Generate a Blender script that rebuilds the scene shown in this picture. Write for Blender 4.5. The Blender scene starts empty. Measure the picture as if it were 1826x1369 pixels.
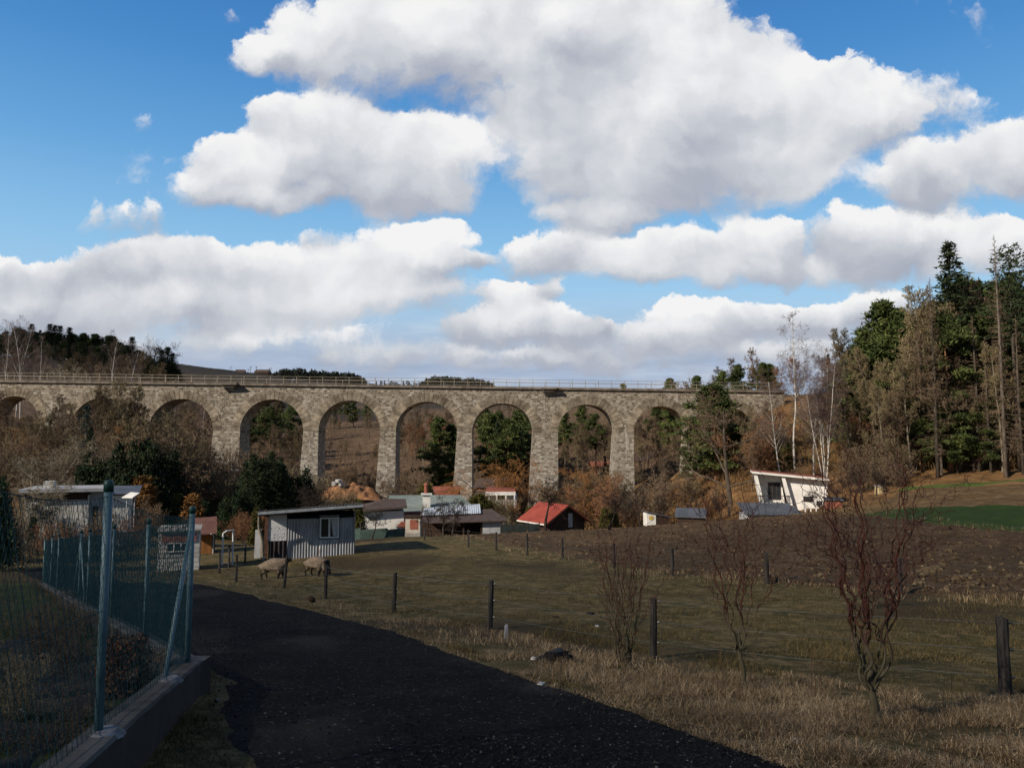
import bpy, math, random
import numpy as np
from mathutils import Vector, Matrix

random.seed(7)
R = math.radians
scene = bpy.context.scene
COL = scene.collection

# ------------------------------------------------------------------ camera
F = 1406.0            # focal length in pixels of the 1826 px wide photograph
EYE = 1.65
PITCH = math.atan((800 - 684.5) / F)
cp, sp = math.cos(PITCH), math.sin(PITCH)
cam_d = bpy.data.cameras.new("camera")
cam_d.sensor_width = 36.0
cam_d.lens = F / 1826 * 36.0
cam_d.clip_start = 0.05
cam_d.clip_end = 12000
cam = bpy.data.objects.new("camera", cam_d)
cam.location = (0, 0, EYE)
cam.rotation_euler = (math.pi / 2 + PITCH, 0, 0)
COL.objects.link(cam)
scene.camera = cam

# ------------------------------------------------------------------ light
SUN_AZ = R(-127)       # clockwise from +Y: behind the viewer and well to the left
SUN_EL = R(30)
SUN_DIR = Vector((math.sin(SUN_AZ) * math.cos(SUN_EL), math.cos(SUN_AZ) * math.cos(SUN_EL), math.sin(SUN_EL)))
sun_d = bpy.data.lights.new("sun", 'SUN')
sun_d.energy = 4.8
sun_d.angle = R(0.5)
sun_d.color = (1.0, 0.90, 0.76)
sun = bpy.data.objects.new("sun", sun_d)
sun.rotation_euler = SUN_DIR.to_track_quat('Z', 'Y').to_euler()
sun.location = SUN_DIR * 50
COL.objects.link(sun)

SKY_STRENGTH = 0.07
scene.view_settings.view_transform = 'Standard'
scene.view_settings.look = 'None'
scene.view_settings.exposure = 0.0
scene.view_settings.gamma = 1.0
scene.view_settings.use_curve_mapping = False
scene.cycles.use_denoising = True
scene.cycles.max_bounces = 5
scene.cycles.diffuse_bounces = 2
scene.cycles.glossy_bounces = 2
scene.cycles.transparent_max_bounces = 8


def uv_of(px, py):
    """direction of a photograph point as the slopes x/y and z/y"""
    X, Y = (px - 913) / F, (684.5 - py) / F
    k = cp - Y * sp
    return X / k, (sp + Y * cp) / k


def W(px, py, d):
    """the world point at distance d (along +Y) that was measured at px, py"""
    u, v = uv_of(px, py)
    return Vector((u * d, d, EYE + v * d))


# ------------------------------------------------------------------ sky
CLOUDS = [  # centre x, y, radii (measured on the photograph, turned into directions), weight
    (470, 95, 75, 42), (560, 85, 130, 70), (700, 60, 200, 115), (860, 50, 220, 150), (1000, 40, 240, 150),
    (1130, 70, 200, 190), (1215, 130, 190, 120),
    (490, 215, 62, 48), (580, 232, 130, 78), (660, 285, 190, 88), (470, 300, 110, 76), (400, 335, 85, 50), (380, 275, 40, 40),
    (760, 300, 130, 80), (720, 345, 130, 46), (570, 350, 34, 36), (470, 360, 90, 30),
    (1000, 215, 150, 120), (1120, 230, 230, 130), (1330, 210, 250, 105), (1500, 200, 160, 90), (1250, 300, 260, 88),
    (1080, 320, 150, 85), (1060, 385, 95, 34), (1390, 290, 130, 62), (1560, 215, 85, 60),
    (1680, 165, 60, 55, .3), (1700, 215, 80, 44, .3), (1740, 200, 60, 30, .2),
    (1620, 325, 90, 58), (1720, 320, 130, 68), (1805, 285, 105, 70), (1890, 290, 110, 90),
    (960, 462, 80, 48), (1040, 440, 70, 44), (1130, 468, 120, 48), (1220, 450, 100, 48), (1340, 435, 105, 62), (1390, 445, 62, 64), (1270, 485, 180, 36),
    (1520, 425, 72, 62), (1600, 440, 130, 62), (1700, 435, 110, 56), (1560, 485, 130, 40), (1800, 450, 90, 50),
    (40, 492, 150, 46), (190, 492, 140, 54), (330, 478, 120, 52), (450, 492, 130, 52), (570, 495, 130, 46), (690, 468, 110, 62), (780, 455, 82, 60), (850, 468, 36, 22),
    (100, 545, 280, 46), (380, 550, 300, 46), (660, 535, 210, 46),
    (215, 405, 76, 36, .28), (185, 378, 34, 28, .22), (293, 398, 32, 48, .26), (650, 388, 60, 26, .22), (253, 207, 22, 26, .14), (560, 440, 50, 26, .3), (415, 10, 30, 14, .12),
    (915, 538, 80, 28), (985, 520, 32, 28), (850, 590, 75, 34), (930, 578, 90, 40), (1010, 590, 80, 38), (1082, 592, 22, 18),
    (150, 600, 380, 46, .30), (520, 612, 360, 44, .34), (760, 640, 300, 26, .3), (980, 636, 260, 26, .34), (1230, 636, 300, 30, .34), (1430, 622, 200, 34, .4),
    (1260, 580, 130, 36), (1370, 572, 130, 36), (1480, 570, 100, 32), (1570, 560, 80, 34), (1180, 605, 160, 28),
]


def build_world():
    w = bpy.data.worlds.new("World")
    scene.world = w
    w.use_nodes = True
    nt = w.node_tree
    nt.nodes.clear()
    N, L = nt.nodes, nt.links

    def math_(op, a, b=None, c=None, clamp=False):
        n = N.new('ShaderNodeMath'); n.operation = op; n.use_clamp = clamp
        for i, s in enumerate((a, b, c)):
            if s is None: continue
            if isinstance(s, (int, float)): n.inputs[i].default_value = s
            else: L.new(s, n.inputs[i])
        return n.outputs[0]

    def vec(op, a, b=None, c=None, scale=None):
        n = N.new('ShaderNodeVectorMath'); n.operation = op
        for i, s in enumerate((a, b, c)):
            if s is None: continue
            if isinstance(s, (tuple, list)): n.inputs[i].default_value = s
            else: L.new(s, n.inputs[i])
        if scale is not None:
            if isinstance(scale, (int, float)): n.inputs['Scale'].default_value = scale
            else: L.new(scale, n.inputs['Scale'])
        return n.outputs['Value'] if op in ('DOT_PRODUCT', 'LENGTH') else n.outputs['Vector']

    def noise(v, scale, detail, rough, color=False, lac=2.0):
        n = N.new('ShaderNodeTexNoise'); n.inputs['Scale'].default_value = scale
        n.inputs['Detail'].default_value = detail; n.inputs['Roughness'].default_value = rough
        n.inputs['Lacunarity'].default_value = lac
        L.new(v, n.inputs['Vector'])
        return n.outputs['Color'] if color else n.outputs['Fac']

    def ramp_(fac, stops):
        n = N.new('ShaderNodeValToRGB'); L.new(fac, n.inputs[0])
        e = n.color_ramp.elements
        while len(e) < len(stops): e.new(0.5)
        for k, (p, c) in enumerate(stops):
            e[k].position = p; e[k].color = (*c, 1)
        return n.outputs[0]

    def smooth(x, a, b):
        n = N.new('ShaderNodeMapRange'); n.interpolation_type = 'SMOOTHSTEP'
        L.new(x, n.inputs[0]); n.inputs[1].default_value = a; n.inputs[2].default_value = b
        return n.outputs[0]

    def mixc(f, a, b):
        n = N.new('ShaderNodeMix'); n.data_type = 'RGBA'
        if isinstance(f, (int, float)): n.inputs['Factor'].default_value = f
        else: L.new(f, n.inputs['Factor'])
        for k, s in ((6, a), (7, b)):
            if isinstance(s, tuple): n.inputs[k].default_value = (*s, 1)
            else: L.new(s, n.inputs[k])
        return n.outputs[2]

    tc = N.new('ShaderNodeTexCoord').outputs['Generated']
    sep = N.new('ShaderNodeSeparateXYZ'); L.new(tc, sep.inputs[0])
    sx, sy, sz = sep.outputs
    yy = math_('MAXIMUM', sy, 0.08)
    u = math_('DIVIDE', sx, yy); v = math_('DIVIDE', sz, yy)
    comb = N.new('ShaderNodeCombineXYZ'); L.new(u, comb.inputs[0]); L.new(v, comb.inputs[1])
    uv = comb.outputs[0]

    sky = N.new('ShaderNodeTexSky'); sky.sky_type = 'NISHITA'; sky.sun_disc = False
    sky.sun_elevation = SUN_EL; sky.sun_rotation = SUN_AZ
    sky.air_density = 1.0; sky.dust_density = 0.6; sky.ozone_density = 2.0; sky.altitude = 400
    hs = N.new('ShaderNodeHueSaturation'); hs.inputs['Saturation'].default_value = 1.25; hs.inputs['Value'].default_value = 1.2
    L.new(sky.outputs[0], hs.inputs['Color'])
    K = 1.0 / SKY_STRENGTH
    el = math_('ARCSINE', sz)
    blue = vec('SCALE', ramp_(math_('MULTIPLY', el, 1.0), [(0.0, (0.62, 0.77, 0.90)), (0.14, (0.47, 0.71, 0.91)), (0.25, (0.29, 0.58, 0.88)), (0.35, (0.15, 0.41, 0.77)), (0.45, (0.080, 0.29, 0.66)), (0.55, (0.048, 0.21, 0.56)), (1.0, (0.02, 0.12, 0.42))]), scale=K)
    skyc = mixc(0.85, hs.outputs[0], blue)

    def cloudcol(lum):
        c = ramp_(lum, [(0.0, (0.40, 0.43, 0.52)), (0.3, (0.49, 0.52, 0.60)), (0.55, (0.66, 0.69, 0.74)), (0.82, (0.86, 0.87, 0.90)), (1.0, (0.98, 0.98, 0.98))])
        return vec('SCALE', c, scale=K * 0.92)

    # ---- the measured clouds ahead
    wn = noise(uv, 5.5, 9, 0.66, True)
    wv = vec('SUBTRACT', wn, (0.5, 0.5, 0.5))
    wv = vec('MULTIPLY', wv, (0.125, 0.095, 0.0))
    q0 = vec('ADD', uv, wv)
    acc = None
    base = q0
    for k, (cx, cy, rx, ry, *wt) in enumerate(CLOUDS):
        if k and k % 4 == 0:      # makes the shader compiler finish each few clouds before it starts the next
            base = vec('MULTIPLY_ADD', acc, (1e-9, 1e-9, 1e-9), q0)
        cu, cv = uv_of(cx, cy)
        eu = abs(uv_of(cx + rx, cy)[0] - cu) * 1.26
        ev = abs(uv_of(cx, cy - ry)[1] - cv) * 1.26
        q = vec('MULTIPLY_ADD', base, (1 / eu, 1 / ev, 0), (-cu / eu, -cv / ev, 1))
        dd = vec('DOT_PRODUCT', q, q)
        wgt = math_('SUBTRACT', 2.0, dd, clamp=True)
        w2 = math_('MULTIPLY', wgt, wgt)
        if wt: w2 = math_('MULTIPLY', w2, wt[0])
        if acc is None:
            acc = vec('MULTIPLY_ADD', q, w2, (0, 0, 0.0001))
        else:
            acc = vec('MULTIPLY_ADD', q, w2, acc)
    sa = N.new('ShaderNodeSeparateXYZ'); L.new(acc, sa.inputs[0])
    D = math_('POWER', sa.outputs[2], 0.5)
    h = math_('DIVIDE', sa.outputs[1], sa.outputs[2])
    n2 = noise(q0, 9.0, 10, 0.6)
    n3 = noise(q0, 5.0, 3, 0.45)
    n3b = noise(vec('ADD', q0, (-0.022, 0.04, 0)), 5.0, 3, 0.45)
    n4 = noise(q0, 15.0, 3, 0.5)
    n4b = noise(vec('ADD', q0, (-0.008, 0.014, 0)), 15.0, 3, 0.5)
    dens = math_('MULTIPLY_ADD', n2, 2.9, math_('MULTIPLY_ADD', D, 1.35, -1.86))
    n5 = noise(q0, 30.0, 6, 0.6)
    dens = math_('MULTIPLY_ADD', n5, 0.9, math_('SUBTRACT', dens, 0.45))
    wid = smooth(h, 0.9, -0.7)
    wid = math_('MULTIPLY_ADD', wid, 0.78, 0.27)
    cov = smooth(math_('DIVIDE', math_('ADD', dens, 0.08), wid), 0.0, 1.0)
    rel = math_('MULTIPLY', math_('SUBTRACT', n4, n4b), 0.32)
    rel2 = math_('MULTIPLY', math_('SUBTRACT', n3, n3b), 1.9)
    lum = math_('MULTIPLY_ADD', h, 0.70, 0.655)
    lum = math_('ADD', lum, math_('ADD', rel, rel2))
    lum = math_('MULTIPLY_ADD', smooth(n2, 0.35, 0.65), 0.16, math_('SUBTRACT', lum, 0.08))
    # thick cloud near the horizon greys
    low = smooth(v, 0.24, 0.06)
    lum = math_('MULTIPLY_ADD', low, -0.24, lum, clamp=True)
    # thin streaky bank along the horizon
    st = N.new('ShaderNodeMapping'); st.inputs['Scale'].default_value = (2.0, 13.0, 1); L.new(uv, st.inputs['Vector'])
    bn = noise(st.outputs[0], 2.0, 6, 0.55)
    bank = math_('MULTIPLY', smooth(v, 0.215, 0.10), smooth(bn, 0.12, 0.50))
    bank = math_('MULTIPLY', bank, 0.9)
    bn2 = noise(st.outputs[0], 3.4, 5, 0.55)
    bankc = vec('SCALE', ramp_(bn2, [(0.3, (0.33, 0.42, 0.59)), (0.5, (0.43, 0.50, 0.65)), (0.66, (0.58, 0.62, 0.71)), (0.8, (0.74, 0.74, 0.78))]), scale=K * 0.95)
    c1 = mixc(bank, skyc, bankc)
    c1 = mixc(cov, c1, cloudcol(lum))
    bgA = N.new('ShaderNodeBackground'); bgA.inputs[1].default_value = SKY_STRENGTH; L.new(c1, bgA.inputs[0])

    # ---- broken cloud over the rest of the dome
    gp = vec('MULTIPLY', tc, (1, 1, 2.2))
    g1 = noise(gp, 2.6, 5, 0.55)
    gcov = smooth(g1, 0.50, 0.66)
    c2 = mixc(gcov, skyc, cloudcol(math_('MULTIPLY_ADD', g1, -1.0, 1.15, clamp=True)))
    c2 = vec('SCALE', c2, scale=0.5)
    bgB = N.new('ShaderNodeBackground'); bgB.inputs[1].default_value = SKY_STRENGTH; L.new(c2, bgB.inputs[0])
    m = math_('MULTIPLY', smooth(math_('ABSOLUTE', u), 1.15, 0.9), smooth(v, 0.95, 0.72))
    m = math_('MULTIPLY', m, smooth(sy, 0.30, 0.42))
    m = math_('MULTIPLY', m, smooth(v, -0.06, -0.02))
    ms = N.new('ShaderNodeMixShader'); L.new(m, ms.inputs[0]); L.new(bgB.outputs[0], ms.inputs[1]); L.new(bgA.outputs[0], ms.inputs[2])
    out = N.new('ShaderNodeOutputWorld'); L.new(ms.outputs[0], out.inputs[0])


build_world()
# ------------------------------------------------------------------ mesh helpers
class MB:
    """collects vertices and polygons; build() links them as ONE mesh object"""
    def __init__(s):
        s.v = []; s.f = []; s.n = 0; s.mi = []

    def add(s, verts, faces, mi=0):
        verts = np.asarray(verts, dtype=np.float64).reshape(-1, 3)
        if not isinstance(faces, (list, tuple)) or (len(faces) and isinstance(faces[0], (int, np.integer))):
            faces = np.asarray(faces)
        if isinstance(faces, np.ndarray):
            groups = [faces.reshape(-1, faces.shape[-1])]
        else:
            by = {}
            for f in faces: by.setdefault(len(f), []).append(f)
            groups = [np.asarray(g) for g in by.values()]
        for g in groups:
            s.f.append(g + s.n); s.mi.append(np.full(len(g), mi, dtype=np.int32))
        s.v.append(verts); s.n += len(verts)
        return s

    def mesh(s, name, mats, smooth=False):
        me = bpy.data.meshes.new(name)
        V = np.concatenate(s.v)
        me.vertices.add(len(V)); me.vertices.foreach_set("co", V.astype(np.float32).ravel())
        loops = np.concatenate([g.ravel() for g in s.f]).astype(np.int32)
        counts = np.concatenate([np.full(len(g), g.shape[1], dtype=np.int32) for g in s.f])
        starts = np.concatenate([[0], np.cumsum(counts)[:-1]]).astype(np.int32)
        me.loops.add(len(loops)); me.loops.foreach_set("vertex_index", loops)
        me.polygons.add(len(counts)); me.polygons.foreach_set("loop_start", starts)
        me.polygons.foreach_set("material_index", np.concatenate(s.mi))
        me.polygons.foreach_set("use_smooth", np.full(len(counts), smooth, dtype=bool))
        for m in (mats if isinstance(mats, (list, tuple)) else [mats]): me.materials.append(m)
        me.update(calc_edges=True)
        return me

    def build(s, name, mats, parent=None, smooth=False):
        return link(name, s.mesh(name, mats, smooth), parent)

    # shapes
    def box(s, x0, x1, y0, y1, z0, z1, mi=0):
        v = [(x0, y0, z0), (x1, y0, z0), (x1, y1, z0), (x0, y1, z0), (x0, y0, z1), (x1, y0, z1), (x1, y1, z1), (x0, y1, z1)]
        return s.add(v, np.array([(0, 3, 2, 1), (4, 5, 6, 7), (0, 1, 5, 4), (1, 2, 6, 5), (2, 3, 7, 6), (3, 0, 4, 7)]), mi)

    def hexa(s, v8, mi=0):
        """eight corners: bottom ring then top ring"""
        return s.add(v8, np.array([(0, 3, 2, 1), (4, 5, 6, 7), (0, 1, 5, 4), (1, 2, 6, 5), (2, 3, 7, 6), (3, 0, 4, 7)]), mi)

    def prism(s, poly, y0, y1, mi=0):
        """polygon in the xz plane pushed from y0 to y1"""
        n = len(poly)
        v = [(x, y0, z) for x, z in poly] + [(x, y1, z) for x, z in poly]
        f = [tuple(range(n)), tuple(range(2 * n - 1, n - 1, -1))] + [(i, i + n, (i + 1) % n + n, (i + 1) % n) for i in range(n)]
        return s.add(v, f, mi)

    def prism_x(s, poly, x0, x1, mi=0):
        n = len(poly)
        v = [(x0, y, z) for y, z in poly] + [(x1, y, z) for y, z in poly]
        f = [tuple(range(n)), tuple(range(2 * n - 1, n - 1, -1))] + [(i, i + n, (i + 1) % n + n, (i + 1) % n) for i in range(n)]
        return s.add(v, f, mi)

    def tube(s, pts, rad, sides=8, mi=0, cap=True):
        P = np.asarray(pts, dtype=float); n = len(P)
        rad = np.broadcast_to(np.asarray(rad, dtype=float), (n,))
        T = np.gradient(P, axis=0); T /= np.linalg.norm(T, axis=1)[:, None] + 1e-12
        ref = np.array([0, 0, 1.0]) if abs(T[0][2]) < 0.9 else np.array([1.0, 0, 0])
        A = np.cross(T, ref); A /= np.linalg.norm(A, axis=1)[:, None] + 1e-12
        B = np.cross(T, A)
        a = np.arange(sides) * 2 * np.pi / sides
        V = P[:, None, :] + rad[:, None, None] * (np.cos(a)[None, :, None] * A[:, None, :] + np.sin(a)[None, :, None] * B[:, None, :])
        i = np.arange(n - 1)[:, None] * sides; j = np.arange(sides)[None, :]; j2 = (j + 1) % sides
        Fq = np.stack([i + j, i + j2, i + sides + j2, i + sides + j], -1).reshape(-1, 4)
        s.add(V.reshape(-1, 3), Fq, mi)
        if cap:
            s.f.append(np.array([list(range(sides - 1, -1, -1)), [(n - 1) * sides + k for k in range(sides)]]) + s.n - n * sides)
            s.mi.append(np.full(2, mi, dtype=np.int32))
        return s

    def segs(s, P0, P1, R0, R1, sides=3, mi=0):
        """many straight tapered sticks at once"""
        P0, P1 = np.asarray(P0, float), np.asarray(P1, float); n = len(P0)
        if n == 0: return s
        R0, R1 = np.asarray(R0, float), np.asarray(R1, float)
        T = P1 - P0; T /= np.linalg.norm(T, axis=1)[:, None] + 1e-12
        ref = np.where(np.abs(T[:, 2:3]) < 0.9, np.array([[0, 0, 1.0]]), np.array([[1.0, 0, 0]]))
        A = np.cross(T, ref); A /= np.linalg.norm(A, axis=1)[:, None] + 1e-12
        B = np.cross(T, A)
        a = np.arange(sides) * 2 * np.pi / sides
        ring = np.cos(a)[None, :, None] * A[:, None, :] + np.sin(a)[None, :, None] * B[:, None, :]
        V = np.stack([P0[:, None, :] + R0[:, None, None] * ring, P1[:, None, :] + R1[:, None, None] * ring], 1).reshape(-1, 3)
        i = np.arange(n)[:, None] * 2 * sides; j = np.arange(sides)[None, :]; j2 = (j + 1) % sides
        Fq = np.stack([i + j, i + j2, i + sides + j2, i + sides + j], -1).reshape(-1, 4)
        return s.add(V, Fq, mi)

    def tris(s, C, A, B, mi=0):
        """triangles C-A/2, C+A/2, C+B"""
        V = np.stack([C - A * .5, C + A * .5, C + B], 1).reshape(-1, 3)
        return s.add(V, np.arange(len(C) * 3).reshape(-1, 3), mi)

    def quads(s, C, A, B, mi=0):
        V = np.stack([C - A * .5, C + A * .5, C + A * .5 + B, C - A * .5 + B], 1).reshape(-1, 3)
        return s.add(V, np.arange(len(C) * 4).reshape(-1, 4), mi)


def link(name, data, parent=None):
    o = bpy.data.objects.new(name, data); COL.objects.link(o)
    if parent is not None: o.parent = parent
    return o


def tag(o, label=None, cat=None, group=None, kind=None):
    if label: o["label"] = label
    if cat: o["category"] = cat
    if group: o["group"] = group
    if kind: o["kind"] = kind
    return o


def thing(name, loc, label, cat, rotz=0.0, group=None, scale=1.0):
    o = link(name, None)
    o.location = loc; o.rotation_euler = (0, 0, rotz)
    if scale != 1.0: o.scale = (scale,) * 3
    return tag(o, label, cat, group)


ORD = ["first", "second", "third", "fourth", "fifth", "sixth", "seventh", "eighth", "ninth", "tenth", "eleventh", "twelfth",
       "thirteenth", "fourteenth", "fifteenth", "sixteenth", "seventeenth", "eighteenth", "nineteenth", "twentieth"]


# ------------------------------------------------------------------ noise (numpy)
def _hash(i, j, k):
    n = (i * 374761393 + j * 668265263 + k * 1274126177) & 0xffffffff
    n = ((n ^ (n >> 13)) * 1274126177) & 0xffffffff
    return ((n ^ (n >> 16)) & 0xffff) / 65535.0


def vnoise(x, y, seed=0):
    x = np.asarray(x, float); y = np.asarray(y, float)
    xi = np.floor(x).astype(np.int64); yi = np.floor(y).astype(np.int64)
    fx = x - xi; fy = y - yi
    fx = fx * fx * (3 - 2 * fx); fy = fy * fy * (3 - 2 * fy)
    a = _hash(xi, yi, seed); b = _hash(xi + 1, yi, seed); c = _hash(xi, yi + 1, seed); d = _hash(xi + 1, yi + 1, seed)
    return (a + (b - a) * fx) * (1 - fy) + (c + (d - c) * fx) * fy


def fnoise(x, y, oct=4, seed=0, rough=0.5):
    t = 0; amp = 1; tot = 0; x = np.asarray(x, float); y = np.asarray(y, float)
    for o in range(oct):
        t = t + amp * vnoise(x * 2 ** o, y * 2 ** o, seed + o); tot += amp; amp *= rough
    return t / tot


def sstep(a, b, x):
    t = np.clip((np.asarray(x, float) - a) / (b - a), 0, 1)
    return t * t * (3 - 2 * t)


# ------------------------------------------------------------------ materials
def lin(r, g, b):
    """sRGB 0-255 to linear"""
    return tuple(((c / 255) / 12.92 if c <= 10 else ((c / 255 + .055) / 1.055) ** 2.4) for c in (r, g, b))


class MatB:
    def __init__(s, name, rough=0.9, spec=0.25):
        s.m = bpy.data.materials.new(name); s.m.use_nodes = True
        s.nt = s.m.node_tree; s.N = s.nt.nodes; s.L = s.nt.links
        s.b = s.N["Principled BSDF"]
        s.b.inputs["Roughness"].default_value = rough
        s.b.inputs["Specular IOR Level"].default_value = spec
        s._co = {}

    def co(s, kind='Object'):
        if kind not in s._co:
            if kind == 'Position':
                s._co[kind] = s.N.new('ShaderNodeNewGeometry').outputs['Position']
            elif kind == 'Island':
                s._co[kind] = s.N.new('ShaderNodeNewGeometry').outputs['Random Per Island']
            elif kind == 'Random':
                s._co[kind] = s.N.new('ShaderNodeObjectInfo').outputs['Random']
            else:
                s._co[kind] = s.N.new('ShaderNodeTexCoord').outputs[kind]
        return s._co[kind]

    def map(s, v, scale=(1, 1, 1), loc=(0, 0, 0), rot=(0, 0, 0)):
        n = s.N.new('ShaderNodeMapping'); s.L.new(v, n.inputs['Vector'])
        n.inputs['Scale'].default_value = scale; n.inputs['Location'].default_value = loc; n.inputs['Rotation'].default_value = rot
        return n.outputs[0]

    def noise(s, scale, detail=4, rough=.55, v=None, color=False):
        n = s.N.new('ShaderNodeTexNoise'); s.L.new(v or s.co(), n.inputs['Vector'])
        n.inputs['Scale'].default_value = scale; n.inputs['Detail'].default_value = detail; n.inputs['Roughness'].default_value = rough
        return n.outputs['Color' if color else 'Fac']

    def voro(s, scale, v=None, feature='F1', out='Distance'):
        n = s.N.new('ShaderNodeTexVoronoi'); s.L.new(v or s.co(), n.inputs['Vector']); n.feature = feature
        n.inputs['Scale'].default_value = scale
        return n.outputs[out]

    def step(s, x, a, b):
        n = s.N.new('ShaderNodeMapRange'); n.interpolation_type = 'SMOOTHSTEP'; s.L.new(x, n.inputs[0])
        n.inputs[1].default_value = a; n.inputs[2].default_value = b
        return n.outputs[0]

    def ramp(s, f, stops):
        n = s.N.new('ShaderNodeValToRGB'); s.L.new(f, n.inputs[0]); e = n.color_ramp.elements
        while len(e) < len(stops): e.new(.5)
        for k, (p, c) in enumerate(stops):
            e[k].position = p; e[k].color = (*c, 1)
        return n.outputs[0]

    def math(s, op, a, b=None, clamp=False):
        n = s.N.new('ShaderNodeMath'); n.operation = op; n.use_clamp = clamp
        for i, t in enumerate((a, b)):
            if t is None: continue
            if isinstance(t, (int, float)): n.inputs[i].default_value = t
            else: s.L.new(t, n.inputs[i])
        return n.outputs[0]

    def mix(s, f, a, b, blend='MIX'):
        n = s.N.new('ShaderNodeMix'); n.data_type = 'RGBA'; n.blend_type = blend
        if isinstance(f, (int, float)): n.inputs['Factor'].default_value = f
        else: s.L.new(f, n.inputs['Factor'])
        for k, t in ((6, a), (7, b)):
            if isinstance(t, tuple): n.inputs[k].default_value = (*t, 1)
            else: s.L.new(t, n.inputs[k])
        return n.outputs[2]

    def attr(s, name):
        n = s.N.new('ShaderNodeAttribute'); n.attribute_name = name
        return n.outputs['Fac']

    def vary(s, col, amount=.35, src='Random'):
        """brighter or darker from object to object (or island to island)"""
        k = s.math('ADD', s.math('MULTIPLY', s.co(src), 2 * amount), 1 - amount)
        n = s.N.new('ShaderNodeVectorMath'); n.operation = 'SCALE'; s.L.new(k, n.inputs['Scale'])
        if isinstance(col, tuple): n.inputs[0].default_value = col
        else: s.L.new(col, n.inputs[0])
        return n.outputs[0]

    def color(s, c):
        if isinstance(c, tuple): s.b.inputs['Base Color'].default_value = (*c, 1)
        else: s.L.new(c, s.b.inputs['Base Color'])
        return s

    def bump(s, hgt, strength=.5, dist=.05):
        n = s.N.new('ShaderNodeBump'); n.inputs['Strength'].default_value = strength; n.inputs['Distance'].default_value = dist
        s.L.new(hgt, n.inputs['Height']); s.L.new(n.outputs[0], s.b.inputs['Normal'])
        return s

    def rough(s, r):
        s.L.new(r, s.b.inputs['Roughness']); return s


_mats = {}


def nmat(name, c1, c2, scale=4.0, rough=.9, bump=0.0, dist=.02, detail=5, vary=0.0, spec=.2, src='Random', coord='Object', stretch=(1, 1, 1)):
    """a two-tone worn surface"""
    if name in _mats: return _mats[name]
    m = MatB(name, rough, spec)
    v = m.map(m.co(coord), stretch)
    f = m.noise(scale, detail, .6, v)
    c = m.mix(m.step(f, .32, .68), c1, c2)
    if vary: c = m.vary(c, vary, src)
    m.color(c)
    if bump: m.bump(m.noise(scale * 2.3, detail, .6, v), bump, dist)
    _mats[name] = m.m
    return m.m
# ------------------------------------------------------------------ the lie of the land
# (px, py, distance): where the ground shows in the photograph; or ("z", px, height, distance) where it is hidden
GC = []
for d, row in [
    (3.0, [(0, 1.95), (913, 1.97), (1826, 2.02)]), (1.0, [(0, 1.7), (913, 1.72), (1826, 1.75)]),
    (5.5, [(0, 2.15), (500, 2.25), (913, 2.27), (1826, 2.45)]),
    (9, [(100, 2.5), (345, 2.6), (900, 2.75), (1350, 2.9), (1800, 3.0)]),
    (13, [(60, 2.95), (500, 3.2), (1165, 3.45), (1826, 3.6)]),
    (17, [(60, 3.4), (500, 3.62), (875, 3.76), (1826, 3.9)]),
    (22, [(60, 3.95), (400, 4.15), (700, 4.28), (1300, 4.15), (1605, 4.08), (1826, 4.0)]),
    (27, [(60, 4.5), (300, 4.55), (580, 4.62), (900, 4.5), (1300, 4.4), (1826, 4.2)]),
    (38, [(50, 5.2), (300, 5.4), (575, 5.12), (750, 5.0), (950, 5.1), (1300, 4.75), (1600, 4.35), (1826, 4.2)]),
    (50, [(50, 5.5), (300, 6.0), (560, 5.9), (720, 5.5), (900, 5.45), (1300, 5.05), (1600, 4.2), (1826, 4.0)]),
    (62, [(50, 5.8), (300, 7.0), (620, 7.6), (720, 7.6), (900, 6.6), (1300, 5.5), (1500, 5.0), (1700, 3.9), (1826, 3.5)]),
    (75, [(100, 6), (500, 8.3), (720, 8.6), (1000, 8.2), (1300, 7.0), (1450, 5.6), (1600, 4.0), (1826, 3.05)]),
    (95, [(0, 4), (150, 5), (300, 8), (600, 10), (1000, 10), (1250, 7.5), (1450, 4.0), (1600, 2.9), (1826, 2.3)]),
    (123, [(-100, -4), (50, -2.2), (200, 2.6), (320, 6.1), (480, 9.0), (700, 11), (960, 11), (1130, 8), (1250, 3), (1340, -4.0), (1450, -7.6), (1600, -7), (1900, -4)]),
    (150, [(-100, -8), (50, -6.5), (300, 0.5), (480, 5.5), (700, 8.0), (960, 7.0), (1100, 4.0), (1250, -2), (1450, -8.5), (1826, -9)]),
    (190, [(50, -13), (300, -5.0), (500, -1.0), (620, 0.5), (800, -3), (1000, -4), (1200, -6), (1450, -12), (1826, -14)]),
    (240, [(-100, -27), (50, -25), (150, -24), (250, -20), (330, -15), (500, -8), (800, -8.5), (1000, -8.5), (1300, -12), (1826, -20)]),
    (320, [(-100, -37), (20, -37), (130, -35), (220, -30), (280, -27), (340, -22), (420, -19), (500, -16), (800, -13), (1300, -20), (1826, -26)]),
    (600, [(0, -70), (130, -68), (330, -64), (400, -59.5), (480, -56), (560, -46), (650, -38), (700, -34), (900, -34), (1300, -36), (1826, -40)]),
    (1000, [(0, -100), (330, -92), (400, -88), (480, -87), (560, -85), (620, -84), (690, -68), (820, -66), (950, -60), (1300, -60), (1826, -60)]),
    (1700, [(0, -110), (500, -110), (700, -122), (820, -126), (880, -112), (960, -100), (1300, -100), (1826, -100)]),
    (3200, [(0, -130), (600, -130), (913, -125), (1300, -125), (1826, -125)]),
]:
    for px, drop in row:
        GC.append(((px - 913) / F, math.log(d), EYE - drop))
GC = np.array(GC)


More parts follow.
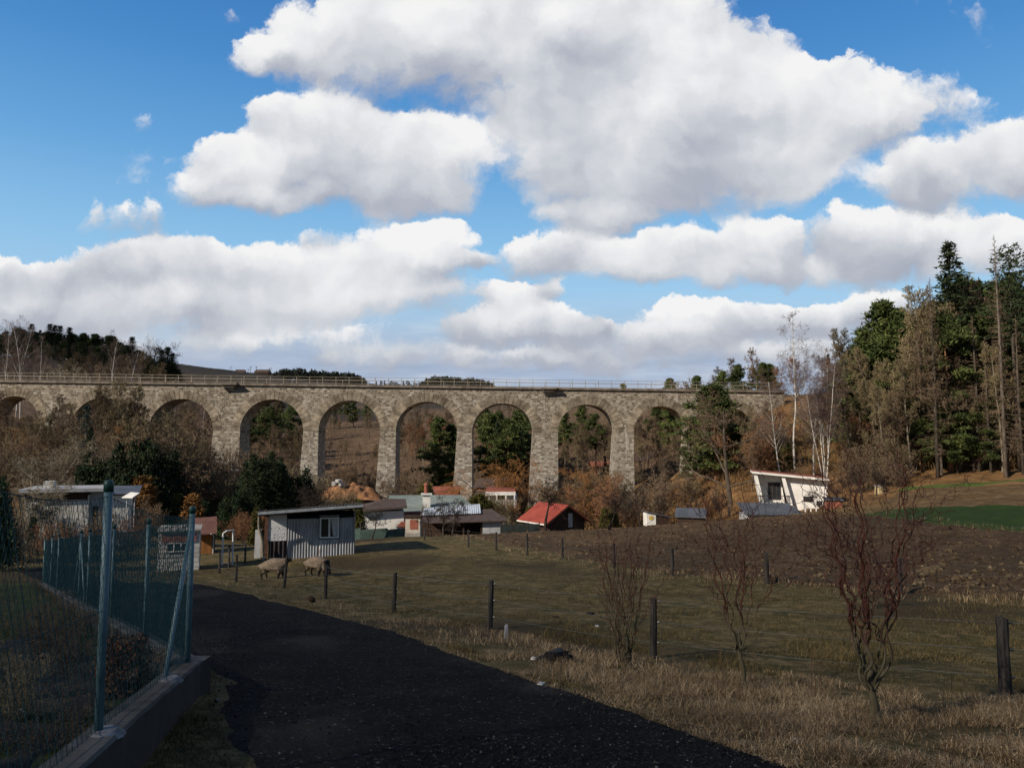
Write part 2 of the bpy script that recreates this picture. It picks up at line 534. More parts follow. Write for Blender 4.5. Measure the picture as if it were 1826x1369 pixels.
def _tps_fit(P, z, lam=1e-4):
    n = len(P)
    S = np.array([1.6, 1.0])           # across counts a little more than along
    Q = P * S
    r = np.linalg.norm(Q[:, None] - Q[None], axis=2)
    K = np.where(r > 0, r * r * np.log(r + 1e-12), 0) + lam * np.eye(n)
    Pm = np.concatenate([np.ones((n, 1)), Q], 1)
    A = np.zeros((n + 3, n + 3)); A[:n, :n] = K; A[:n, n:] = Pm; A[n:, :n] = Pm.T
    sol = np.linalg.solve(A, np.concatenate([z, np.zeros(3)]))
    return Q, sol, S


_TP = _tps_fit(GC[:, :2], np.sign(GC[:, 2]) * np.abs(GC[:, 2]) ** 0.75)


def _tps(u, l):
    Q, sol, S = _TP
    x = np.stack([u * S[0], l * S[1]], -1)
    out = np.empty(len(x))
    for a in range(0, len(x), 20000):
        c = x[a:a + 20000]
        r2 = ((c[:, None] - Q[None]) ** 2).sum(2)
        out[a:a + 20000] = (0.5 * r2 * np.log(r2 + 1e-20)) @ sol[:len(Q)] + sol[len(Q)] + c @ sol[len(Q) + 1:]
    return np.sign(out) * np.abs(out) ** (1 / 0.75)


def height(x, y, rough=True):
    x = np.atleast_1d(np.asarray(x, float)).ravel(); y = np.atleast_1d(np.asarray(y, float)).ravel()
    r = np.hypot(x, y); th = np.arctan2(x, y)
    tc = np.clip(th, -0.74, 0.74)
    d = np.clip(r * np.cos(tc), 0.9, 3300)
    z = _tps(np.tan(tc), np.log(d))
    b = sstep(0.8, 1.7, np.abs(th))
    zb = 0.02 * np.minimum(r, 300)
    z = z * (1 - b) + zb * b
    if rough:
        amp = np.clip(r * 0.006, 0.02, 0.6) * sstep(1.5, 6, r)
        z = z + amp * (fnoise(x / 2.3, y / 2.3, 3, 5) - .5) + np.clip((r - 60) * .004, 0, 1.2) * (fnoise(x / 17, y / 17, 3, 9) - .5)
    return z


def gz(x, y):
    return float(height(x, y)[0])


_rays = np.exp(np.linspace(math.log(2.0), math.log(900), 3000))


def at(px, py):
    """the ground point that the photograph shows at px, py"""
    u, v = uv_of(px, py)
    z = height(u * _rays, _rays)
    below = (EYE + v * _rays) < z
    k = int(np.argmax(below)) if below.any() else len(_rays) - 1
    d = _rays[k]
    return Vector((u * d, d, float(z[k])))


def on(px, d, dz=0.0, py=None):
    """ground point in the direction of column px at distance d"""
    u, _ = uv_of(px, py if py is not None else 900)
    return Vector((u * d, d, gz(u * d, d) + dz))


def poly_mask(x, y, poly):
    """signed distance to a polygon: positive inside"""
    x = np.asarray(x, float); y = np.asarray(y, float)
    P = np.asarray(poly, float); inside = np.zeros(x.shape, bool); dist = np.full(x.shape, 1e9)
    for i in range(len(P)):
        x0, y0 = P[i]; x1, y1 = P[(i + 1) % len(P)]
        c = ((y0 > y) != (y1 > y)) & (x < (x1 - x0) * (y - y0) / (y1 - y0 + 1e-12) + x0)
        inside ^= c
        dx, dy = x1 - x0, y1 - y0
        t = np.clip(((x - x0) * dx + (y - y0) * dy) / (dx * dx + dy * dy + 1e-12), 0, 1)
        dist = np.minimum(dist, np.hypot(x - x0 - t * dx, y - y0 - t * dy))
    return np.where(inside, dist, -dist)


# ---- outlines of what lies on the ground, seen from above
WALL_A, WALL_C, WALL_B = (-2.12, 3.0), (-3.37, 8.45), (-16.1, 27.5)   # the garden wall: towards the viewer, its corner, its far end
_re = [at(1420, 1369), at(1300, 1325), at(1130, 1265), at(950, 1212), at(750, 1140), at(560, 1088), at(450, 1060), at(352, 1040)]
ROAD_R = [(p.x, p.y) for p in _re]
ROAD_R = [(ROAD_R[0][0] + 2.2, 1.5), (ROAD_R[0][0] + .9, 3.2)] + ROAD_R
_le = [at(430, 1369), at(405, 1290), at(392, 1220)]
ROAD_L = [(p.x, p.y) for p in _le]
ROAD_L = [(ROAD_L[0][0] - .1, 1.0), (ROAD_L[0][0] - .05, 3.5)] + ROAD_L + [(-3.2, 9.3), (-5.5, 12.6), (-8.6, 16.9), (-11.6, 21.2), (-15.2, 26.6), (-19.5, 31.5)]
_far = [(-13.5, 28.3), (-16.5, 31.5), (-19, 35.5)]
ROAD = [(-0.2, -8)] + ROAD_L + [(-20.5, 35.8)] + list(reversed(_far)) + list(reversed(ROAD_R)) + [(5.5, -8)]
GARDEN = [WALL_A, WALL_C, WALL_B, (-30, 27), (-30, 1), (-2.2, 1)]

PLOUGH_NEAR = [(800, 51), (835, 47), (940, 41.5), (1003, 38.5), (1200, 29.5), (1368, 26.3), (1605, 23.2), (1826, 21.3), (2050, 20)]
PLOUGH_FAR = [(2050, 39), (1826, 40.5), (1680, 44), (1600, 48), (1530, 56), (1500, 63), (1300, 65), (900, 61), (830, 55)]


def strip(pts):
    return [(uv_of(px, 950)[0] * d, d) for px, d in pts]


PLOUGH = strip(PLOUGH_NEAR) + strip(PLOUGH_FAR)
CROP = strip([(2050, 39), (1826, 40.5), (1680, 44), (1600, 48), (1535, 55), (1600, 60), (1700, 56.5), (1826, 54), (2050, 53)])
STUBBLE = strip([(2050, 53), (1826, 54), (1700, 56.5), (1600, 60), (1570, 66), (1620, 76), (1700, 77), (1826, 76), (2050, 75)])
MEADOW = strip([(2050, 75), (1826, 76), (1700, 77), (1620, 76), (1590, 80), (1660, 90), (1826, 92), (2050, 92)])


def polar_grid(th, r):
    T, Rr = np.meshgrid(th, r)
    return (Rr * np.sin(T)).ravel(), (Rr * np.cos(T)).ravel()


def grid_faces(nr, nc):
    i = np.arange(nr - 1)[:, None] * nc; j = np.arange(nc - 1)[None, :]
    return np.stack([i + j, i + j + 1, i + nc + j + 1, i + nc + j], -1).reshape(-1, 4)


# ---- ground sheet to the horizon
def build_ground():
    th = np.concatenate([np.linspace(-math.pi, -0.72, 40)[:-1], np.linspace(-0.72, 0.72, 420), np.linspace(0.72, math.pi, 40)[1:]])
    r = np.concatenate([np.exp(np.linspace(math.log(0.6), math.log(9000), 460))])
    x, y = polar_grid(th, r)
    z = height(x, y)
    z -= 0.10 * sstep(0.0, 0.35, poly_mask(x, y, ROAD) - .05)
    z -= 0.14 * sstep(0.0, 0.8, poly_mask(x, y, PLOUGH) - .15)
    for p in (CROP, STUBBLE, MEADOW): z -= 0.12 * sstep(0.0, 1.0, poly_mask(x, y, p) - .15)
    mb = MB(); mb.add(np.stack([x, y, z], -1), grid_faces(len(r), len(th)))
    # zone masks: woodland floor / dry slope, and how grassy
    rr = np.hypot(x, y)
    wild = sstep(58, 85, rr + 10 * (fnoise(x / 9, y / 9, 3, 3) - .5))
    far = sstep(380, 520, rr)
    shade = sstep(126, 150, y + 14 * (fnoise(x / 12, y / 12, 3, 13) - .5)) * sstep(75, 40, x)
    m = MatB("ground", .95, .1)
    P = m.co('Position')
    n1 = m.noise(.8, 8, .7, P); n2 = m.noise(5.0, 5, .6, P); n3 = m.noise(.11, 4, .5, P)
    grass = m.ramp(n1, [(.3, (.034, .032, .011)), (.47, (.064, .054, .020)), (.6, (.115, .083, .036)), (.75, (.18, .13, .062))])
    grass = m.mix(m.math('MULTIPLY', m.step(m.noise(2.4, 9, .78, P), .46, .60), .85), grass, (.185, .135, .062))
    grass = m.mix(m.math('MULTIPLY', m.step(m.noise(3.1, 9, .78, P), .54, .64), .8), grass, (.026, .026, .010))
    grass = m.mix(m.step(n3, .5, .62), grass, (.050, .036, .018))
    w = m.ramp(m.noise(.35, 7, .66, P), [(.28, (.055, .036, .018)), (.42, (.13, .072, .030)), (.58, (.235, .130, .055)), (.8, (.34, .215, .10))])
    w = m.mix(m.step(m.noise(.07, 4, .5, P), .55, .68), w, (.055, .052, .020))
    fr = m.ramp(m.noise(.02, 5, .55, P), [(.35, (.026, .024, .018)), (.55, (.046, .038, .028)), (.7, (.066, .050, .035))])
    litter = m.ramp(m.noise(.5, 7, .68, P), [(.3, (.060, .042, .028)), (.5, (.125, .083, .052)), (.68, (.21, .135, .080)), (.82, (.27, .185, .11))])
    w = m.mix(m.attr('leaf_litter'), w, litter)
    c = m.mix(m.attr('wild'), grass, w); c = m.mix(m.attr('far'), c, fr)
    m.color(c); m.bump(m.noise(7, 8, .7, P), .8, .05)
    o = mb.build("ground", m.m, None, True)
    me = o.data
    for nm, a in (("wild", wild), ("far", far), ("leaf_litter", shade)):
        at_ = me.attributes.new(nm, 'FLOAT', 'POINT'); at_.data.foreach_set('value', a.astype(np.float32))
    tag(o, kind="structure")
    return o


def sheet(name, poly, step_r, lift, mat, rmin, rmax, th0, th1, nth, amp=0.0, fs=1.0, edge=.25, seed=1, clod=False):
    r = [rmin]
    while r[-1] < rmax: r.append(r[-1] * (1 + step_r))
    r = np.array(r); th = np.linspace(th0, th1, nth)
    x, y = polar_grid(th, r)
    s = poly_mask(x, y, poly) + .25 * (fnoise(x * 1.7, y * 1.7, 3, seed) - .5) * (1 if lift < .1 else 2)
    z = height(x, y) + lift * sstep(-.05, edge, s) - .12 * sstep(.15, -.5, s)
    if amp:
        if clod:
            h = np.abs(fnoise(x / fs, y / fs, 4, seed + 3, .6) - .5) * 2
            z += (amp * (h - .3) + amp * .7 * (fnoise(x / fs / 4, y / fs / 4, 2, seed + 8) - .5)) * sstep(0, edge, s)
        else:
            z += amp * (fnoise(x / fs, y / fs, 4, seed + 3) - .5)
    F_ = grid_faces(len(r), nth)
    keep = (s > -.55)[F_].any(1)
    F_ = F_[keep]
    used = np.unique(F_); remap = np.zeros(len(x), int); remap[used] = np.arange(len(used))
    mb = MB(); mb.add(np.stack([x, y, z], -1)[used], remap[F_])
    return tag(mb.build(name, mat, None, True), kind="structure")


def build_sheets():
    m = MatB("black_gravel", .95, .06)
    P = m.co('Position')
    sp_ = m.voro(38, P, 'F1', 'Color')
    spv = m.N.new('ShaderNodeSeparateColor'); m.L.new(sp_, spv.inputs[0])
    base = m.ramp(m.noise(1.1, 6, .6, P), [(.3, (.006, .006, .007)), (.5, (.009, .009, .010)), (.66, (.015, .014, .0135)), (.8, (.028, .025, .022))])
    base = m.mix(m.math('MULTIPLY', m.step(m.noise(.42, 5, .6, m.map(P, (1, .55, 1), rot=(0, 0, -.45))), .50, .66), .9), base, (.042, .036, .031))
    c = m.mix(m.step(spv.outputs[0], .88, 1.0), base, (.045, .045, .048))
    c = m.mix(m.step(spv.outputs[1], .985, .995), c, (.11, .105, .10))
    m.color(c); m.bump(m.math('ADD', m.voro(38, P), m.noise(90, 3, .6, P)), .9, .015)
    sheet("road", ROAD, .012, .012, m.m, 1.2, 46, -.75, .75, 420, .035, .5, .25, 21)
    g = MatB("mossy_lawn", .95, .1); P = g.co('Position')
    g.color(g.ramp(g.noise(1.3, 7, .68, P), [(.3, (.030, .042, .012)), (.5, (.055, .066, .020)), (.66, (.090, .085, .032)), (.8, (.15, .115, .055))])); g.bump(g.noise(14, 6, .7, P), .8, .04)
    sheet("garden_lawn", [(-2.45, 3.2), (-3.6, 8.6), (-16.0, 26.8), (-26, 26), (-26, 2.5), (-2.4, 2.5)], .012, .03, g.m, 2.6, 34, -.85, -.2, 260, .03, .6, .2, 81)
    m = MatB("ploughed_soil", .95, .1)
    P = m.co('Position')
    c = m.ramp(m.noise(1.7, 7, .65, P), [(.3, (.050, .030, .016)), (.5, (.100, .063, .034)), (.62, (.145, .095, .052)), (.78, (.22, .155, .088))])
    c = m.mix(m.step(m.noise(.16, 3, .5, P), .45, .65), c, (.075, .050, .028))
    m.color(c); m.bump(m.noise(9, 7, .7, P), 1.0, .09)
    sheet("ploughed_field", PLOUGH, .006, .05, m.m, 18, 72, -.14, .75, 620, .115, .42, .5, 31, True)
    g = MatB("winter_crop", .95, .1); P = g.co('Position')
    g.color(g.ramp(g.noise(1.5, 6, .6, P), [(.3, (.026, .050, .012)), (.6, (.038, .066, .016)), (.8, (.060, .075, .024))])); g.bump(g.noise(12, 5, .7, P), .7, .05)
    sheet("crop_strip", CROP, .008, .035, g.m, 36, 64, .35, .75, 200, .06, .5, .5, 41)
    g = MatB("maize_stubble", .95, .1); P = g.co('Position')
    g.color(g.ramp(g.noise(1.2, 8, .7, P), [(.3, (.07, .045, .022)), (.5, (.12, .075, .036)), (.64, (.19, .13, .065)), (.76, (.34, .26, .15))])); g.bump(g.noise(9, 5, .7, P), .9, .08)
    sheet("stubble_field", STUBBLE, .008, .035, g.m, 48, 82, .35, .75, 200, .10, .5, .5, 51)
    g = MatB("meadow_grass", .95, .1); P = g.co('Position')
    g.color(g.ramp(g.noise(.9, 6, .6, P), [(.3, (.055, .095, .020)), (.55, (.085, .115, .028)), (.8, (.15, .13, .05))])); g.bump(g.noise(12, 5, .7, P), .7, .05)
    sheet("meadow", MEADOW, .008, .035, g.m, 70, 96, .35, .75, 200, .06, .5, .5, 61)


def build_shade_blocker(tgt, out, fac, soft, seed, dist=700):
    """unseen sheet added behind the viewer, outlined so its shadow falls on tgt"""
    tgt = Vector(tgt); n = 70
    P = np.array(out); lo = P.min(0) - 8; hi = P.max(0) + 8
    X, Y = np.meshgrid(np.linspace(lo[0], hi[0], n), np.linspace(lo[1], hi[1], n)); X = X.ravel(); Y = Y.ravel()
    s = poly_mask(X, Y, out) + 5 * (fnoise(X / 9, Y / 9, 4, seed) - .5)
    th = 9 * np.clip(s / 14, 0, 1) ** .5 * (.5 + fnoise(X / 12, Y / 12, 4, seed + 1))
    F_ = grid_faces(n, n); F_ = F_[(s > 0)[F_].all(1)]
    V = np.concatenate([np.stack([X, Y, th], -1), np.stack([X, Y, -th * .25], -1)]); Fs = np.concatenate([F_, F_[:, ::-1] + n * n])
    used = np.unique(Fs); remap = np.zeros(len(V), int); remap[used] = np.arange(len(used))
    mb = MB(); mb.add(V[used], remap[Fs])
    cm = MatB("shade_blocker_veil", 1.0, 0).color((.85, .86, .88))
    tr = cm.N.new('ShaderNodeBsdfTransparent'); mx = cm.N.new('ShaderNodeMixShader'); mx.inputs[0].default_value = fac     # added shade sheet: some of the sun comes through its two faces
    ou = cm.N["Material Output"]; cm.L.new(tr.outputs[0], mx.inputs[1]); cm.L.new(cm.b.outputs[0], mx.inputs[2]); cm.L.new(mx.outputs[0], ou.inputs[0])
    o = mb.build("shade_blocker", cm.m, None, True); o.location = tgt + SUN_DIR * dist
    tag(o, kind="structure")


build_ground()
build_sheets()
build_shade_blocker((0, 0, -3.5), [(-60, -40), (-60, 18), (-35, 24), (-16, 30), (-7, 33), (0, 40), (12, 50), (26, 57), (45, 60), (90, 60), (90, -40)], .17, 5, 91)
build_shade_blocker((0, 0, -2.5), [(-60, -30), (-60, 22), (-32, 26), (-11, 25.5), (-6.5, 20.5), (-2.0, 14.0), (.5, 10.0), (2.6, 7.0), (4.2, 4.2), (6, -30)], .42, 5, 93)
build_shade_blocker((-150, 270, 30), [(-130, -75), (-130, 110), (10, 120), (75, 95), (85, -20), (20, -75)], .48, 9, 95, 900)
# ------------------------------------------------------------------ the viaduct
VD = 123.0            # distance of its near face
VT = 4.6              # thickness


def vx(px, py=760): return W(px, py, VD).x
def vz(px, py): return W(px, py, VD).z


def stone_mat(name, sx, sz, seed=0.0, pale=0.0):
    m = MatB(name, .92, .2)
    o = m.co('Object')
    nrm = m.N.new('ShaderNodeNewGeometry').outputs['Normal']
    sep = m.N.new('ShaderNodeSeparateXYZ'); m.L.new(o, sep.inputs[0])
    sn = m.N.new('ShaderNodeSeparateXYZ'); m.L.new(nrm, sn.inputs[0])
    side = m.math('GREATER_THAN', m.math('ABSOLUTE', sn.outputs[0]), .6)
    hx = m.math('ADD', m.math('MULTIPLY', sep.outputs[0], m.math('SUBTRACT', 1.0, side)), m.math('MULTIPLY', sep.outputs[1], side))
    cb = m.N.new('ShaderNodeCombineXYZ'); m.L.new(hx, cb.inputs[0]); m.L.new(sep.outputs[2], cb.inputs[1])
    cb.inputs[2].default_value = seed
    # uneven courses
    wob = m.noise(.9, 3, .5, cb.outputs[0], True)
    vm = m.N.new('ShaderNodeVectorMath'); vm.operation = 'MULTIPLY_ADD'; m.L.new(wob, vm.inputs[0]); vm.inputs[1].default_value = (.35, .16, 0)
    m.L.new(cb.outputs[0], vm.inputs[2])
    br = m.N.new('ShaderNodeTexBrick'); m.L.new(vm.outputs[0], br.inputs['Vector'])
    br.offset = .5; br.squash = .8; br.squash_frequency = 3
    br.inputs['Scale'].default_value = 1.0; br.inputs['Brick Width'].default_value = sx; br.inputs['Row Height'].default_value = sz
    br.inputs['Mortar Size'].default_value = .045; br.inputs['Mortar Smooth'].default_value = .35; br.inputs['Bias'].default_value = -.1
    br.inputs['Color1'].default_value = (0, 0, 0, 1); br.inputs['Color2'].default_value = (1, 1, 1, 1); br.inputs['Mortar'].default_value = (.5, .5, .5, 1)
    fac = m.math('ADD', m.math('MULTIPLY', br.outputs['Color'], .75), m.math('MULTIPLY', m.noise(.55, 5, .6, cb.outputs[0]), .35))
    c = m.ramp(fac, [(.10, (.088, .066, .045)), (.28, (.175, .136, .096)), (.48, (.25, .20, .145)), (.68, (.345, .288, .215)), (.88, (.49, .435, .35))])
    grey = m.ramp(fac, [(.1, (.14, .122, .10)), (.48, (.30, .27, .23)), (.88, (.54, .50, .44))])
    zz = m.math('ADD', sep.outputs[2], m.math('MULTIPLY', m.math('SUBTRACT', m.noise(.22, 3, .5, cb.outputs[0]), .5), 7.0))
    c = m.mix(m.step(zz, 5.0, -3.5), c, grey)        # the piers are greyer stone than the spandrels
    mo = m.mix(m.noise(.3, 3, .5, cb.outputs[0]), (.22, .185, .145), (.48, .44, .37))
    c = m.mix(br.outputs['Fac'], c, mo)
    # lime streaks and soot
    st = m.map(cb.outputs[0], (1.3, .09, 1))
    c = m.mix(m.math('MULTIPLY', m.step(m.noise(.8, 5, .6, st), .58, .72), .75), c, (.58, .55, .50))
    c = m.mix(m.math('MULTIPLY', m.step(m.noise(.5, 5, .6, st), .55, .72), .5), c, (.085, .072, .058))
    m.color(c)
    hgt = m.math('SUBTRACT', m.math('MULTIPLY', m.noise(2.2, 6, .65, o), .8), br.outputs['Fac'])
    hgt = m.math('ADD', hgt, m.math('MULTIPLY', br.outputs['Color'], .5))
    m.bump(hgt, 1.0, .14)
    return m.m


ARCHES = [(-20, 68, 706, 752), (126, 238, 709, 764), (265, 380, 711, 767), (428, 541, 712, 768), (568, 678, 714, 768), (706, 815, 716, 768),
          (842, 950, 719, 770), (995, 1097, 721, 770), (1130, 1226, 724, 771), (1256, 1345, 727, 770)]
VX0, VX1 = -130, 1400


def deck_y(px): return 681.5 + .0133 * px


def build_viaduct():
    Z0 = 0.0
    t = thing("stone_viaduct", (0, VD, 0), "long stone railway viaduct of round arches crossing the valley", "viaduct")
    stone = stone_mat("viaduct_stone", .62, .32)
    wall = MB()
    N = 26
    y1 = VT

    def dz(x_px): return vz(x_px, deck_y(x_px))
    spr = lambda a: vz(a[0], a[3])
    rings = []
    tops = []      # sampled underside of the spandrel wall: (px, z)
    prev = VX0
    cols = []
    for (l, r, cy, sy) in ARCHES:
        cols.append((prev, l, None))
        xs = [l + (r - l) * .5 * (1 - math.cos(math.pi * k / N)) for k in range(N + 1)]
        arc = []
        for k, x in enumerate(xs):
            a = math.pi * k / N
            arc.append((x, sy - (sy - cy) * math.sin(a)))
        cols.append((l, r, arc)); rings.append(arc); prev = r
    cols.append((prev, VX1, None))
    for (a, b, arc) in cols:
        if arc is None:
            zs = vz(a, 769)
            wall.add([(vx(a), 0, zs), (vx(b), 0, zs), (vx(b), 0, dz(b)), (vx(a), 0, dz(a)),
                      (vx(a), y1, zs), (vx(b), y1, zs), (vx(b), y1, dz(b)), (vx(a), y1, dz(a))],
                     np.array([(0, 1, 2, 3), (5, 4, 7, 6)]))
        else:
            for (xa, ya), (xb, yb) in zip(arc[:-1], arc[1:]):
                za, zb = vz(xa, ya), vz(xb, yb)
                wall.add([(vx(xa), 0, za), (vx(xb), 0, zb), (vx(xb), 0, dz(xb)), (vx(xa), 0, dz(xa)),
                          (vx(xa), y1, za), (vx(xb), y1, zb), (vx(xb), y1, dz(xb)), (vx(xa), y1, dz(xa))],
                         np.array([(0, 1, 2, 3), (5, 4, 7, 6), (0, 4, 5, 1)]))
    wall.add([(vx(VX0), 0, dz(VX0)), (vx(VX1), 0, dz(VX1)), (vx(VX1), y1, dz(VX1)), (vx(VX0), y1, dz(VX0))], np.array([(0, 1, 2, 3)]))
    for e in (VX0, VX1):
        wall.add([(vx(e), 0, vz(e, 769)), (vx(e), y1, vz(e, 769)), (vx(e), y1, dz(e)), (vx(e), 0, dz(e))], np.array([(0, 1, 2, 3)]))
    wall.build("spandrel_wall", stone, t)
    # piers (the face towards the light is battered)
    edges = [VX0] + [v for a in ARCHES for v in a[:2]] + [VX1]
    for k in range(0, len(edges), 2):
        a, b = edges[k], edges[k + 1]
        w = b - a
        end = a < 100 or b > 1340
        zt = vz(a, 769); zb = -15.0 if not end else -6.0
        drop_px = (zt - zb) / VD * F
        xa, xb = vx(a), vx(b)
        bat = 0 if end else drop_px * .062 / F * VD
        p = MB()
        n = 2
        p.hexa([(xa - bat, -.35 if not end else 0, zb), (xb + .02, -.35 if not end else 0, zb), (xb + .02, y1 + .35, zb), (xa - bat, y1 + .35, zb),
                (xa, 0.0, zt), (xb, 0.0, zt), (xb, y1, zt), (xa, y1, zt)])
        p.build("pier", stone, t)
    # arch rings of wedge stones
    rs = [nmat("voussoir_stone", (.145, .114, .080), (.33, .275, .205), .9, .92, .8, .08, 5, .3, src='Island')][0]
    for arc, (l, r, cy, sy) in zip(rings, ARCHES):
        g = MB(); cx = (l + r) / 2
        M = 25
        rad = (r - l) / 2; th_ = 15.5
        for k in range(M):
            a0, a1 = math.pi * k / M + .006, math.pi * (k + 1) / M - .006
            q = []
            rn = random.uniform(-1.2, 1.2)
            for ang, rr in ((a0, 0), (a1, 0), (a1, th_ + rn), (a0, th_ + rn)):
                x = cx - (rad + rr) * math.cos(ang); y = sy - ((sy - cy) + rr) * math.sin(ang)
                q.append((vx(x), vz(x, y)))
            dpt = random.uniform(.03, .07)
            g.prism(q, -dpt, .3)
        g.build("arch_ring", rs, t)
    # coping and track slab
    conc = nmat("coping_stone", (.13, .105, .08), (.25, .21, .17), 1.2, .9, .4, .03)
    c = MB()
    n = 60
    for k in range(n):
        a = VX0 + (VX1 - VX0) * k / n; b = VX0 + (VX1 - VX0) * (k + 1) / n - .15
        c.hexa([(vx(a), -.32, dz(a)), (vx(b), -.32, dz(b)), (vx(b), y1 + .32, dz(b)), (vx(a), y1 + .32, dz(a)),
                (vx(a), -.32, dz(a) + .36), (vx(b), -.32, dz(b) + .36), (vx(b), y1 + .32, dz(b) + .36), (vx(a), y1 + .32, dz(a) + .36)])
    c.build("coping", conc, t)
    # refuges on brackets
    for x0, x1 in ((396, 424), (966, 993)):
        f = MB(); zt = dz(x0)
        a, b = vx(x0), vx(x1)
        f.box(a, b, -1.2, -.322, zt - .02, zt + .30)
        f.box(a + .15, b - .5, -.85, -.01, zt - .42, zt - .03)
        f.box(a + .35, b - .7, -.5, -.01, zt - .78, zt - .43)
        f.build("refuge_bracket", conc, t)
    # railings
    steel = nmat("railing_steel", (.20, .17, .13), (.34, .28, .21), 3, .6, 0, spec=.4)
    for row, (yy, stp, x_end, nm) in enumerate(((-.16, 23.5, 1378, "railing"), (y1 + .1, 47, 1380, "railing"))):
        r = link(nm, None, t)
        xs = []; x = -60.0
        while x < x_end: xs.append(x); x += stp
        for x in xs:
            p = MB(); px_ = vx(x); z = dz(x) + .34
            p.box(px_ - .035, px_ + .035, yy - .035, yy + .035, z, z + 1.12)
            p.build("rail_post", steel, r)
        for hgt in (.58, 1.12):
            p = MB()
            for a, b in zip(xs[:-1], xs[1:]):
                za, zb = dz(a) + .34 + hgt, dz(b) + .34 + hgt
                A, B = vx(a), vx(b)
                p.hexa([(A, yy - .03, za), (B, yy - .03, zb), (B, yy + .03, zb), (A, yy + .03, za), (A, yy - .03, za + .055), (B, yy - .03, zb + .055), (B, yy + .03, zb + .055), (A, yy + .03, za + .055)])
            p.build("handrail", steel, r)
    return t


build_viaduct()
# ------------------------------------------------------------------ trees: one of each kind as mesh parts, then copies
rnd = random.Random(11)


def unit(v):
    l = math.sqrt(v[0] * v[0] + v[1] * v[1] + v[2] * v[2]) + 1e-9
    return (v[0] / l, v[1] / l, v[2] / l)


def grow(out, pos, d, L, r, lvl, P, rg):
    """one branch as a wandering row of sticks, with its side branches"""
    n = P['n'][lvl]; st = L / n; jit = P['jit'][lvl]; trop = P['trop'][lvl]
    last = lvl == len(P['n']) - 1
    kids = [] if last else sorted(rg.uniform(P['start'][lvl], 1.0) for _ in range(max(1, int(P['kids'][lvl] * rg.uniform(.75, 1.25)))))
    ki = 0
    rt = P['tip'][lvl] * r
    az = rg.uniform(0, 6.28)
    for i in range(n):
        d = unit((d[0] + rg.gauss(0, jit), d[1] + rg.gauss(0, jit), d[2] + rg.gauss(0, jit) + trop))
        new = (pos[0] + d[0] * st, pos[1] + d[1] * st, pos[2] + d[2] * st)
        r0 = r + (rt - r) * i / n; r1 = r + (rt - r) * (i + 1) / n
        out.append((lvl, pos, new, r0, r1))
        while ki < len(kids) and kids[ki] <= (i + 1) / n:
            t = kids[ki] * n - i
            p = (pos[0] + d[0] * st * t, pos[1] + d[1] * st * t, pos[2] + d[2] * st * t)
            az += 2.4 + rg.uniform(-.5, .5)
            sp_ = R(rg.uniform(*P['ang'][lvl]))
            ax = unit((-d[1] + .001, d[0], 0)) if abs(d[2]) < .98 else (1, 0, 0)
            bx = (d[1] * ax[2] - d[2] * ax[1], d[2] * ax[0] - d[0] * ax[2], d[0] * ax[1] - d[1] * ax[0])
            c, s_ = math.cos(az) * math.sin(sp_), math.sin(az) * math.sin(sp_)
            k = math.cos(sp_)
            nd = unit((d[0] * k + ax[0] * c + bx[0] * s_, d[1] * k + ax[1] * c + bx[1] * s_, d[2] * k + ax[2] * c + bx[2] * s_))
            f = kids[ki]
            shape = P['shape'][lvl](f)
            rk = max(P['rmin'], (r + (rt - r) * f) * P['rr'][lvl])
            grow(out, p, nd, P['len'][lvl] * L * shape * rg.uniform(.75, 1.2), rk, lvl + 1, P, rg)
            ki += 1
        pos = new


def bare(seed, H, P, trunk_levels=2):
    rg = random.Random(seed); out = []
    stems = P.get('stems', 1)
    for k in range(stems):
        if stems == 1:
            grow(out, (0, 0, -.3), (rg.gauss(0, .04), rg.gauss(0, .04), 1), H * P['trunk'], P['r'], 0, P, rg)
        else:
            a = rg.uniform(0, 6.28); sp_ = rg.uniform(.05, P.get('splay', .5))
            grow(out, (math.cos(a) * .15 * rg.random(), math.sin(a) * .15 * rg.random(), -.2), unit((math.cos(a) * sp_, math.sin(a) * sp_, 1)), H * P['trunk'] * rg.uniform(.6, 1.05), P['r'] * rg.uniform(.6, 1.1), 0, P, rg)
    T, C = MB(), MB()
    def put(mb, lv, sides):
        s_ = [o for o in out if o[0] in lv]
        if s_: mb.segs([o[1] for o in s_], [o[2] for o in s_], [o[3] for o in s_], [o[4] for o in s_], sides)
    nl = len(P['n'])
    put(T, range(0, 1), 7)
    if trunk_levels > 1: put(T, range(1, trunk_levels), 4)
    put(C, range(trunk_levels, nl), 3)
    return T, C


lin_ = lambda a, b: (lambda f: a + (b - a) * f)
P_OAK = dict(n=(8, 7, 6, 5, 3), jit=(.06, .16, .2, .24, .25), trop=(.02, .05, .06, .05, .03), kids=(11, 9, 7, 6), start=(.25, .2, .15, .15), tip=(.25, .25, .3, .5, .6),
             ang=((35, 75), (30, 65), (30, 65), (25, 60)), len=(.52, .5, .45, .42), shape=(lin_(1.15, .55), lin_(1, .7), lin_(1, .7), lin_(1, .7)), rr=(.5, .5, .55, .6), rmin=.012, r=.20, trunk=.9)
P_SLIM = dict(P_OAK, kids=(26, 8, 7, 5), start=(.35, .2, .15, .1), len=(.24, .5, .5, .45), ang=((30, 60), (25, 60), (25, 60), (25, 60)), r=.13, trunk=1.0, shape=(lin_(1.2, .35), lin_(1, .7), lin_(1, .7), lin_(1, .7)), rr=(.38, .5, .55, .6), rmin=.017)
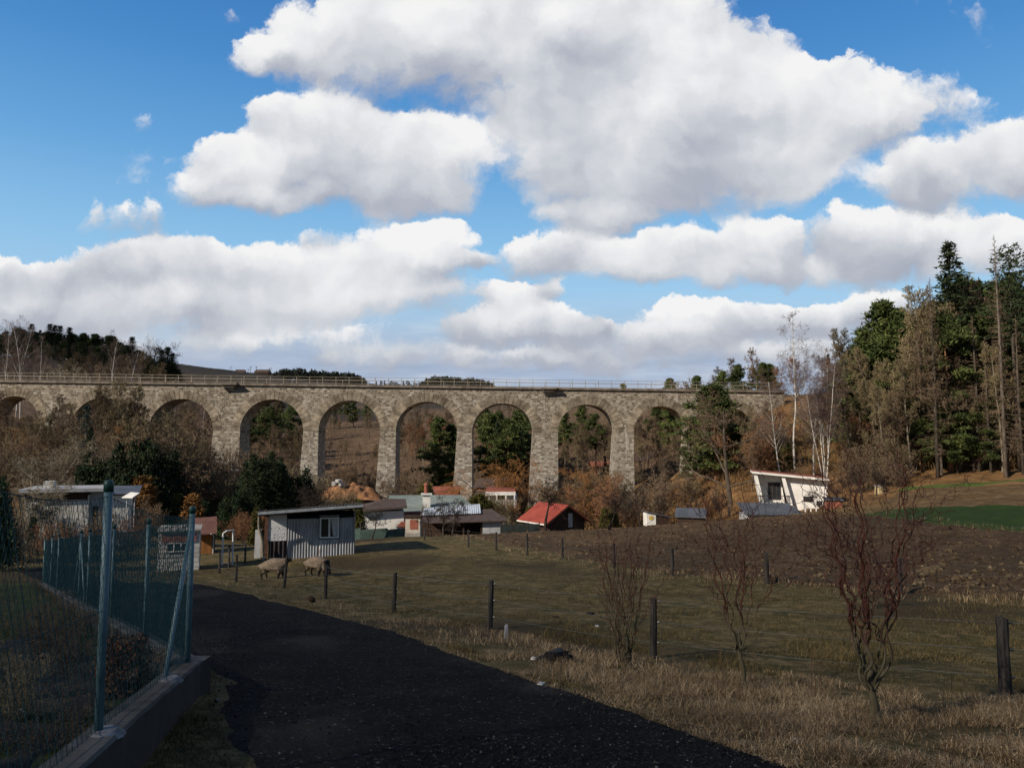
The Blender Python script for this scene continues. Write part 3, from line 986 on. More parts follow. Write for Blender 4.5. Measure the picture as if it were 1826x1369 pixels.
P_FRUIT = dict(P_OAK, n=(5, 7, 6, 4, 3), jit=(.10, .2, .26, .3, .3), trop=(.02, .09, .09, .08, .05), kids=(9, 11, 8, 6), start=(.45, .15, .1, .1), len=(1.0, .45, .42, .42), trunk=.5, r=.15, ang=((30, 65), (30, 70), (30, 70), (30, 65)), rr=(.55, .5, .5, .6), rmin=.010)
P_BIRCH = dict(P_OAK, n=(10, 6, 6, 5, 4), jit=(.035, .10, .14, .18, .18), trop=(.01, .05, .0, -.06, -.12), kids=(20, 7, 6, 4), start=(.35, .15, .1, .1), len=(.27, .5, .55, .6), ang=((25, 50), (25, 55), (30, 60), (25, 60)), r=.12, trunk=1.0, shape=(lin_(1.1, .4), lin_(1, .7), lin_(1, .8), lin_(1, .8)), rr=(.36, .42, .5, .6), tip=(.2, .2, .3, .5, .6), rmin=.008)
P_SCRUB = dict(P_OAK, n=(6, 5, 4, 3), jit=(.12, .2, .25, .25), trop=(.04, .06, .06, .04), kids=(9, 6, 5), start=(.2, .15, .1), len=(.45, .5, .5), ang=((25, 60), (25, 65), (25, 65)), r=.035, trunk=1.0, stems=9, splay=.65, shape=(lin_(1, .6), lin_(1, .7), lin_(1, .7)), rr=(.5, .6, .7), tip=(.3, .4, .6, .7), rmin=.013)


def needles(mb, C, n, size, wid, rg_np, up=.35, spread=1.0, flat=.7):
    """n needle tufts round every centre in C"""
    C = np.repeat(np.asarray(C, float), n, 0); m = len(C)
    d = rg_np.normal(size=(m, 3)); d[:, 2] *= flat; d[:, 2] += up
    d /= np.linalg.norm(d, axis=1)[:, None]
    off = rg_np.normal(size=(m, 3)) * spread * size * .45; off[:, 2] *= .6
    a = np.cross(d, rg_np.normal(size=(m, 3))); a /= np.linalg.norm(a, axis=1)[:, None] + 1e-9
    L = size * rg_np.uniform(.6, 1.3, m)
    mb.tris(C + off, a * (wid * rg_np.uniform(.7, 1.3, m))[:, None], d * L[:, None])


def spruce(seed, H, Rb, base=.12, gaps=.15, droop=.25, clump=5, nsz=.42, power=.85, whorl=.42):
    rg = random.Random(seed); g = np.random.default_rng(seed)
    T, C = MB(), MB()
    T.tube([(0, 0, -.4), (rg.gauss(0, .05), 0, H * .5), (0, 0, H)], [H * .014, H * .008, .02], 7)
    z = base * H; cs = []; sticks = []
    while z < H * .985:
        f = (z / H - base) / (1 - base)
        L0 = Rb * (1 - f) ** power + .12
        k = 7 if f < .7 else 5
        a0 = rg.uniform(0, 6.28)
        for j in range(k):
            if rg.random() < gaps: continue
            a = a0 + j * 6.283 / k + rg.gauss(0, .2); L = L0 * rg.uniform(.6, 1.12)
            dr = droop * (1 - f) + rg.gauss(0, .06) - .12 * f
            p0 = np.array((0, 0, z)); dirv = np.array((math.cos(a), math.sin(a), 0))
            sticks.append((p0, p0 + dirv * L + np.array((0, 0, -dr * L)), .03 * (1 - f) + .012, .008))
            m = max(2, int(L / .38))
            for q in range(m):
                t = (q + .6) / m
                sag = -dr * L * t + .10 * L * t * t
                side = rg.gauss(0, .16 * L * (1.1 - t * .6))
                cs.append(p0 + dirv * L * t + np.array((-math.sin(a) * side, math.cos(a) * side, sag)))
        z += whorl * rg.uniform(.8, 1.25) * (1 - .45 * f)
    T.segs([s_[0] for s_ in sticks], [s_[1] for s_ in sticks], [s_[2] for s_ in sticks], [s_[3] for s_ in sticks], 3)
    needles(C, cs, clump, nsz, nsz * .42, g, up=-.05, spread=.8, flat=.45)
    return T, C


def pine(seed, H, crown_from=.5, Rc=2.4, nb=26, lean=.0, clump=34, top=1.0):
    rg = random.Random(seed); g = np.random.default_rng(seed)
    T, C = MB(), MB()
    path = [(lean * H * t * t + rg.gauss(0, .06), rg.gauss(0, .06), H * t - (.4 if t == 0 else 0)) for t in np.linspace(0, 1, 9)]
    T.tube(path, np.linspace(H * .0155, .03, 9), 8)
    cs = []; sticks = []
    for k in range(nb):
        f = (k + rg.random()) / nb
        z = H * (crown_from + (.97 - crown_from) * f)
        x0 = lean * H * (z / H) ** 2
        prof = (math.sin(math.pi * min(1, (f * .82 + .18))) ** .6) * (1.0 if f < .6 else 1.25 - .6 * f)
        L = Rc * prof * rg.uniform(.45, 1.15); a = rg.uniform(0, 6.28); up = rg.uniform(-.1, .35) + .25 * f
        p0 = np.array((x0, 0, z)); e = p0 + np.array((math.cos(a) * L, math.sin(a) * L, up * L))
        mid = (p0 + e) / 2 + np.array((0, 0, -.06 * L))
        sticks += [(p0, mid, .055 * (1.2 - f), .035), (mid, e, .035, .015)]
        for q in range(rg.randint(4, 7)):
            t = rg.uniform(.45, 1.05)
            c = p0 + (e - p0) * t + np.array((rg.gauss(0, .28 * L * .6), rg.gauss(0, .28 * L * .6), rg.gauss(.1, .16)))
            sticks.append((p0 + (e - p0) * t * .85, c, .018, .008)); cs.append(c)
    cs += [np.array((lean * H + rg.gauss(0, .3), rg.gauss(0, .3), H * rg.uniform(.93, 1.0))) for _ in range(7)]
    for k in range(6):      # dead stubs below the crown
        z = H * rg.uniform(.2, crown_from); a = rg.uniform(0, 6.28); L = rg.uniform(.4, 1.5)
        p0 = np.array((lean * H * (z / H) ** 2, 0, z)); sticks.append((p0, p0 + np.array((math.cos(a) * L, math.sin(a) * L, rg.uniform(-.3, .2) * L)), .025, .008))
    T.segs([s_[0] for s_ in sticks], [s_[1] for s_ in sticks], [s_[2] for s_ in sticks], [s_[3] for s_ in sticks], 4)
    needles(C, cs, int(clump * 1.5), .42, .15, g, up=.5, spread=1.5, flat=.6)
    return T, C


def conifer_bush(seed, H, Rb, n=700, pointed=.8, tuft=6, lobes=0):
    """thuja, juniper, yew: dense upright sprays right down to the ground"""
    rg = np.random.default_rng(seed)
    T, C = MB(), MB()
    T.tube([(0, 0, -.3), (0, 0, H * .8)], [H * .02, .02], 6)
    z = rg.uniform(0.02, 1, n) ** .9
    prof = (1 - z) ** pointed * (1 - .25 * np.exp(-z * 14))
    a = rg.uniform(0, 6.283, n)
    lob = 1 + .22 * np.sin(a * 3 + seed) * np.sin(z * 7 + seed) + .12 * np.sin(a * 5 + z * 11)
    rad = Rb * prof * lob * rg.uniform(.45, 1.0, n) ** .5
    cs = np.stack([rad * np.cos(a), rad * np.sin(a), z * H * .96], -1)
    if lobes:      # several leaders of different height grown together
        cen = rg.uniform(-.62, .62, (lobes, 2)) * Rb; hh = rg.uniform(.5, 1.0, lobes); hh[0] = 1; cen[0] = 0
        k = rg.integers(0, lobes, n)
        sh = .58
        cs = np.stack([cs[:, 0] * sh + cen[k, 0], cs[:, 1] * sh + cen[k, 1], cs[:, 2] * hh[k]], -1)
    needles(C, cs, tuft, .10 * H ** .6, .045 * H ** .6, rg, up=1.1, spread=1.2, flat=.6)
    return T, C


def larch_dead(seed, H):
    """dead spruce: bare mast with short drooping sticks"""
    rg = random.Random(seed); T, C = MB(), MB()
    T.tube([(0, 0, -.4), (rg.gauss(0, .1), rg.gauss(0, .1), H * .5), (0, 0, H)], [H * .011, H * .007, .015], 7)
    st = []
    z = H * .12
    while z < H * .99:
        f = z / H
        L = (1.9 * (1 - f) ** .7 + .15) * rg.uniform(.3, 1.1); a = rg.uniform(0, 6.28)
        p0 = np.array((0, 0, z)); d = np.array((math.cos(a), math.sin(a), -.25 + .7 * f))
        e = p0 + d * L
        st.append((p0, e, .028, .014))
        for q in range(4):
            t = rg.uniform(.3, 1); c = p0 + d * L * t
            st.append((c, c + np.array((rg.gauss(0, .25), rg.gauss(0, .25), rg.uniform(-.45, .1))) * L * .7, .016, .011))
        z += rg.uniform(.05, .13)
    C.segs([s_[0] for s_ in st], [s_[1] for s_ in st], [s_[2] for s_ in st], [s_[3] for s_ in st], 3)
    return T, C


def bark(name, c1, c2, sc=6, vary=.3):
    return nmat(name, c1, c2, sc, .95, .5, .03, 5, vary, .1, stretch=(1, 1, .25))


M_BARK = bark("grey_bark", (.060, .047, .035), (.13, .105, .080))
M_TWIG = bark("brown_twig", (.115, .080, .052), (.21, .150, .098))
M_BARK_L = bark("pale_bark", (.14, .115, .085), (.26, .22, .165))
M_TWIG_L = bark("olive_twig", (.14, .108, .060), (.24, .19, .108))
M_BARK_W = bark("silvery_bark", (.21, .18, .135), (.34, .30, .23))
M_TWIG_W = bark("silvery_twig", (.19, .155, .105), (.30, .25, .175))
M_TWIG_D = bark("dark_twig", (.030, .022, .018), (.060, .045, .036))
M_TWIG_R = bark("red_twig", (.16, .078, .042), (.27, .14, .075))
M_TWIG_O = bark("orange_twig", (.20, .095, .035), (.34, .17, .065))
M_TWIG_P = bark("purple_twig", (.12, .080, .070), (.19, .135, .115))
M_PINEB = bark("pine_bark", (.14, .070, .038), (.25, .135, .075))
M_SPRB = bark("spruce_bark", (.075, .058, .045), (.15, .125, .10))


def needle_mat(name, a, b, vary=.25):
    if name in _mats: return _mats[name]
    m = MatB(name, .75, .2)
    c = m.mix(m.step(m.noise(.7, 3, .5), .35, .65), a, b)
    c = m.vary(m.vary(c, .35, 'Island'), vary)
    m.color(c)
    m.b.inputs["Subsurface Weight"].default_value = 0
    _mats[name] = m.m
    return m.m


M_SPR = needle_mat("spruce_needles", (.020, .034, .013), (.044, .060, .022))
M_PINE = needle_mat("pine_needles", (.042, .062, .018), (.100, .118, .034))
M_THUJA = needle_mat("thuja_sprays", (.050, .048, .010), (.105, .090, .020))
M_YEW = needle_mat("dark_sprays", (.012, .024, .009), (.030, .046, .016))
M_BLUE = needle_mat("blue_needles", (.030, .048, .040), (.065, .090, .075))
M_RUST = needle_mat("rust_sprays", (.13, .060, .016), (.22, .11, .030))
M_BIRCH = MatB("birch_bark", .8, .2)
_o = M_BIRCH.co()
_f = M_BIRCH.step(M_BIRCH.noise(5, 5, .65, M_BIRCH.map(_o, (.5, .5, 2.2))), .57, .66)
M_BIRCH.color(M_BIRCH.mix(_f, (.50, .47, .42), (.07, .06, .05))); M_BIRCH = M_BIRCH.m

PROTO = {}


def proto(key, H, TC, mats):
    T, C = TC
    parts = [("trunk", T.mesh("trunk", mats[0], True)), ("crown", C.mesh("crown", mats[1], False))]
    PROTO.setdefault(key, []).append((H, parts))


for k in range(4): proto("slim", 12, bare(100 + k, 12, P_SLIM), (M_BARK, M_TWIG))
for k in range(2): proto("slim_pale", 13, bare(120 + k, 13, dict(P_SLIM, kids=(26, 9, 8, 5), rmin=.017)), (M_BARK_L, M_TWIG_L))
for k in range(2): proto("oak", 11, bare(140 + k, 11, P_OAK), (M_BARK, M_TWIG))
for k in range(2): proto("pale_oak", 10, bare(150 + k, 10, dict(P_OAK, stems=3, splay=.35, r=.13, rmin=.015)), (M_BARK_W, M_TWIG_W))
for k in range(3): proto("fruit", 6, bare(160 + k, 6, P_FRUIT), (M_TWIG_D, M_TWIG_D))
for k in range(3): proto("birch", 15, bare(180 + k, 15, P_BIRCH), (M_BIRCH, M_TWIG_P))
proto("birch_clump", 15, bare(190, 15, dict(P_BIRCH, stems=6, splay=.13, r=.075, kids=(15, 7, 6, 5))), (M_BIRCH, M_TWIG_P))
proto("red_tree", 11, bare(195, 11, dict(P_SLIM, kids=(26, 8, 7, 5), len=(.33, .5, .5, .45), rmin=.014)), (M_BARK, M_TWIG_R))
for k in range(3): proto("scrub", 4, bare(200 + k, 4, P_SCRUB, 1), (M_BARK, M_TWIG))
for k in range(2): proto("pale_scrub", 4, bare(210 + k, 4, P_SCRUB, 1), (M_BARK_L, M_TWIG_L))
for k in range(2): proto("red_scrub", 4, bare(220 + k, 4, P_SCRUB, 1), (M_BARK, M_TWIG_R))
for k in range(2): proto("orange_tree", 6, bare(230 + k, 6, dict(P_SCRUB, n=(6, 6, 5, 4), kids=(12, 8, 7), trop=(.04, -.02, -.14, -.2), stems=6, r=.06, rmin=.010), 1), (M_BARK, M_TWIG_O))
for k in range(3): proto("spruce", 18, spruce(300 + k, 18, 3.1), (M_SPRB, M_SPR))
proto("spruce_tall", 26, spruce(310, 26, 3.4, base=.45, gaps=.28, nsz=.5, droop=.35), (M_SPRB, M_SPR))
proto("fir_flat", 26, spruce(311, 26, 4.6, base=.55, gaps=.42, nsz=.5, droop=.05, power=.4, whorl=.75), (M_SPRB, M_SPR))
proto("blue_spruce", 11, spruce(312, 11, 2.2, base=.05, gaps=.3, nsz=.36, droop=.1), (M_SPRB, M_BLUE))
for k in range(4): proto("pine", 15, pine(320 + k, 15, .42 + .06 * k, 2.6), (M_PINEB, M_PINE))
for k in range(2): proto("pine_full", 13, pine(330 + k, 13, .16, 3.0, 46), (M_PINEB, M_PINE))
for k in range(2): proto("thuja", 3, conifer_bush(340 + k, 3, .7), (M_SPRB, M_THUJA))
for k in range(2): proto("yew", 6, conifer_bush(350 + k, 6, 2.9, 1900, .75, 5, 9), (M_SPRB, M_YEW))
proto("rust_bush", 3, conifer_bush(360, 3, .9, 420, .7), (M_SPRB, M_RUST))
for k in range(2): proto("dead_spruce", 22, larch_dead(370 + k, 22), (M_SPRB, M_TWIG))

KIND_OF = dict(slim="bare_tree", slim_pale="bare_tree", oak="bare_tree", pale_oak="bare_tree", fruit="fruit_tree", birch="birch_tree", birch_clump="birch_tree", red_tree="bare_tree",
               scrub="bare_shrub", pale_scrub="bare_shrub", red_scrub="bare_shrub", orange_tree="willow_tree", spruce="spruce_tree", spruce_tall="spruce_tree", fir_flat="fir_tree",
               blue_spruce="spruce_tree", pine="pine_tree", pine_full="pine_tree", thuja="thuja_shrub", yew="yew_shrub", rust_bush="conifer_shrub", dead_spruce="dead_spruce")
CAT_OF = dict(bare_tree="tree", fruit_tree="fruit tree", birch_tree="birch", bare_shrub="shrub", willow_tree="willow", spruce_tree="spruce", fir_tree="fir", pine_tree="pine",
              thuja_shrub="thuja", yew_shrub="yew", conifer_shrub="conifer", dead_spruce="dead tree")


def plant(key, pos, H, label, group=None, var=None, rot=None, wide=1.0, lean=0.0, leandir=0.0):
    v = PROTO[key]; H0, parts = v[(var if var is not None else rnd.randrange(len(v))) % len(v)]
    t = link(KIND_OF[key], None)
    s_ = H / H0
    t.location = pos; t.scale = (s_ * wide, s_ * wide, s_)
    t.rotation_euler = (0, lean, rot if rot is not None else rnd.uniform(0, 6.28))
    tag(t, label, CAT_OF[KIND_OF[key]], group)
    for nm, me in parts: link(nm, me, t)
    return t


def plant_px(key, px, d, top, label, group=None, dz=0.0, **k):
    """a tree at column px and distance d whose top the photograph shows at row top"""
    p = on(px, d, dz, py=(top + 850) / 2)
    H = max(.6, W(px, top, d).z - p.z)
    return plant(key, p, H, label, group, **k)


WOODS = []       # (key, px, d, top, region) collected, sorted from one side to the other, then labelled by rank


def wood(key, px, d, top, region, **k):
    WOODS.append((key, px, d, top, region, k))


def plant_woods():
    by = {}
    for w in WOODS: by.setdefault((w[4], DESC[w[0]][1]), []).append(w)
    for (region, noun), L in by.items():
        L.sort(key=lambda w: w[1])
        n = len(L)
        for i, (key, px, d, top, rg_, k) in enumerate(L):
            adj, nn = DESC[key]
            where = REGION[rg_]
            if n == 1: lab = f"{adj} {nn} {where}"
            elif n <= 49: lab = f"{adj.split()[-1]} {nn} {where}, {ORDX[i]} from the left"
            else: lab = f"{adj} {nn} {where}"
            plant_px(key, px, d, top, lab, f"{nn} trees {where}" if n > 1 else None, **k)


DESC = dict(slim=("slim grey-brown", "bare tree"), slim_pale=("pale olive", "twiggy tree"), oak=("spreading brown", "broad bare tree"), pale_oak=("pale many-stemmed", "bare lime"),
            fruit=("dark gnarled", "fruit tree"), birch=("white-stemmed", "birch"), birch_clump=("white many-stemmed", "birch clump"), red_tree=("reddish-brown", "twiggy reddish tree"),
            scrub=("brown leafless", "scrub bush"), pale_scrub=("pale leafless", "straw-coloured bush"), red_scrub=("reddish leafless", "reddish bush"), orange_tree=("golden-orange", "weeping bush"),
            spruce=("dark green", "spruce"), spruce_tall=("very tall dark", "spruce"), fir_flat=("flat-topped dark", "fir"), blue_spruce=("grey-blue", "blue spruce"), pine=("green long-stemmed", "pine"),
            pine_full=("dense green", "bushy pine"), thuja=("olive-green upright", "thuja"), yew=("dense dark green", "yew"), rust_bush=("rust-brown", "conifer bush"), dead_spruce=("dead needleless", "spruce mast"))
ORDX = ORD + ["twenty-" + o for o in ORD[:9]] + ["thirtieth"] + ["thirty-" + o for o in ORD[:9]] + ["fortieth"] + ["forty-" + o for o in ORD[:9]]
REGION = {"a1": "through the arch above the dark yews", "a2": "through the arch above the garden spruces", "a3": "through the arch above the orange bank",
          "a4": "through the arch behind the stone chimney", "a5": "through the arch above the white villa", "a6": "through the arch beyond the red cabin",
          "a7": "through the arch beside the big pine", "hill": "on the dark wooded hill above the viaduct", "hillmid": "halfway up the dark wooded hill", "hillfront": "at the foot of the dark wooded hill", "leftbank2": "close under the first arches", "leftgarden2": "in front of the low white building", "edge3": "in the second row of the conifer wood", "villa": "in front of the white flat-roofed villa", "edge5": "before the first row of the conifer wood", "edge4": "low at the foot of the conifer wood", "slope2": "on the rusty slope under the birches", "deep2": "deepest in the conifer wood", "edge2": "among the tall dead spruce masts",
          "lefttop": "behind the viaduct railing under the dark hill",
          "leftbank": "on the bank below the first arches", "yew": "in the thicket before the arches", "slope": "on the rusty slope above the white chalet",
          "top": "above the railway beyond the viaduct's end", "edge": "at the front edge of the conifer wood", "deep": "inside the conifer wood", "gardens": "in the gardens below the viaduct",
          "chalet": "beside the white slanted chalet", "fieldedge": "along the field edge", "shed": "behind the sheet metal shed", "leftgarden": "beyond the green mesh fence"}
# ------------------------------------------------------------------ where the trees stand
rw = random.Random(23)


def U(a, b): return rw.uniform(a, b)


def through(region, l, r, spec):
    for key, n, d0, d1, t0, t1 in spec:
        for i in range(n):
            px = l + (r - l) * (i + U(.1, .9)) / n
            wood(key, px, U(d0, d1), U(t0, t1), region)


through("a1", 262, 378, [("birch", 3, 150, 165, 712, 735), ("slim", 4, 150, 185, 705, 740), ("scrub", 4, 132, 140, 815, 845), ("slim", 3, 190, 215, 700, 712)])
through("a2", 432, 545, [("pine_full", 3, 165, 190, 708, 730), ("pine", 1, 150, 160, 722, 740), ("slim", 5, 145, 170, 760, 790), ("scrub", 3, 132, 145, 835, 850), ("slim", 2, 190, 210, 705, 715)])
through("a3", 570, 690, [("pine", 3, 210, 240, 712, 730), ("spruce", 2, 215, 235, 708, 725), ("slim", 6, 160, 190, 775, 800), ("scrub", 5, 138, 165, 822, 845), ("oak", 2, 200, 215, 735, 755)])
through("a4", 708, 815, [("slim", 7, 160, 200, 705, 760), ("red_tree", 2, 150, 165, 745, 765), ("pine_full", 1, 140, 142, 742, 748), ("pine_full", 1, 138, 140, 758, 762), ("scrub", 3, 135, 145, 840, 855)])
WOODS[-5] = WOODS[-5][:1] + (781.0, 139.0, 748, "a4", {})
WOODS[-4] = WOODS[-4][:1] + (806.0, 141.0, 760, "a4", {})
through("a5", 838, 955, [("pine_full", 3, 138, 150, 738, 765), ("pine", 3, 150, 165, 715, 735), ("spruce", 2, 140, 150, 750, 765), ("slim", 4, 180, 215, 716, 725), ("scrub", 2, 132, 140, 845, 860)])
through("a6", 990, 1108, [("pine", 3, 145, 160, 718, 740), ("pine_full", 1, 165, 175, 716, 725), ("slim", 6, 145, 175, 745, 775), ("spruce", 1, 135, 140, 800, 812), ("scrub", 3, 132, 145, 835, 850)])
through("a7", 1130, 1240, [("pine_full", 2, 150, 165, 712, 730), ("birch", 1, 135, 137, 722, 724), ("slim", 7, 138, 170, 735, 775), ("scrub", 4, 130, 140, 820, 840)])
# dark wooded hill
for i in range(46):
    px = -30 + i * 7.8 + U(-3, 3)
    ridge = np.interp(px, [-40, 50, 130, 190, 230, 300, 330], [588, 588, 593, 600, 618, 642, 668])
    wood("spruce" if i % 3 == 0 else "pine_full", px, U(300, 335), ridge + U(-3, 10), "hill", wide=1.5)
for px, top in ((50, 577), (83, 577), (92, 579), (101, 580), (118, 583), (231, 600), (295, 618), (284, 622), (304, 628)):
    wood("spruce", px, 300 if px < 260 else 265, top, "hill", wide=2.3)
for i in range(36):
    px = -25 + i * 9.6 + U(-4, 4)
    wood(("spruce", "slim", "pine_full")[i % 3], px, U(262, 292), np.interp(px, [-40, 130, 190, 230, 320], [600, 606, 614, 632, 662]) + U(-4, 8), "hillmid", wide=1.3)
for i in range(34):
    px = -20 + i * 9.4 + U(-4, 4)
    wood("slim" if i % 2 else "slim_pale", px, U(205, 250), np.interp(px, [-40, 130, 230, 320], [618, 622, 638, 660]) + U(-5, 10), "hillfront", wide=1.4)
for px, top in ((258, 607), (272, 611), (288, 612)): wood("oak", px, 280, top, "hill")
# trees standing just behind the railing, at the near foot of the hill
for px, top, d in ((8, 572, 140), (38, 568, 138), (30, 575, 142), (74, 608, 150), (197, 592, 138), (224, 612, 140)): wood("birch", px, d, top, "lefttop")
for i in range(14): wood("slim" if i % 3 else "slim_pale", -20 + i * 21 + U(-6, 6), U(150, 200), U(622, 652), "lefttop")
for px, top in ((252, 645), (268, 650), (150, 640)): wood("pale_oak", px, 140, top, "lefttop")
# scrubby bank left of the tall arches
wood("pale_oak", 70, 62, 745, "leftbank", var=0, wide=1.15)
for px, d, top, key in ((20, 105, 735, "oak"), (115, 108, 722, "slim"), (140, 100, 735, "slim"), (196, 110, 690, "slim_pale"), (215, 108, 680, "slim_pale"), (233, 112, 690, "slim_pale"), (205, 112, 700, "slim"), (250, 110, 720, "slim"),
                        (180, 106, 700, "slim"), (-15, 95, 730, "slim"), (270, 100, 760, "scrub"), (262, 100, 772, "orange_tree")):
    wood(key, px, d, top, "leftbank")
wood("birch", 190, 113, 700, "leftbank")
for i in range(22): wood("scrub" if i % 3 else "pale_scrub", -10 + i * 13 + U(-7, 7), U(75, 108), U(775, 825), "leftbank")
wood("blue_spruce", 153, 88, 722, "leftbank")
wood("spruce", 160, 80, 760, "leftbank")
# dark thicket
for px, d, top, key in ((205, 74, 800, "yew"), (238, 72, 778, "yew"), (262, 74, 785, "yew"), (285, 76, 815, "yew"), (222, 70, 840, "yew"), (180, 78, 815, "yew"), (462, 76, 812, "yew"),
                        (430, 70, 870, "yew"), (405, 66, 880, "yew"), (500, 78, 815, "yew"), (365, 68, 890, "yew"), (318, 68, 880, "thuja")):
    wood(key, px, d, top, "yew", wide=.85 if key == "yew" else 1)
for px, d, top in ((452, 74, 808), (484, 75, 802), (440, 72, 838), (505, 76, 828)): wood("spruce", px, d, top, "yew", wide=1.5)
for px, d, top in ((255, 66, 848), (262, 65, 862), (345, 66, 880)): wood("rust_bush", px, d, top, "yew", wide=1.3)
for i in range(18): wood(("scrub", "scrub", "pale_scrub")[i % 3], 295 + i * 8.2 + U(-5, 5), U(82, 112), U(745, 815) if i < 9 else U(790, 850), "yew")
for px, d, top in ((300, 95, 760), (335, 100, 752), (350, 92, 790), (312, 105, 770)): wood("slim", px, d, top, "yew")
for px, d, top in ((520, 84, 842), (545, 82, 838), (500, 82, 850), (560, 86, 852), (530, 78, 868), (590, 90, 862)): wood("pale_scrub", px, d, top, "yew")
for px, d, top in ((436, 58, 905), (420, 60, 915), (445, 62, 898)): wood("red_scrub", px, d, top, "shed")
for px, d, top in ((572, 60, 815),): wood("fruit", px, d, top, "shed", var=1)
for px, d, top in ((458, 47, 905), (640, 58, 890)): wood("thuja", px, d, top, "shed", wide=.8)
# valley gardens
wood("fruit", 972, 55, 812, "gardens", var=0)
wood("fruit", 1084, 58, 845, "gardens", var=1, wide=1.2)
wood("fruit", 1142, 62, 848, "gardens", var=2)
wood("fruit", 790, 51, 858, "gardens", var=2)
wood("fruit", 808, 52.5, 862, "gardens", var=0)
wood("fruit", 665, 49, 888, "gardens", var=1)
wood("fruit", 770, 49.5, 880, "gardens", var=1)
wood("fruit", 1190, 78, 862, "gardens", var=1)
wood("fruit", 1285, 74, 865, "gardens", var=0)
wood("fruit", 1240, 80, 850, "gardens", var=2)
for px, d, top in ((908, 107, 828), (890, 110, 834), (936, 104, 838), (1020, 92, 835), (1045, 95, 842)): wood("orange_tree", px, d, top, "gardens", wide=1.3)
for px, d, top in ((846, 82, 885), (856, 82, 880), (864, 82, 888), (872, 82, 893), (1078, 75, 905), (1092, 76, 902), (945, 76, 903), (760, 84, 862)): wood("thuja", px, d, top, "gardens", wide=1.15)
for i in range(16): wood(("scrub", "pale_scrub", "red_scrub")[i % 3], 990 + i * 19 + U(-8, 8), U(84, 108), U(838, 868), "gardens")
for px, d, top in ((700, 100, 845), (735, 104, 850), (760, 100, 840), (640, 100, 862), (615, 96, 868)): wood("scrub", px, d, top, "gardens")
# rusty slope on the far side, chalet, big pine
wood("pine_full", 1275, 104, 688, "slope", var=0, wide=1.55)
wood("pine_full", 1310, 106, 745, "slope", var=1, wide=1.2)
wood("pine_full", 1240, 108, 748, "slope", var=1, wide=1.1)
wood("oak", 1300, 88, 700, "slope", var=0, wide=1.35)
wood("birch_clump", 1468, 92, 600, "slope", var=0, rot=0.6)
wood("birch", 1413, 100, 570, "slope", var=1)
wood("birch", 1395, 92, 675, "slope", var=2, lean=-.16, rot=0.0)
wood("birch", 1447, 96, 612, "slope", var=0)
for px, d, top in ((1430, 118, 640), (1460, 120, 645), (1400, 122, 655), (1490, 120, 650)): wood("red_tree", px, d, top, "slope")
for i in range(20): wood(("red_scrub", "pale_scrub", "red_scrub", "pale_scrub")[i % 4], 1330 + i * 14 + U(-8, 8), U(98, 118), U(725, 800), "slope")
for px, d, top in ((1350, 100, 735), (1385, 104, 720), (1340, 96, 760), (1180, 100, 800), (1320, 110, 740)): wood("slim", px, d, top, "slope")
wood("thuja", 1394, 101, 776, "chalet", wide=1.5)
wood("fruit", 1495, 69, 848, "chalet", var=0, wide=1.25)
wood("fruit", 1455, 69.5, 862, "chalet", var=1, wide=1.2)
for px, d, top in ((1535, 74, 815), (1560, 78, 812), (1515, 72, 830)): wood("fruit", px, d, top, "fieldedge", wide=1.1)
for px, d, top in ((1530, 86, 800), (1550, 88, 795), (1580, 90, 800), (1600, 88, 812)): wood("scrub", px, d, top, "fieldedge")
# trees over the end of the viaduct
for px, d, top, key in ((1195, 175, 676, "pine_full"), (1112, 230, 685, "pine_full"), (1245, 150, 672, "pine_full"), (1265, 155, 655, "slim"), (1290, 150, 664, "pine_full"), (1318, 145, 652, "pine_full"), (1305, 150, 640, "slim"), (1352, 148, 622, "slim"), (1362, 142, 648, "pine_full"),
                        (1340, 155, 650, "slim"), (1380, 140, 660, "scrub"), (1375, 150, 650, "pine_full"), (1480, 150, 630, "spruce"), (1505, 150, 640, "pine"), (1236, 150, 682, "scrub")):
    wood(key, px, d, top, "top")
# the conifer wood
wood("spruce_tall", 1700, 98, 428, "edge", var=0, wide=1.25)
wood("fir_flat", 1808, 94, 432, "edge", var=0, wide=.8)
wood("fir_flat", 1850, 98, 445, "edge", var=0, wide=.9)
wood("pine_full", 1582, 104, 540, "edge", var=0, wide=1.0)
wood("pine_full", 1612, 108, 556, "edge", var=1, wide=.9)
wood("pine_full", 1545, 112, 590, "edge", var=1)
wood("pine_full", 1650, 100, 640, "edge", var=1, wide=1.0)
wood("pine_full", 1722, 98, 590, "edge", var=0, wide=1.0)
wood("pine_full", 1745, 96, 640, "edge", var=1, wide=.9)
wood("pine", 1690, 94, 560, "edge", var=0)
wood("pine", 1755, 99, 545, "edge", var=1)
wood("pine", 1636, 103, 585, "edge", var=2)
wood("dead_spruce", 1665, 91, 495, "edge", var=0)
wood("dead_spruce", 1783, 90, 418, "edge", var=1, wide=.8)
wood("dead_spruce", 1790, 91, 530, "edge", var=0)
wood("dead_spruce", 1740, 93, 560, "edge", var=1)
wood("dead_spruce", 1762, 92, 600, "edge", var=0)
wood("dead_spruce", 1818, 90, 560, "edge", var=0)
for px, d, top in ((1515, 104, 590), (1535, 100, 640), (1560, 98, 620), (1598, 96, 640), (1640, 96, 520), (1672, 100, 545), (1572, 92, 690), (1600, 94, 705)): wood("slim_pale", px, d, top, "edge")
for px, d, top in ((1735, 104, 500), (1760, 102, 510), (1720, 108, 520), (1800, 106, 520), (1830, 104, 520)): wood("slim", px, d, top, "edge")
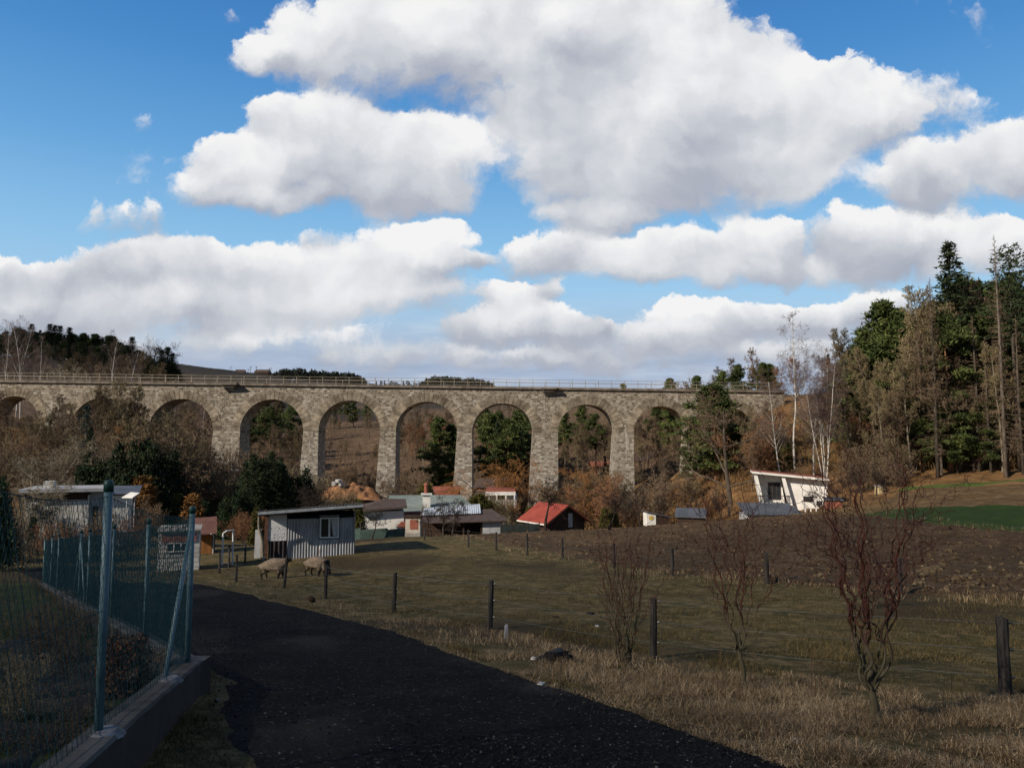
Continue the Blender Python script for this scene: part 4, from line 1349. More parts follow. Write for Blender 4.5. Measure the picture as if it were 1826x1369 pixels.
for i in range(22): wood(("spruce", "pine", "spruce_tall", "pine_full")[i % 4], 1560 + i * 14.5 + U(-6, 6), U(106, 132), np.interp(1560 + i * 14.5, [1560, 1650, 1700, 1760, 1880], [610, 590, 540, 520, 500]) + U(-15, 40), "deep")
for i in range(14): wood("scrub" if i % 2 else "pale_scrub", 1600 + i * 18 + U(-8, 8), U(94, 100), U(765, 812), "deep")
# beyond the mesh fence
for px, d, top, key in ((-4, 36, 842, "yew"), (-22, 32, 850, "yew"), (62, 40, 920, "thuja"), (20, 36, 930, "scrub"), (52, 34, 950, "scrub"), (95, 46, 925, "pale_scrub"), (210, 50, 880, "red_scrub"), (235, 52, 886, "scrub"), (185, 54, 870, "red_scrub"), (270, 58, 900, "scrub")):
    wood(key, px, d, top, "leftgarden", wide=.8)
# more of the mixed wood behind the arches
def more(region, l, r, spec): through(region, l, r, spec)
more("a1", 258, 382, [("slim", 9, 170, 225, 705, 740), ("slim_pale", 4, 150, 165, 740, 770), ("red_scrub", 4, 130, 138, 800, 830)])
more("a2", 430, 548, [("slim", 7, 160, 200, 735, 775), ("slim_pale", 4, 150, 165, 760, 790), ("pine_full", 2, 195, 215, 700, 715)])
more("a3", 568, 690, [("slim", 5, 165, 195, 780, 805), ("pine_full", 3, 225, 245, 705, 720), ("slim_pale", 2, 205, 215, 735, 750)])
more("a4", 706, 818, [("slim", 9, 165, 215, 708, 750), ("red_tree", 3, 150, 175, 750, 775), ("slim_pale", 4, 150, 190, 730, 770)])
more("a5", 838, 955, [("slim", 7, 165, 215, 714, 740), ("pine_full", 3, 150, 180, 728, 750)])
more("a6", 990, 1108, [("slim", 9, 150, 200, 722, 760), ("slim_pale", 4, 140, 155, 765, 790)])
more("a7", 1128, 1245, [("slim", 7, 150, 190, 728, 760), ("slim_pale", 4, 135, 150, 755, 790)])
for i in range(8): wood(("slim_pale", "slim", "red_tree")[i % 3], 1335 + i * 30 + U(-7, 7), U(104, 122), U(690, 760), "slope2")
for i in range(7): wood(("red_scrub", "pale_scrub", "red_scrub")[i % 3], 1500 + i * 16 + U(-5, 5), U(92, 108), U(740, 790), "slope2")
for i in range(14): wood(("pine_full", "spruce", "spruce")[i % 3], 1545 + i * 21 + U(-8, 8), U(112, 126), np.interp(1545 + i * 21, [1545, 1590, 1650, 1700, 1760, 1850], [590, 560, 570, 510, 500, 480]) + U(-8, 25), "deep2", wide=1.5)
for i in range(8): wood(("slim", "slim", "slim_pale")[i % 3], 1520 + i * 38 + U(-8, 8), U(97, 112), np.interp(1520 + i * 38, [1520, 1600, 1660, 1800], [620, 590, 530, 520]) + U(-10, 60), "edge2")
for i in range(16): wood(("slim", "slim_pale", "slim")[i % 3], 20 + i * 16 + U(-6, 6), U(108, 119), U(694, 745), "leftbank2")
for i in range(14): wood(("scrub", "pale_scrub", "red_scrub")[i % 3], -15 + i * 20 + U(-8, 8), U(100, 116), U(735, 775), "leftbank2")
for px, d, top in ((1690, 93, 715), (1745, 93, 720), (1640, 95, 745), (1670, 95, 780)): wood("pine_full", px, d, top, "edge4", wide=1.3)
for i in range(7): wood(("pale_scrub", "orange_tree")[i % 3 == 2], 846 + i * 12 + U(-4, 4), U(90, 95), U(884, 895), "villa")
for i in range(5): wood(("slim", "slim_pale", "slim")[i % 3], 1575 + i * 52 + U(-8, 8), U(91, 95), U(560, 700), "edge5")
wood("fruit", 96, 43, 858, "leftgarden2", var=1)
wood("pale_oak", 60, 44, 842, "leftgarden2", var=1)
for i in range(9): wood(("pale_scrub", "scrub", "red_scrub")[i % 3], 30 + i * 25 + U(-8, 8), U(39, 43), U(905, 932), "leftgarden2")
for i in range(9): wood(("pine_full", "spruce", "pine_full")[i % 3], 1530 + i * 34 + U(-8, 8), U(101, 110), np.interp(1530 + i * 34, [1530, 1590, 1650, 1700, 1760, 1850], [620, 575, 600, 540, 560, 520]) + U(-5, 70), "edge3", wide=1.4)
plant_woods()


# twiggy undergrowth on the slopes: nobody could count it
def undergrowth(name, zones, mats, seed):
    g = np.random.default_rng(seed); q = MB()
    for (px0, px1, d0, d1, n, h0, h1) in zones:
        px = g.uniform(px0, px1, n); d = g.uniform(d0, d1, n); x = (px - 913) / F * d; y = d
        cl = fnoise(x / 5, y / 5, 3, seed); k = g.uniform(0, 1, n) < sstep(.30, .62, cl); x, y, n = x[k], y[k], int(k.sum())
        z = height(x, y) - .1; H = g.uniform(h0, h1, n)
        P0 = np.stack([x, y, z], -1); ln = g.normal(size=(n, 2)) * .22
        P1 = P0 + np.stack([ln[:, 0] * H, ln[:, 1] * H, H], -1)
        r = .010 + .010 * g.uniform(0, 1, n)
        q.segs(P0, P1, r * 1.3, r * .6, 3, 0)
        for b in range(5):
            t = g.uniform(.25, .95, n)[:, None]; B0 = P0 + (P1 - P0) * t; a = g.uniform(0, 6.283, n); L = H * g.uniform(.2, .5, n) * (1.1 - t[:, 0] * .6)
            B1 = B0 + np.stack([np.cos(a) * L * .6, np.sin(a) * L * .6, L * .8], -1)
            q.segs(B0, B1, r * .8, r * .5, 3, 0)
    tag(q.build(name, mats), kind="stuff")


_ug = grass_mat_ = MatB("undergrowth_twigs", .95, .1)
_ug.color(_ug.ramp(_ug.co('Island'), [(0, (.075, .051, .034)), (.5, (.155, .102, .062)), (.85, (.26, .175, .105)), (1, (.36, .26, .16))]))
undergrowth("undergrowth", [(240, 1250, 130, 175, 5200, 2.0, 5.5), (240, 1250, 170, 225, 4200, 3.0, 7.0), (-40, 330, 84, 118, 3000, 1.2, 3.5)], _ug.m, 3)
_ub = MatB("bracken_twigs", .95, .1)
_ub.color(_ub.ramp(_ub.co('Island'), [(0, (.11, .062, .028)), (.5, (.20, .115, .050)), (.85, (.31, .195, .092)), (1, (.42, .29, .15))]))
undergrowth("undergrowth", [(1280, 1640, 96, 124, 2200, .5, 1.6), (960, 1330, 84, 112, 2200, .8, 2.4), (1560, 1860, 93, 104, 2600, .8, 3.0)], _ub.m, 4)
# ------------------------------------------------------------------ buildings, all in metres round their own base point
def px_m(d): return d / F


M_WHITE = nmat("white_render", (.66, .63, .58), (.80, .77, .72), 1.2, .9, .15, .01)
M_OLDWHITE = nmat("weathered_render", (.50, .47, .42), (.72, .69, .63), 1.5, .92, .2, .01)
M_GREYW = nmat("grey_render", (.30, .30, .31), (.42, .42, .43), 1.5, .9, .2, .01)
M_BROWNROOF = nmat("brown_tiles", (.060, .042, .036), (.105, .075, .062), 3, .85, .5, .03, stretch=(1, 1, 4))
M_REDROOF = nmat("red_sheet_roof", (.22, .040, .026), (.32, .066, .042), .6, .7, .15, .01)
M_RUSTROOF = nmat("rusty_red_roof", (.20, .060, .040), (.32, .11, .075), .8, .85, .3, .02)
M_GREENROOF = nmat("grey_green_roof_felt", (.17, .20, .175), (.27, .30, .265), .5, .8, .2, .01)
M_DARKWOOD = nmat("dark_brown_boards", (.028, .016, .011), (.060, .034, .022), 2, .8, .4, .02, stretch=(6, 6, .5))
M_ORANGEWOOD = nmat("orange_brown_boards", (.25, .10, .030), (.38, .17, .055), 2, .8, .3, .02, stretch=(6, 6, .5))
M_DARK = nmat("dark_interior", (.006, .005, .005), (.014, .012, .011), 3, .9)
M_GREYSHEET = nmat("grey_roof_sheet", (.060, .068, .082), (.105, .115, .135), .8, .6, .1, .01)
M_PALEPLAST = nmat("pale_roof_plastic", (.40, .43, .47), (.56, .59, .63), 1.5, .4, .1, .01, spec=.5)
M_CONC = nmat("concrete", (.20, .185, .165), (.34, .32, .29), 2.5, .92, .4, .01)
M_BRICK = nmat("red_brick", (.20, .065, .038), (.32, .12, .075), 7, .9, .4, .02)
M_FRAMEW = nmat("white_window_frame", (.60, .58, .54), (.72, .70, .66), 4, .6, 0)
M_FRAMED = nmat("dark_window_frame", (.025, .023, .024), (.050, .045, .046), 4, .5, 0)
M_PIPE = nmat("galvanised_pipe", (.33, .34, .35), (.48, .49, .50), 5, .5, 0, spec=.5)
_g = MatB("window_glass", .06, .6)
_g.color((.02, .024, .028)); M_GLASS = _g.m
_g = MatB("lace_curtain", .9, .1)
_g.color(_g.mix(_g.noise(9, 3, .6), (.36, .36, .36), (.55, .55, .54))); M_CURT = _g.m


def window(t, x0, x1, z0, z1, y, frame=M_FRAMEW, mull=1, th=.06, curtain=False, depth=.06):
    f = MB()
    f.box(x0, x1, y - depth, y, z0, z0 + th); f.box(x0, x1, y - depth, y, z1 - th, z1)
    f.box(x0, x0 + th, y - depth + .002, y, z0 + th, z1 - th); f.box(x1 - th, x1, y - depth + .002, y, z0 + th, z1 - th)
    for k in range(mull):
        xm = x0 + (x1 - x0) * (k + 1) / (mull + 1)
        f.box(xm - th * .6, xm + th * .6, y - depth + .004, y, z0 + th, z1 - th)
    w = f.build("window", frame, t)
    p = MB(); p.box(x0 + th * .5, x1 - th * .5, y - .022, y - .006, z0 + th * .5, z1 - th * .5)
    p.build("pane", M_GLASS, w)
    if curtain:
        c = MB(); n = 14; xm = (x0 + x1) / 2
        xs = np.linspace(xm + th, x1 - th, n); top = np.stack([xs, y - .030 + .006 * np.sin(np.arange(n) * 1.9), np.full(n, z1 - th)], -1)
        bot = np.stack([xm + th + (xs - xm - th) * .55 + (x1 - xm) * .25, y - .030 + .006 * np.sin(np.arange(n) * 1.9), np.full(n, z0 + th * 1.4)], -1)
        c.add(np.concatenate([top, bot]), np.array([(i, i + 1, n + i + 1, n + i) for i in range(n - 1)])); c.build("curtain", M_CURT, w)
    return w


def wave_panel(mb, x0, x1, z0, z1, y, pitch=.13, amp=.028, zslope=0.0):
    """corrugated sheet standing in the xz plane"""
    n = int((x1 - x0) / pitch * 8) + 1
    xs = np.linspace(x0, x1, n); ys = y - amp + amp * np.cos((xs - x0) / pitch * 2 * np.pi)
    bot = np.stack([xs, ys, np.full(n, z0)], -1); top = np.stack([xs, ys, z1 + zslope * (xs - x0)], -1)
    i = np.arange(n - 1)
    mb.add(np.concatenate([bot, top]), np.stack([i, i + 1, n + i + 1, n + i], -1))
    back = np.concatenate([bot + (0, .012, 0), top + (0, .012, 0)])
    mb.add(back, np.stack([i + 1, i, n + i, n + i + 1], -1))


# ---- the sheet metal shed beside the sheep
def build_shed():
    d = 38.0; k = px_m(d)
    p = at(515, 994); p = on(545, d, py=985)
    u = lambda px: (px - 545) * k
    z = lambda py: (992 - py) * k
    p.z = W(545, 992, d).z
    t = thing("metal_shed", p, "corrugated sheet metal shed with a peeling white panel and flat overhanging roof", "shed", rotz=R(16))
    mt = MatB("corrugated_zinc", .55, .4)
    o = mt.co()
    c = mt.ramp(mt.noise(1.1, 6, .65, mt.map(o, (2.2, 1, .5))), [(.3, (.20, .20, .205)), (.5, (.36, .365, .375)), (.7, (.52, .52, .53))])
    c = mt.mix(mt.math('MULTIPLY', mt.step(mt.noise(2.4, 6, .65, mt.map(o, (1, 1, .45))), .60, .72), .7), c, (.17, .085, .045))
    mt.color(c); mt.b.inputs["Metallic"].default_value = .25
    zb = -.35
    w = MB(); wave_panel(w, u(513), u(567), zb, z(926), 0); wave_panel(w, u(602), u(628), zb + .06, z(926), 0, zslope=.02)
    wave_panel(w, u(567.2), u(601.8), zb, z(963), -.006); wave_panel(w, u(567.2), u(601.8), z(923), z(921), -.006)
    w.build("front_wall", mt.m, t)
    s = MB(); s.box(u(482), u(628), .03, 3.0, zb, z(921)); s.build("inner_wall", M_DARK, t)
    r = MB(); r.box(u(628) + .004, u(628) + .05, .0, 3.05, zb, z(916)); r.build("side_wall", mt.m, t)
    mp = MatB("peeling_white_panel", .85, .2); oo = mp.co('Generated')
    sep = mp.N.new('ShaderNodeSeparateXYZ'); mp.L.new(oo, sep.inputs[0])
    spots = mp.math('MULTIPLY', mp.step(mp.noise(26, 5, .62), .54, .60), mp.step(sep.outputs[2], .68, .42))
    mp.color(mp.mix(spots, mp.mix(mp.noise(3, 4, .6), (.52, .53, .55), (.66, .66, .67)), (.030, .026, .024)))
    q = MB(); q.box(u(480.5), u(512), -.05, -.004, z(963), z(918)); q.build("white_panel", mp.m, t)
    q = MB(); wave_panel(q, u(482), u(513), zb, z(964), -.01, .2, .03); q.build("lower_panel", nmat("brown_black_sheet", (.018, .014, .016), (.040, .030, .032), 3, .6), t)
    q = MB(); q.box(u(475), u(481), -.10, .02, zb - .1, z(917)); q.build("corner_board", nmat("rusty_brown_board", (.070, .034, .022), (.13, .065, .042), 4, .9, .3), t)
    window(t, u(568), u(601.5), z(961), z(924.5), -.035, M_FRAMEW, 1, .07, True, .07)
    # roof: dark corrugated, with a pale edge strip
    n = 120; xs = np.linspace(u(463), u(640), n)
    zr = lambda x: z(911.5) + (x - u(463)) * .055
    rf = MB()
    top = []; bt = []
    for y, dzz in ((-1.0, 0.0), (3.4, -.36)):
        top.append(np.stack([xs, np.full(n, y), zr(xs) + .10 + dzz + .03 * np.cos(xs / .15 * 6.283)], -1)); bt.append(np.stack([xs, np.full(n, y), zr(xs) + .055 + dzz + .03 * np.cos(xs / .15 * 6.283)], -1))
    V = np.concatenate(top + bt); i = np.arange(n - 1)
    rf.add(V, np.concatenate([np.stack([i, i + 1, n + i + 1, n + i], -1), np.stack([2 * n + i + 1, 2 * n + i, 3 * n + i, 3 * n + i + 1], -1), np.stack([2 * n + i, 2 * n + i + 1, i + 1, i], -1)]))
    rf.build("roof", nmat("tarred_roof_sheet", (.030, .028, .028), (.065, .060, .058), 3, .7, .1), t)
    e = MB(); a, b = u(464), u(640)
    e.hexa([(a, -1.035, zr(a) - .09), (b, -1.035, zr(b) - .09), (b, -1.002, zr(b) - .09), (a, -1.002, zr(a) - .09), (a, -1.035, zr(a) + .035), (b, -1.035, zr(b) + .035), (b, -1.002, zr(b) + .035), (a, -1.002, zr(a) + .035)])
    e.build("roof_edge", nmat("pale_grey_fascia", (.22, .235, .25), (.32, .335, .35), 4, .6), t)
    e = MB()
    for yy in (-.98, .8, 2.6):
        for xx in ((a, b),): e.hexa([(a, yy, zr(a) - .16 - .08 * (yy + .95)), (b, yy, zr(b) - .16 - .08 * (yy + .95)), (b, yy + .07, zr(b) - .16 - .08 * (yy + .95)), (a, yy + .07, zr(a) - .16 - .08 * (yy + .95)),
                                     (a, yy, zr(a) + .02 - .08 * (yy + .95)), (b, yy, zr(b) + .02 - .08 * (yy + .95)), (b, yy + .07, zr(b) + .02 - .08 * (yy + .95)), (a, yy + .07, zr(a) + .02 - .08 * (yy + .95))])
    e.build("roof_beam", M_DARKWOOD, t)
    q = MB(); q.tube([(u(475), -.45, zb), (u(472), -.5, z(960)), (u(466), -.6, z(935)), (u(466), -.85, zr(u(466)) - .05)], [.075, .065, .06, .05], 8)
    q.build("support_pole", M_BARK_L, t)
    q = MB(); q.box(u(582), u(612), -.22, -.05, zb - .02, zb + .14); q.build("base_plank", M_BARK, t)
    # leaning grey board beside it
    b_ = MB(); b_.hexa([(-.16, 0, -.2), (.16, 0, -.2), (.16, .03, -.2), (-.16, .03, -.2), (-.14, .05, 1.35), (.16, .05, 1.38), (.16, .08, 1.38), (-.14, .08, 1.35)])
    bo = b_.build("sheet_offcut", mt.m); bo.location = on(468, d + 1.0, py=985) + Vector((-.25, 0, 0))
    tag(bo, "grey metal sheet standing on end against the shed's open corner", "metal sheet")


def gable(t, x0, x1, y0, y1, zw, zr, over, wallm, roofm, axis='x', zb=-1.0, th=.14):
    """four walls under a saddle roof whose ridge runs along axis; returns (wall, roof)"""
    w = MB(); r = MB()
    if axis == 'x':
        ym = (y0 + y1) / 2; sl = (zr - zw) / (ym - y0)
        w.prism_x([(y0, zb), (y1, zb), (y1, zw), (ym, zr), (y0, zw)], x0, x1)
        a, b = x0 - over, x1 + over
        r.prism_x([(y0 - over, zw - over * sl + .03), (ym, zr + .03), (ym, zr + .03 + th), (y0 - over, zw - over * sl + .03 + th)], a, b)
        r.prism_x([(ym + .001, zr + .03), (y1 + over, zw - over * sl + .03), (y1 + over, zw - over * sl + .03 + th), (ym + .001, zr + .03 + th)], a, b)
    else:
        xm = (x0 + x1) / 2; sl = (zr - zw) / (xm - x0)
        w.prism([(x0, zb), (x1, zb), (x1, zw), (xm, zr), (x0, zw)], y0, y1)
        a, b = y0 - over, y1 + over
        r.prism([(x0 - over, zw - over * sl + .03), (xm, zr + .03), (xm, zr + .03 + th), (x0 - over, zw - over * sl + .03 + th)], a, b)
        r.prism([(xm + .001, zr + .03), (x1 + over, zw - over * sl + .03), (x1 + over, zw - over * sl + .03 + th), (xm + .001, zr + .03 + th)], a, b)
    return w.build("wall", wallm, t), r.build("roof", roofm, t)


def base_at(px, py, d):
    """a building's base point at the height the photograph gives for row py"""
    return W(px, py, d)


def build_houses():
    # white house with a low brown hipped roof
    d = 60; k = px_m(d); u = lambda px: (px - 682) * k; z = lambda py: (955 - py) * k
    t = thing("white_house", base_at(682, 955, d), "white rendered house with a low dark brown hipped roof beside the grey-green roof", "house", rotz=R(10))
    w = MB(); w.box(u(646), u(719), 0, 4.2, -3.0, z(912)); w.build("wall", M_WHITE, t)
    r = MB(); xl, xr, y0, y1 = u(637), u(724), -.55, 4.8; ze, zr = z(909), z(893)
    r.add([(xl, y0, ze), (xr, y0, ze + .25), (xr, y1, ze + .25), (xl, y1, ze), (u(690), 2.2, zr), (xr, 2.2, zr - .05), (xl, y0, ze - .14), (xr, y0, ze + .11), (xr, y1, ze + .11), (xl, y1, ze - .14)],
          [(0, 1, 5, 4), (2, 3, 4, 5), (3, 0, 4), (1, 2, 5), (0, 6, 7, 1), (1, 7, 8, 2), (2, 8, 9, 3), (3, 9, 6, 0), (9, 8, 7, 6)])
    r.build("roof", M_BROWNROOF, t)
    m_ = MB(); m_.box(u(714), u(722), -.7, -.3, z(940), z(931)); m_.prism([(u(707), z(938)), (u(727), z(938)), (u(722), z(930)), (u(714), z(930))], -.75, -.25); m_.build("porch_roof", M_RUSTROOF, t)
    # long building with the grey-green roof
    d = 66; k = px_m(d); u2 = lambda px: (px - 770) * k; z2 = lambda py: (955 - py) * k
    t = thing("flat_roofed_house", base_at(770, 955, d), "long low house with grey-green felt roof and squat stone chimney", "house", rotz=R(6))
    w = MB(); w.box(u2(700), u2(842), .3, 6.0, -2.5, z2(913)); w.build("wall", M_OLDWHITE, t)
    r = MB(); r.hexa([(u2(692), -.2, z2(914)), (u2(850), -.2, z2(912)), (u2(826), 6.5, z2(893.5)), (u2(688), 6.5, z2(893)), (u2(692), -.2, z2(912.5)), (u2(850), -.2, z2(910.5)), (u2(826), 6.5, z2(892)), (u2(688), 6.5, z2(891.5))])
    rf = r.build("roof", M_GREENROOF, t)
    c = MB(); c.box(u2(753), u2(767), 1.2, 2.0, z2(915), z2(885)); c.box(u2(750), u2(770), 1.05, 2.15, z2(885), z2(882.5))
    ch = c.build("chimney", M_OLDWHITE, rf)
    c = MB(); c.tube([(u2(759), 1.6, z2(882.5)), (u2(759), 1.6, z2(866))], [.17, .15], 10); c.tube([(u2(759), 1.6, z2(868)), (u2(759), 1.6, z2(864))], [.24, .10], 10); c.build("flue_pipe", M_RUSTROOF, rf)
    c = MB(); c.box(u2(694), u2(834), -.26, -.205, z2(917), z2(913)); c.build("gutter", M_RUSTROOF, t)
    # long open shed in front of it
    d = 57; k = px_m(d); u3 = lambda px: (px - 810) * k; z3 = lambda py: (952 - py) * k
    t = thing("open_fronted_shed", base_at(810, 952, d), "long dark open-fronted shed under a brown and pale plastic roof", "shed", rotz=R(4))
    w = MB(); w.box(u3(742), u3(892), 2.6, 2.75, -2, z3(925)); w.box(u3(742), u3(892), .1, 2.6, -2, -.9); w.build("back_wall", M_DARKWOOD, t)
    w = MB(); w.box(u3(860), u3(893), .0, 2.6, -2, z3(929)); w.build("grey_wall", M_GREYW, t)
    for xx in (750, 790, 826, 858):
        w = MB(); w.box(u3(xx) - .06, u3(xx) + .06, .0, .12, -2, z3(931)); w.build("post", M_DARKWOOD, t)
    r = MB(); r.add([(u3(744), -.4, z3(933)), (u3(903), -.4, z3(929.5)), (u3(880), 3.2, z3(916)), (u3(748), 3.2, z3(922)), (u3(744), -.4, z3(931)), (u3(903), -.4, z3(927.5)), (u3(880), 3.2, z3(914)), (u3(748), 3.2, z3(920))],
                    np.array([(0, 3, 2, 1), (4, 5, 6, 7), (0, 1, 5, 4), (1, 2, 6, 5), (2, 3, 7, 6), (3, 0, 4, 7)]))
    r.build("roof", M_BROWNROOF, t)
    r = MB(); n = 90; xs = np.linspace(u3(752), u3(858), n)
    V = []
    for y, za, zb_ in ((1.4, 923, 919.5), (4.4, 915.5, 908)):
        zz = z3(za) + (z3(zb_) - z3(za)) * (xs - xs[0]) / (xs[-1] - xs[0]) + .04 + .025 * np.cos(xs / .16 * 6.283)
        V.append(np.stack([xs, np.full(n, y), zz], -1))
    i = np.arange(n - 1); r.add(np.concatenate(V), np.stack([i, i + 1, n + i + 1, n + i], -1)); r.add(np.concatenate(V) - (0, 0, .02), np.stack([i + 1, i, n + i, n + i + 1], -1))
    r.build("plastic_roof", M_PALEPLAST, t)
    # meter pillar
    d = 51; k = px_m(d); u4 = lambda px: (px - 736) * k; z4 = lambda py: (957 - py) * k
    t = thing("meter_pillar", base_at(736, 957, d), "beige masonry meter pillar with a red-brown door at the pasture edge", "utility pillar", rotz=R(-6))
    w = MB(); w.box(u4(722.5), u4(749), 0, .55, -.5, z4(924)); w.build("pillar_body", nmat("beige_render", (.36, .31, .25), (.50, .44, .37), 2, .9, .2), t)
    w = MB(); w.box(u4(722), u4(749.6), -.03, .58, -.5, z4(950)); w.build("plinth", M_CONC, t)
    w = MB(); w.box(u4(721), u4(750.5), -.08, .62, z4(924) + .002, z4(920.5)); w.build("cap_slab", M_DARKWOOD, t)
    w = MB(); w.box(u4(731), u4(745), -.03, -.002, z4(943.5), z4(927)); dr = w.build("door", M_RUSTROOF, t)
    # white villa below the arch
    d = 98; k = px_m(d); u5 = lambda px: (px - 888) * k; z5 = lambda py: (905 - py) * k
    t = thing("white_villa", base_at(888, 905, d), "white flat-roofed villa with a balcony below the fifth tall arch", "house")
    w = MB(); w.box(u5(848), u5(922), .2, 6, -4, z5(884)); w.build("wall", M_WHITE, t)
    r = MB(); r.box(u5(866), u5(919), -.9, 6.4, z5(882.5), z5(876.5)); r.build("roof_slab", M_WHITE, t)
    r = MB(); r.box(u5(866.5), u5(918.5), -.6, 6.35, z5(876.4), z5(873)); r.build("roof", M_RUSTROOF, t)
    r = MB(); r.box(u5(846), u5(872), -.4, 6.2, z5(884) + .003, z5(880.5)); r.build("side_roof", M_BROWNROOF, t)
    window(t, u5(888), u5(899), z5(890), z5(882.6), .2, M_FRAMED, 1, .07)
    for xx in (872, 886, 902, 917):
        w = MB(); w.box(u5(xx) - .08, u5(xx) + .08, -.9, -.7, z5(905), z5(882.6)); w.build("column", M_WHITE, t)
    w = MB(); w.box(u5(868), u5(920), -1.0, .19, z5(900), z5(898)); w.build("balcony_floor", M_CONC, t)
    w = MB()
    for xx in np.linspace(868, 920, 20): w.box(u5(xx) - .02, u5(xx) + .02, -1.0, -.96, z5(898), z5(892))
    w.box(u5(868), u5(920), -1.01, -.95, z5(892), z5(891)); w.build("balcony_rail", M_FRAMEW, t)
    # brown gabled house behind the villa
    d = 108; k = px_m(d)
    t = thing("gabled_house", base_at(866, 878, d), "brown gabled house half hidden by orange willows behind the white villa", "house", rotz=R(-20), scale=.75)
    gable(t, -1.8, 2.8, 0, 5, 1.1, 2.4, .5, nmat("brown_boards", (.12, .055, .032), (.18, .09, .055), 2, .85), M_BROWNROOF, 'x', -4)
    # small red and white house
    d = 112; t = thing("small_house", base_at(798, 893, d), "small white house with a red hipped roof behind the stone chimney", "house")
    gable(t, -2.2, 1.2, 0, 4, .5, 1.8, .35, M_WHITE, M_RUSTROOF, 'x', -4)
    # red-roofed cabin
    d = 68; k = px_m(d); u6 = lambda px: (px - 1010) * k; z6 = lambda py: (931 - py) * k
    t = thing("timber_cabin", base_at(1010, 931, d), "dark timber cabin with a broad bright red roof at the field edge", "cabin", rotz=R(30), scale=.72)
    w, r = gable(t, -2.6, 2.6, 0, 5.6, .25, 1.95, .55, M_DARKWOOD, M_REDROOF, 'y', -2.5, .1)
    f = MB()
    for sx in (-1, 1):
        f.prism([(sx * 3.17, -.13), (0, 1.94), (0, 1.80), (sx * 3.17, -.27)][::sx], -.60, -.56)
    f.build("barge_board", M_DARKWOOD, t)
    f = MB(); f.box(-3.23, -3.16, -.55, 6.15, -.19, -.04); f.build("gutter", M_WHITE, t)
    dd = MB(); dd.box(.25, .85, -.05, -.004, -.6, 1.05); dd.build("door", M_GREYW, t)
    # small white hut and grey-roofed shed on the crest
    d = 76; k = px_m(d)
    t = thing("small_hut", base_at(1160, 925, d), "small white hut with a yellow panel, single-pitch grey roof", "hut", rotz=R(5), scale=.7)
    w = MB(); w.prism([(-.5, -1), (.75, -1), (.75, .55), (-.5, .85)], 0, 2); w.build("wall", M_WHITE, t)
    w = MB(); w.prism([(-.7, .93), (2.9, .15), (2.9, .22), (-.7, 1.0)], -.2, 2.3); w.build("roof", M_GREYSHEET, t)
    w = MB(); w.box(.76, 2.6, .1, 2, -1, .25); w.build("lean_to", M_DARKWOOD, t)
    w = MB(); w.box(-.2, .4, -.04, -.003, -.1, .4); w.build("yellow_panel", nmat("yellow_paint", (.50, .34, .06), (.62, .45, .12), 3), t)
    d = 77; k = px_m(d)
    t = thing("garden_shed", base_at(1232, 926, d), "brown garden shed with a shallow blue-grey sheet roof", "shed", rotz=R(-18), scale=.8)
    gable(t, -1.6, 1.5, 0, 3, .35, 1.1, .3, M_DARKWOOD, M_GREYSHEET, 'x', -1.5)
    # the white slanted chalet
    d = 79; k = px_m(d); u7 = lambda px: (px - 1400) * k; z7 = lambda py: (905 - py) * k
    t = thing("white_chalet", base_at(1400, 905, d), "modern white chalet with slanted side walls and a recessed balcony", "house", rotz=R(-15), scale=.93)
    def slab(px_top, px_bot, wd, y0, y1, nm, py_top=840, py_bot=906, slope=0.0):
        w = MB(); a, b = u7(px_top), u7(px_bot)
        w.hexa([(b, y0, z7(py_bot)), (b + wd, y0, z7(py_bot)), (b + wd, y1, z7(py_bot)), (b, y1, z7(py_bot)),
                (a, y0, z7(py_top)), (a + wd, y0, z7(py_top + slope)), (a + wd, y1, z7(py_top + slope)), (a, y1, z7(py_top))])
        return w.build(nm, M_WHITE, t)
    slab(1344, 1357, .35, -.7, 5, "side_wall", 841, 903)
    slab(1394, 1408, .35, -.7, 5, "side_wall", 846.5, 903)
    w = MB(); w.hexa([(u7(1360), .9, z7(905)), (u7(1402), .9, z7(905)), (u7(1402), 5, z7(905)), (u7(1360), 5, z7(905)), (u7(1351), .9, z7(842)), (u7(1394), .9, z7(847)), (u7(1394), 5, z7(847)), (u7(1351), 5, z7(842))]); w.build("back_wall", M_WHITE, t)
    w = MB(); w.hexa([(u7(1415), .0, z7(925)), (u7(1476), .0, z7(925)), (u7(1476), 5, z7(925)), (u7(1415), 5, z7(925)), (u7(1401), .0, z7(846.5)), (u7(1476), .0, z7(853)), (u7(1476), 5, z7(853)), (u7(1401), 5, z7(846.5))]); wl = w.build("main_wall", M_WHITE, t)
    w = MB()
    ins = [(u7(1341), -1.0, z7(840)), (u7(1478), -1.0, z7(853.0)), (u7(1478), 5.4, z7(853.0)), (u7(1341), 5.4, z7(840))]
    w.hexa(ins + [(x, y, z_ + .22) for x, y, z_ in ins]); w.build("roof", M_WHITE, t)
    w = MB(); w.hexa([(x, y, z_ + .224) for x, y, z_ in ins] + [(x, y, z_ + .285) for x, y, z_ in ins]); w.build("roof_edge", M_RUSTROOF, t)
    window(t, u7(1371), u7(1394), z7(891), z7(858), .88, M_FRAMED, 2, .12)
    w = MB(); w.box(u7(1355), u7(1397), -.72, .88, z7(898), z7(895.5)); w.build("balcony_floor", M_WHITE, t)
    w = MB()
    for xx in np.linspace(1346, 1407, 22): w.box(u7(xx) - .018, u7(xx) + .018, -.80, -.765, z7(898), z7(882.5))
    w.box(u7(1345), u7(1408), -.81, -.755, z7(882.5), z7(881.3)); w.build("balcony_rail", M_FRAMED, t)
    w = MB(); w.box(u7(1433), u7(1450), -.05, -.004, z7(893), z7(883)); w.build("window", M_FRAMED, t)
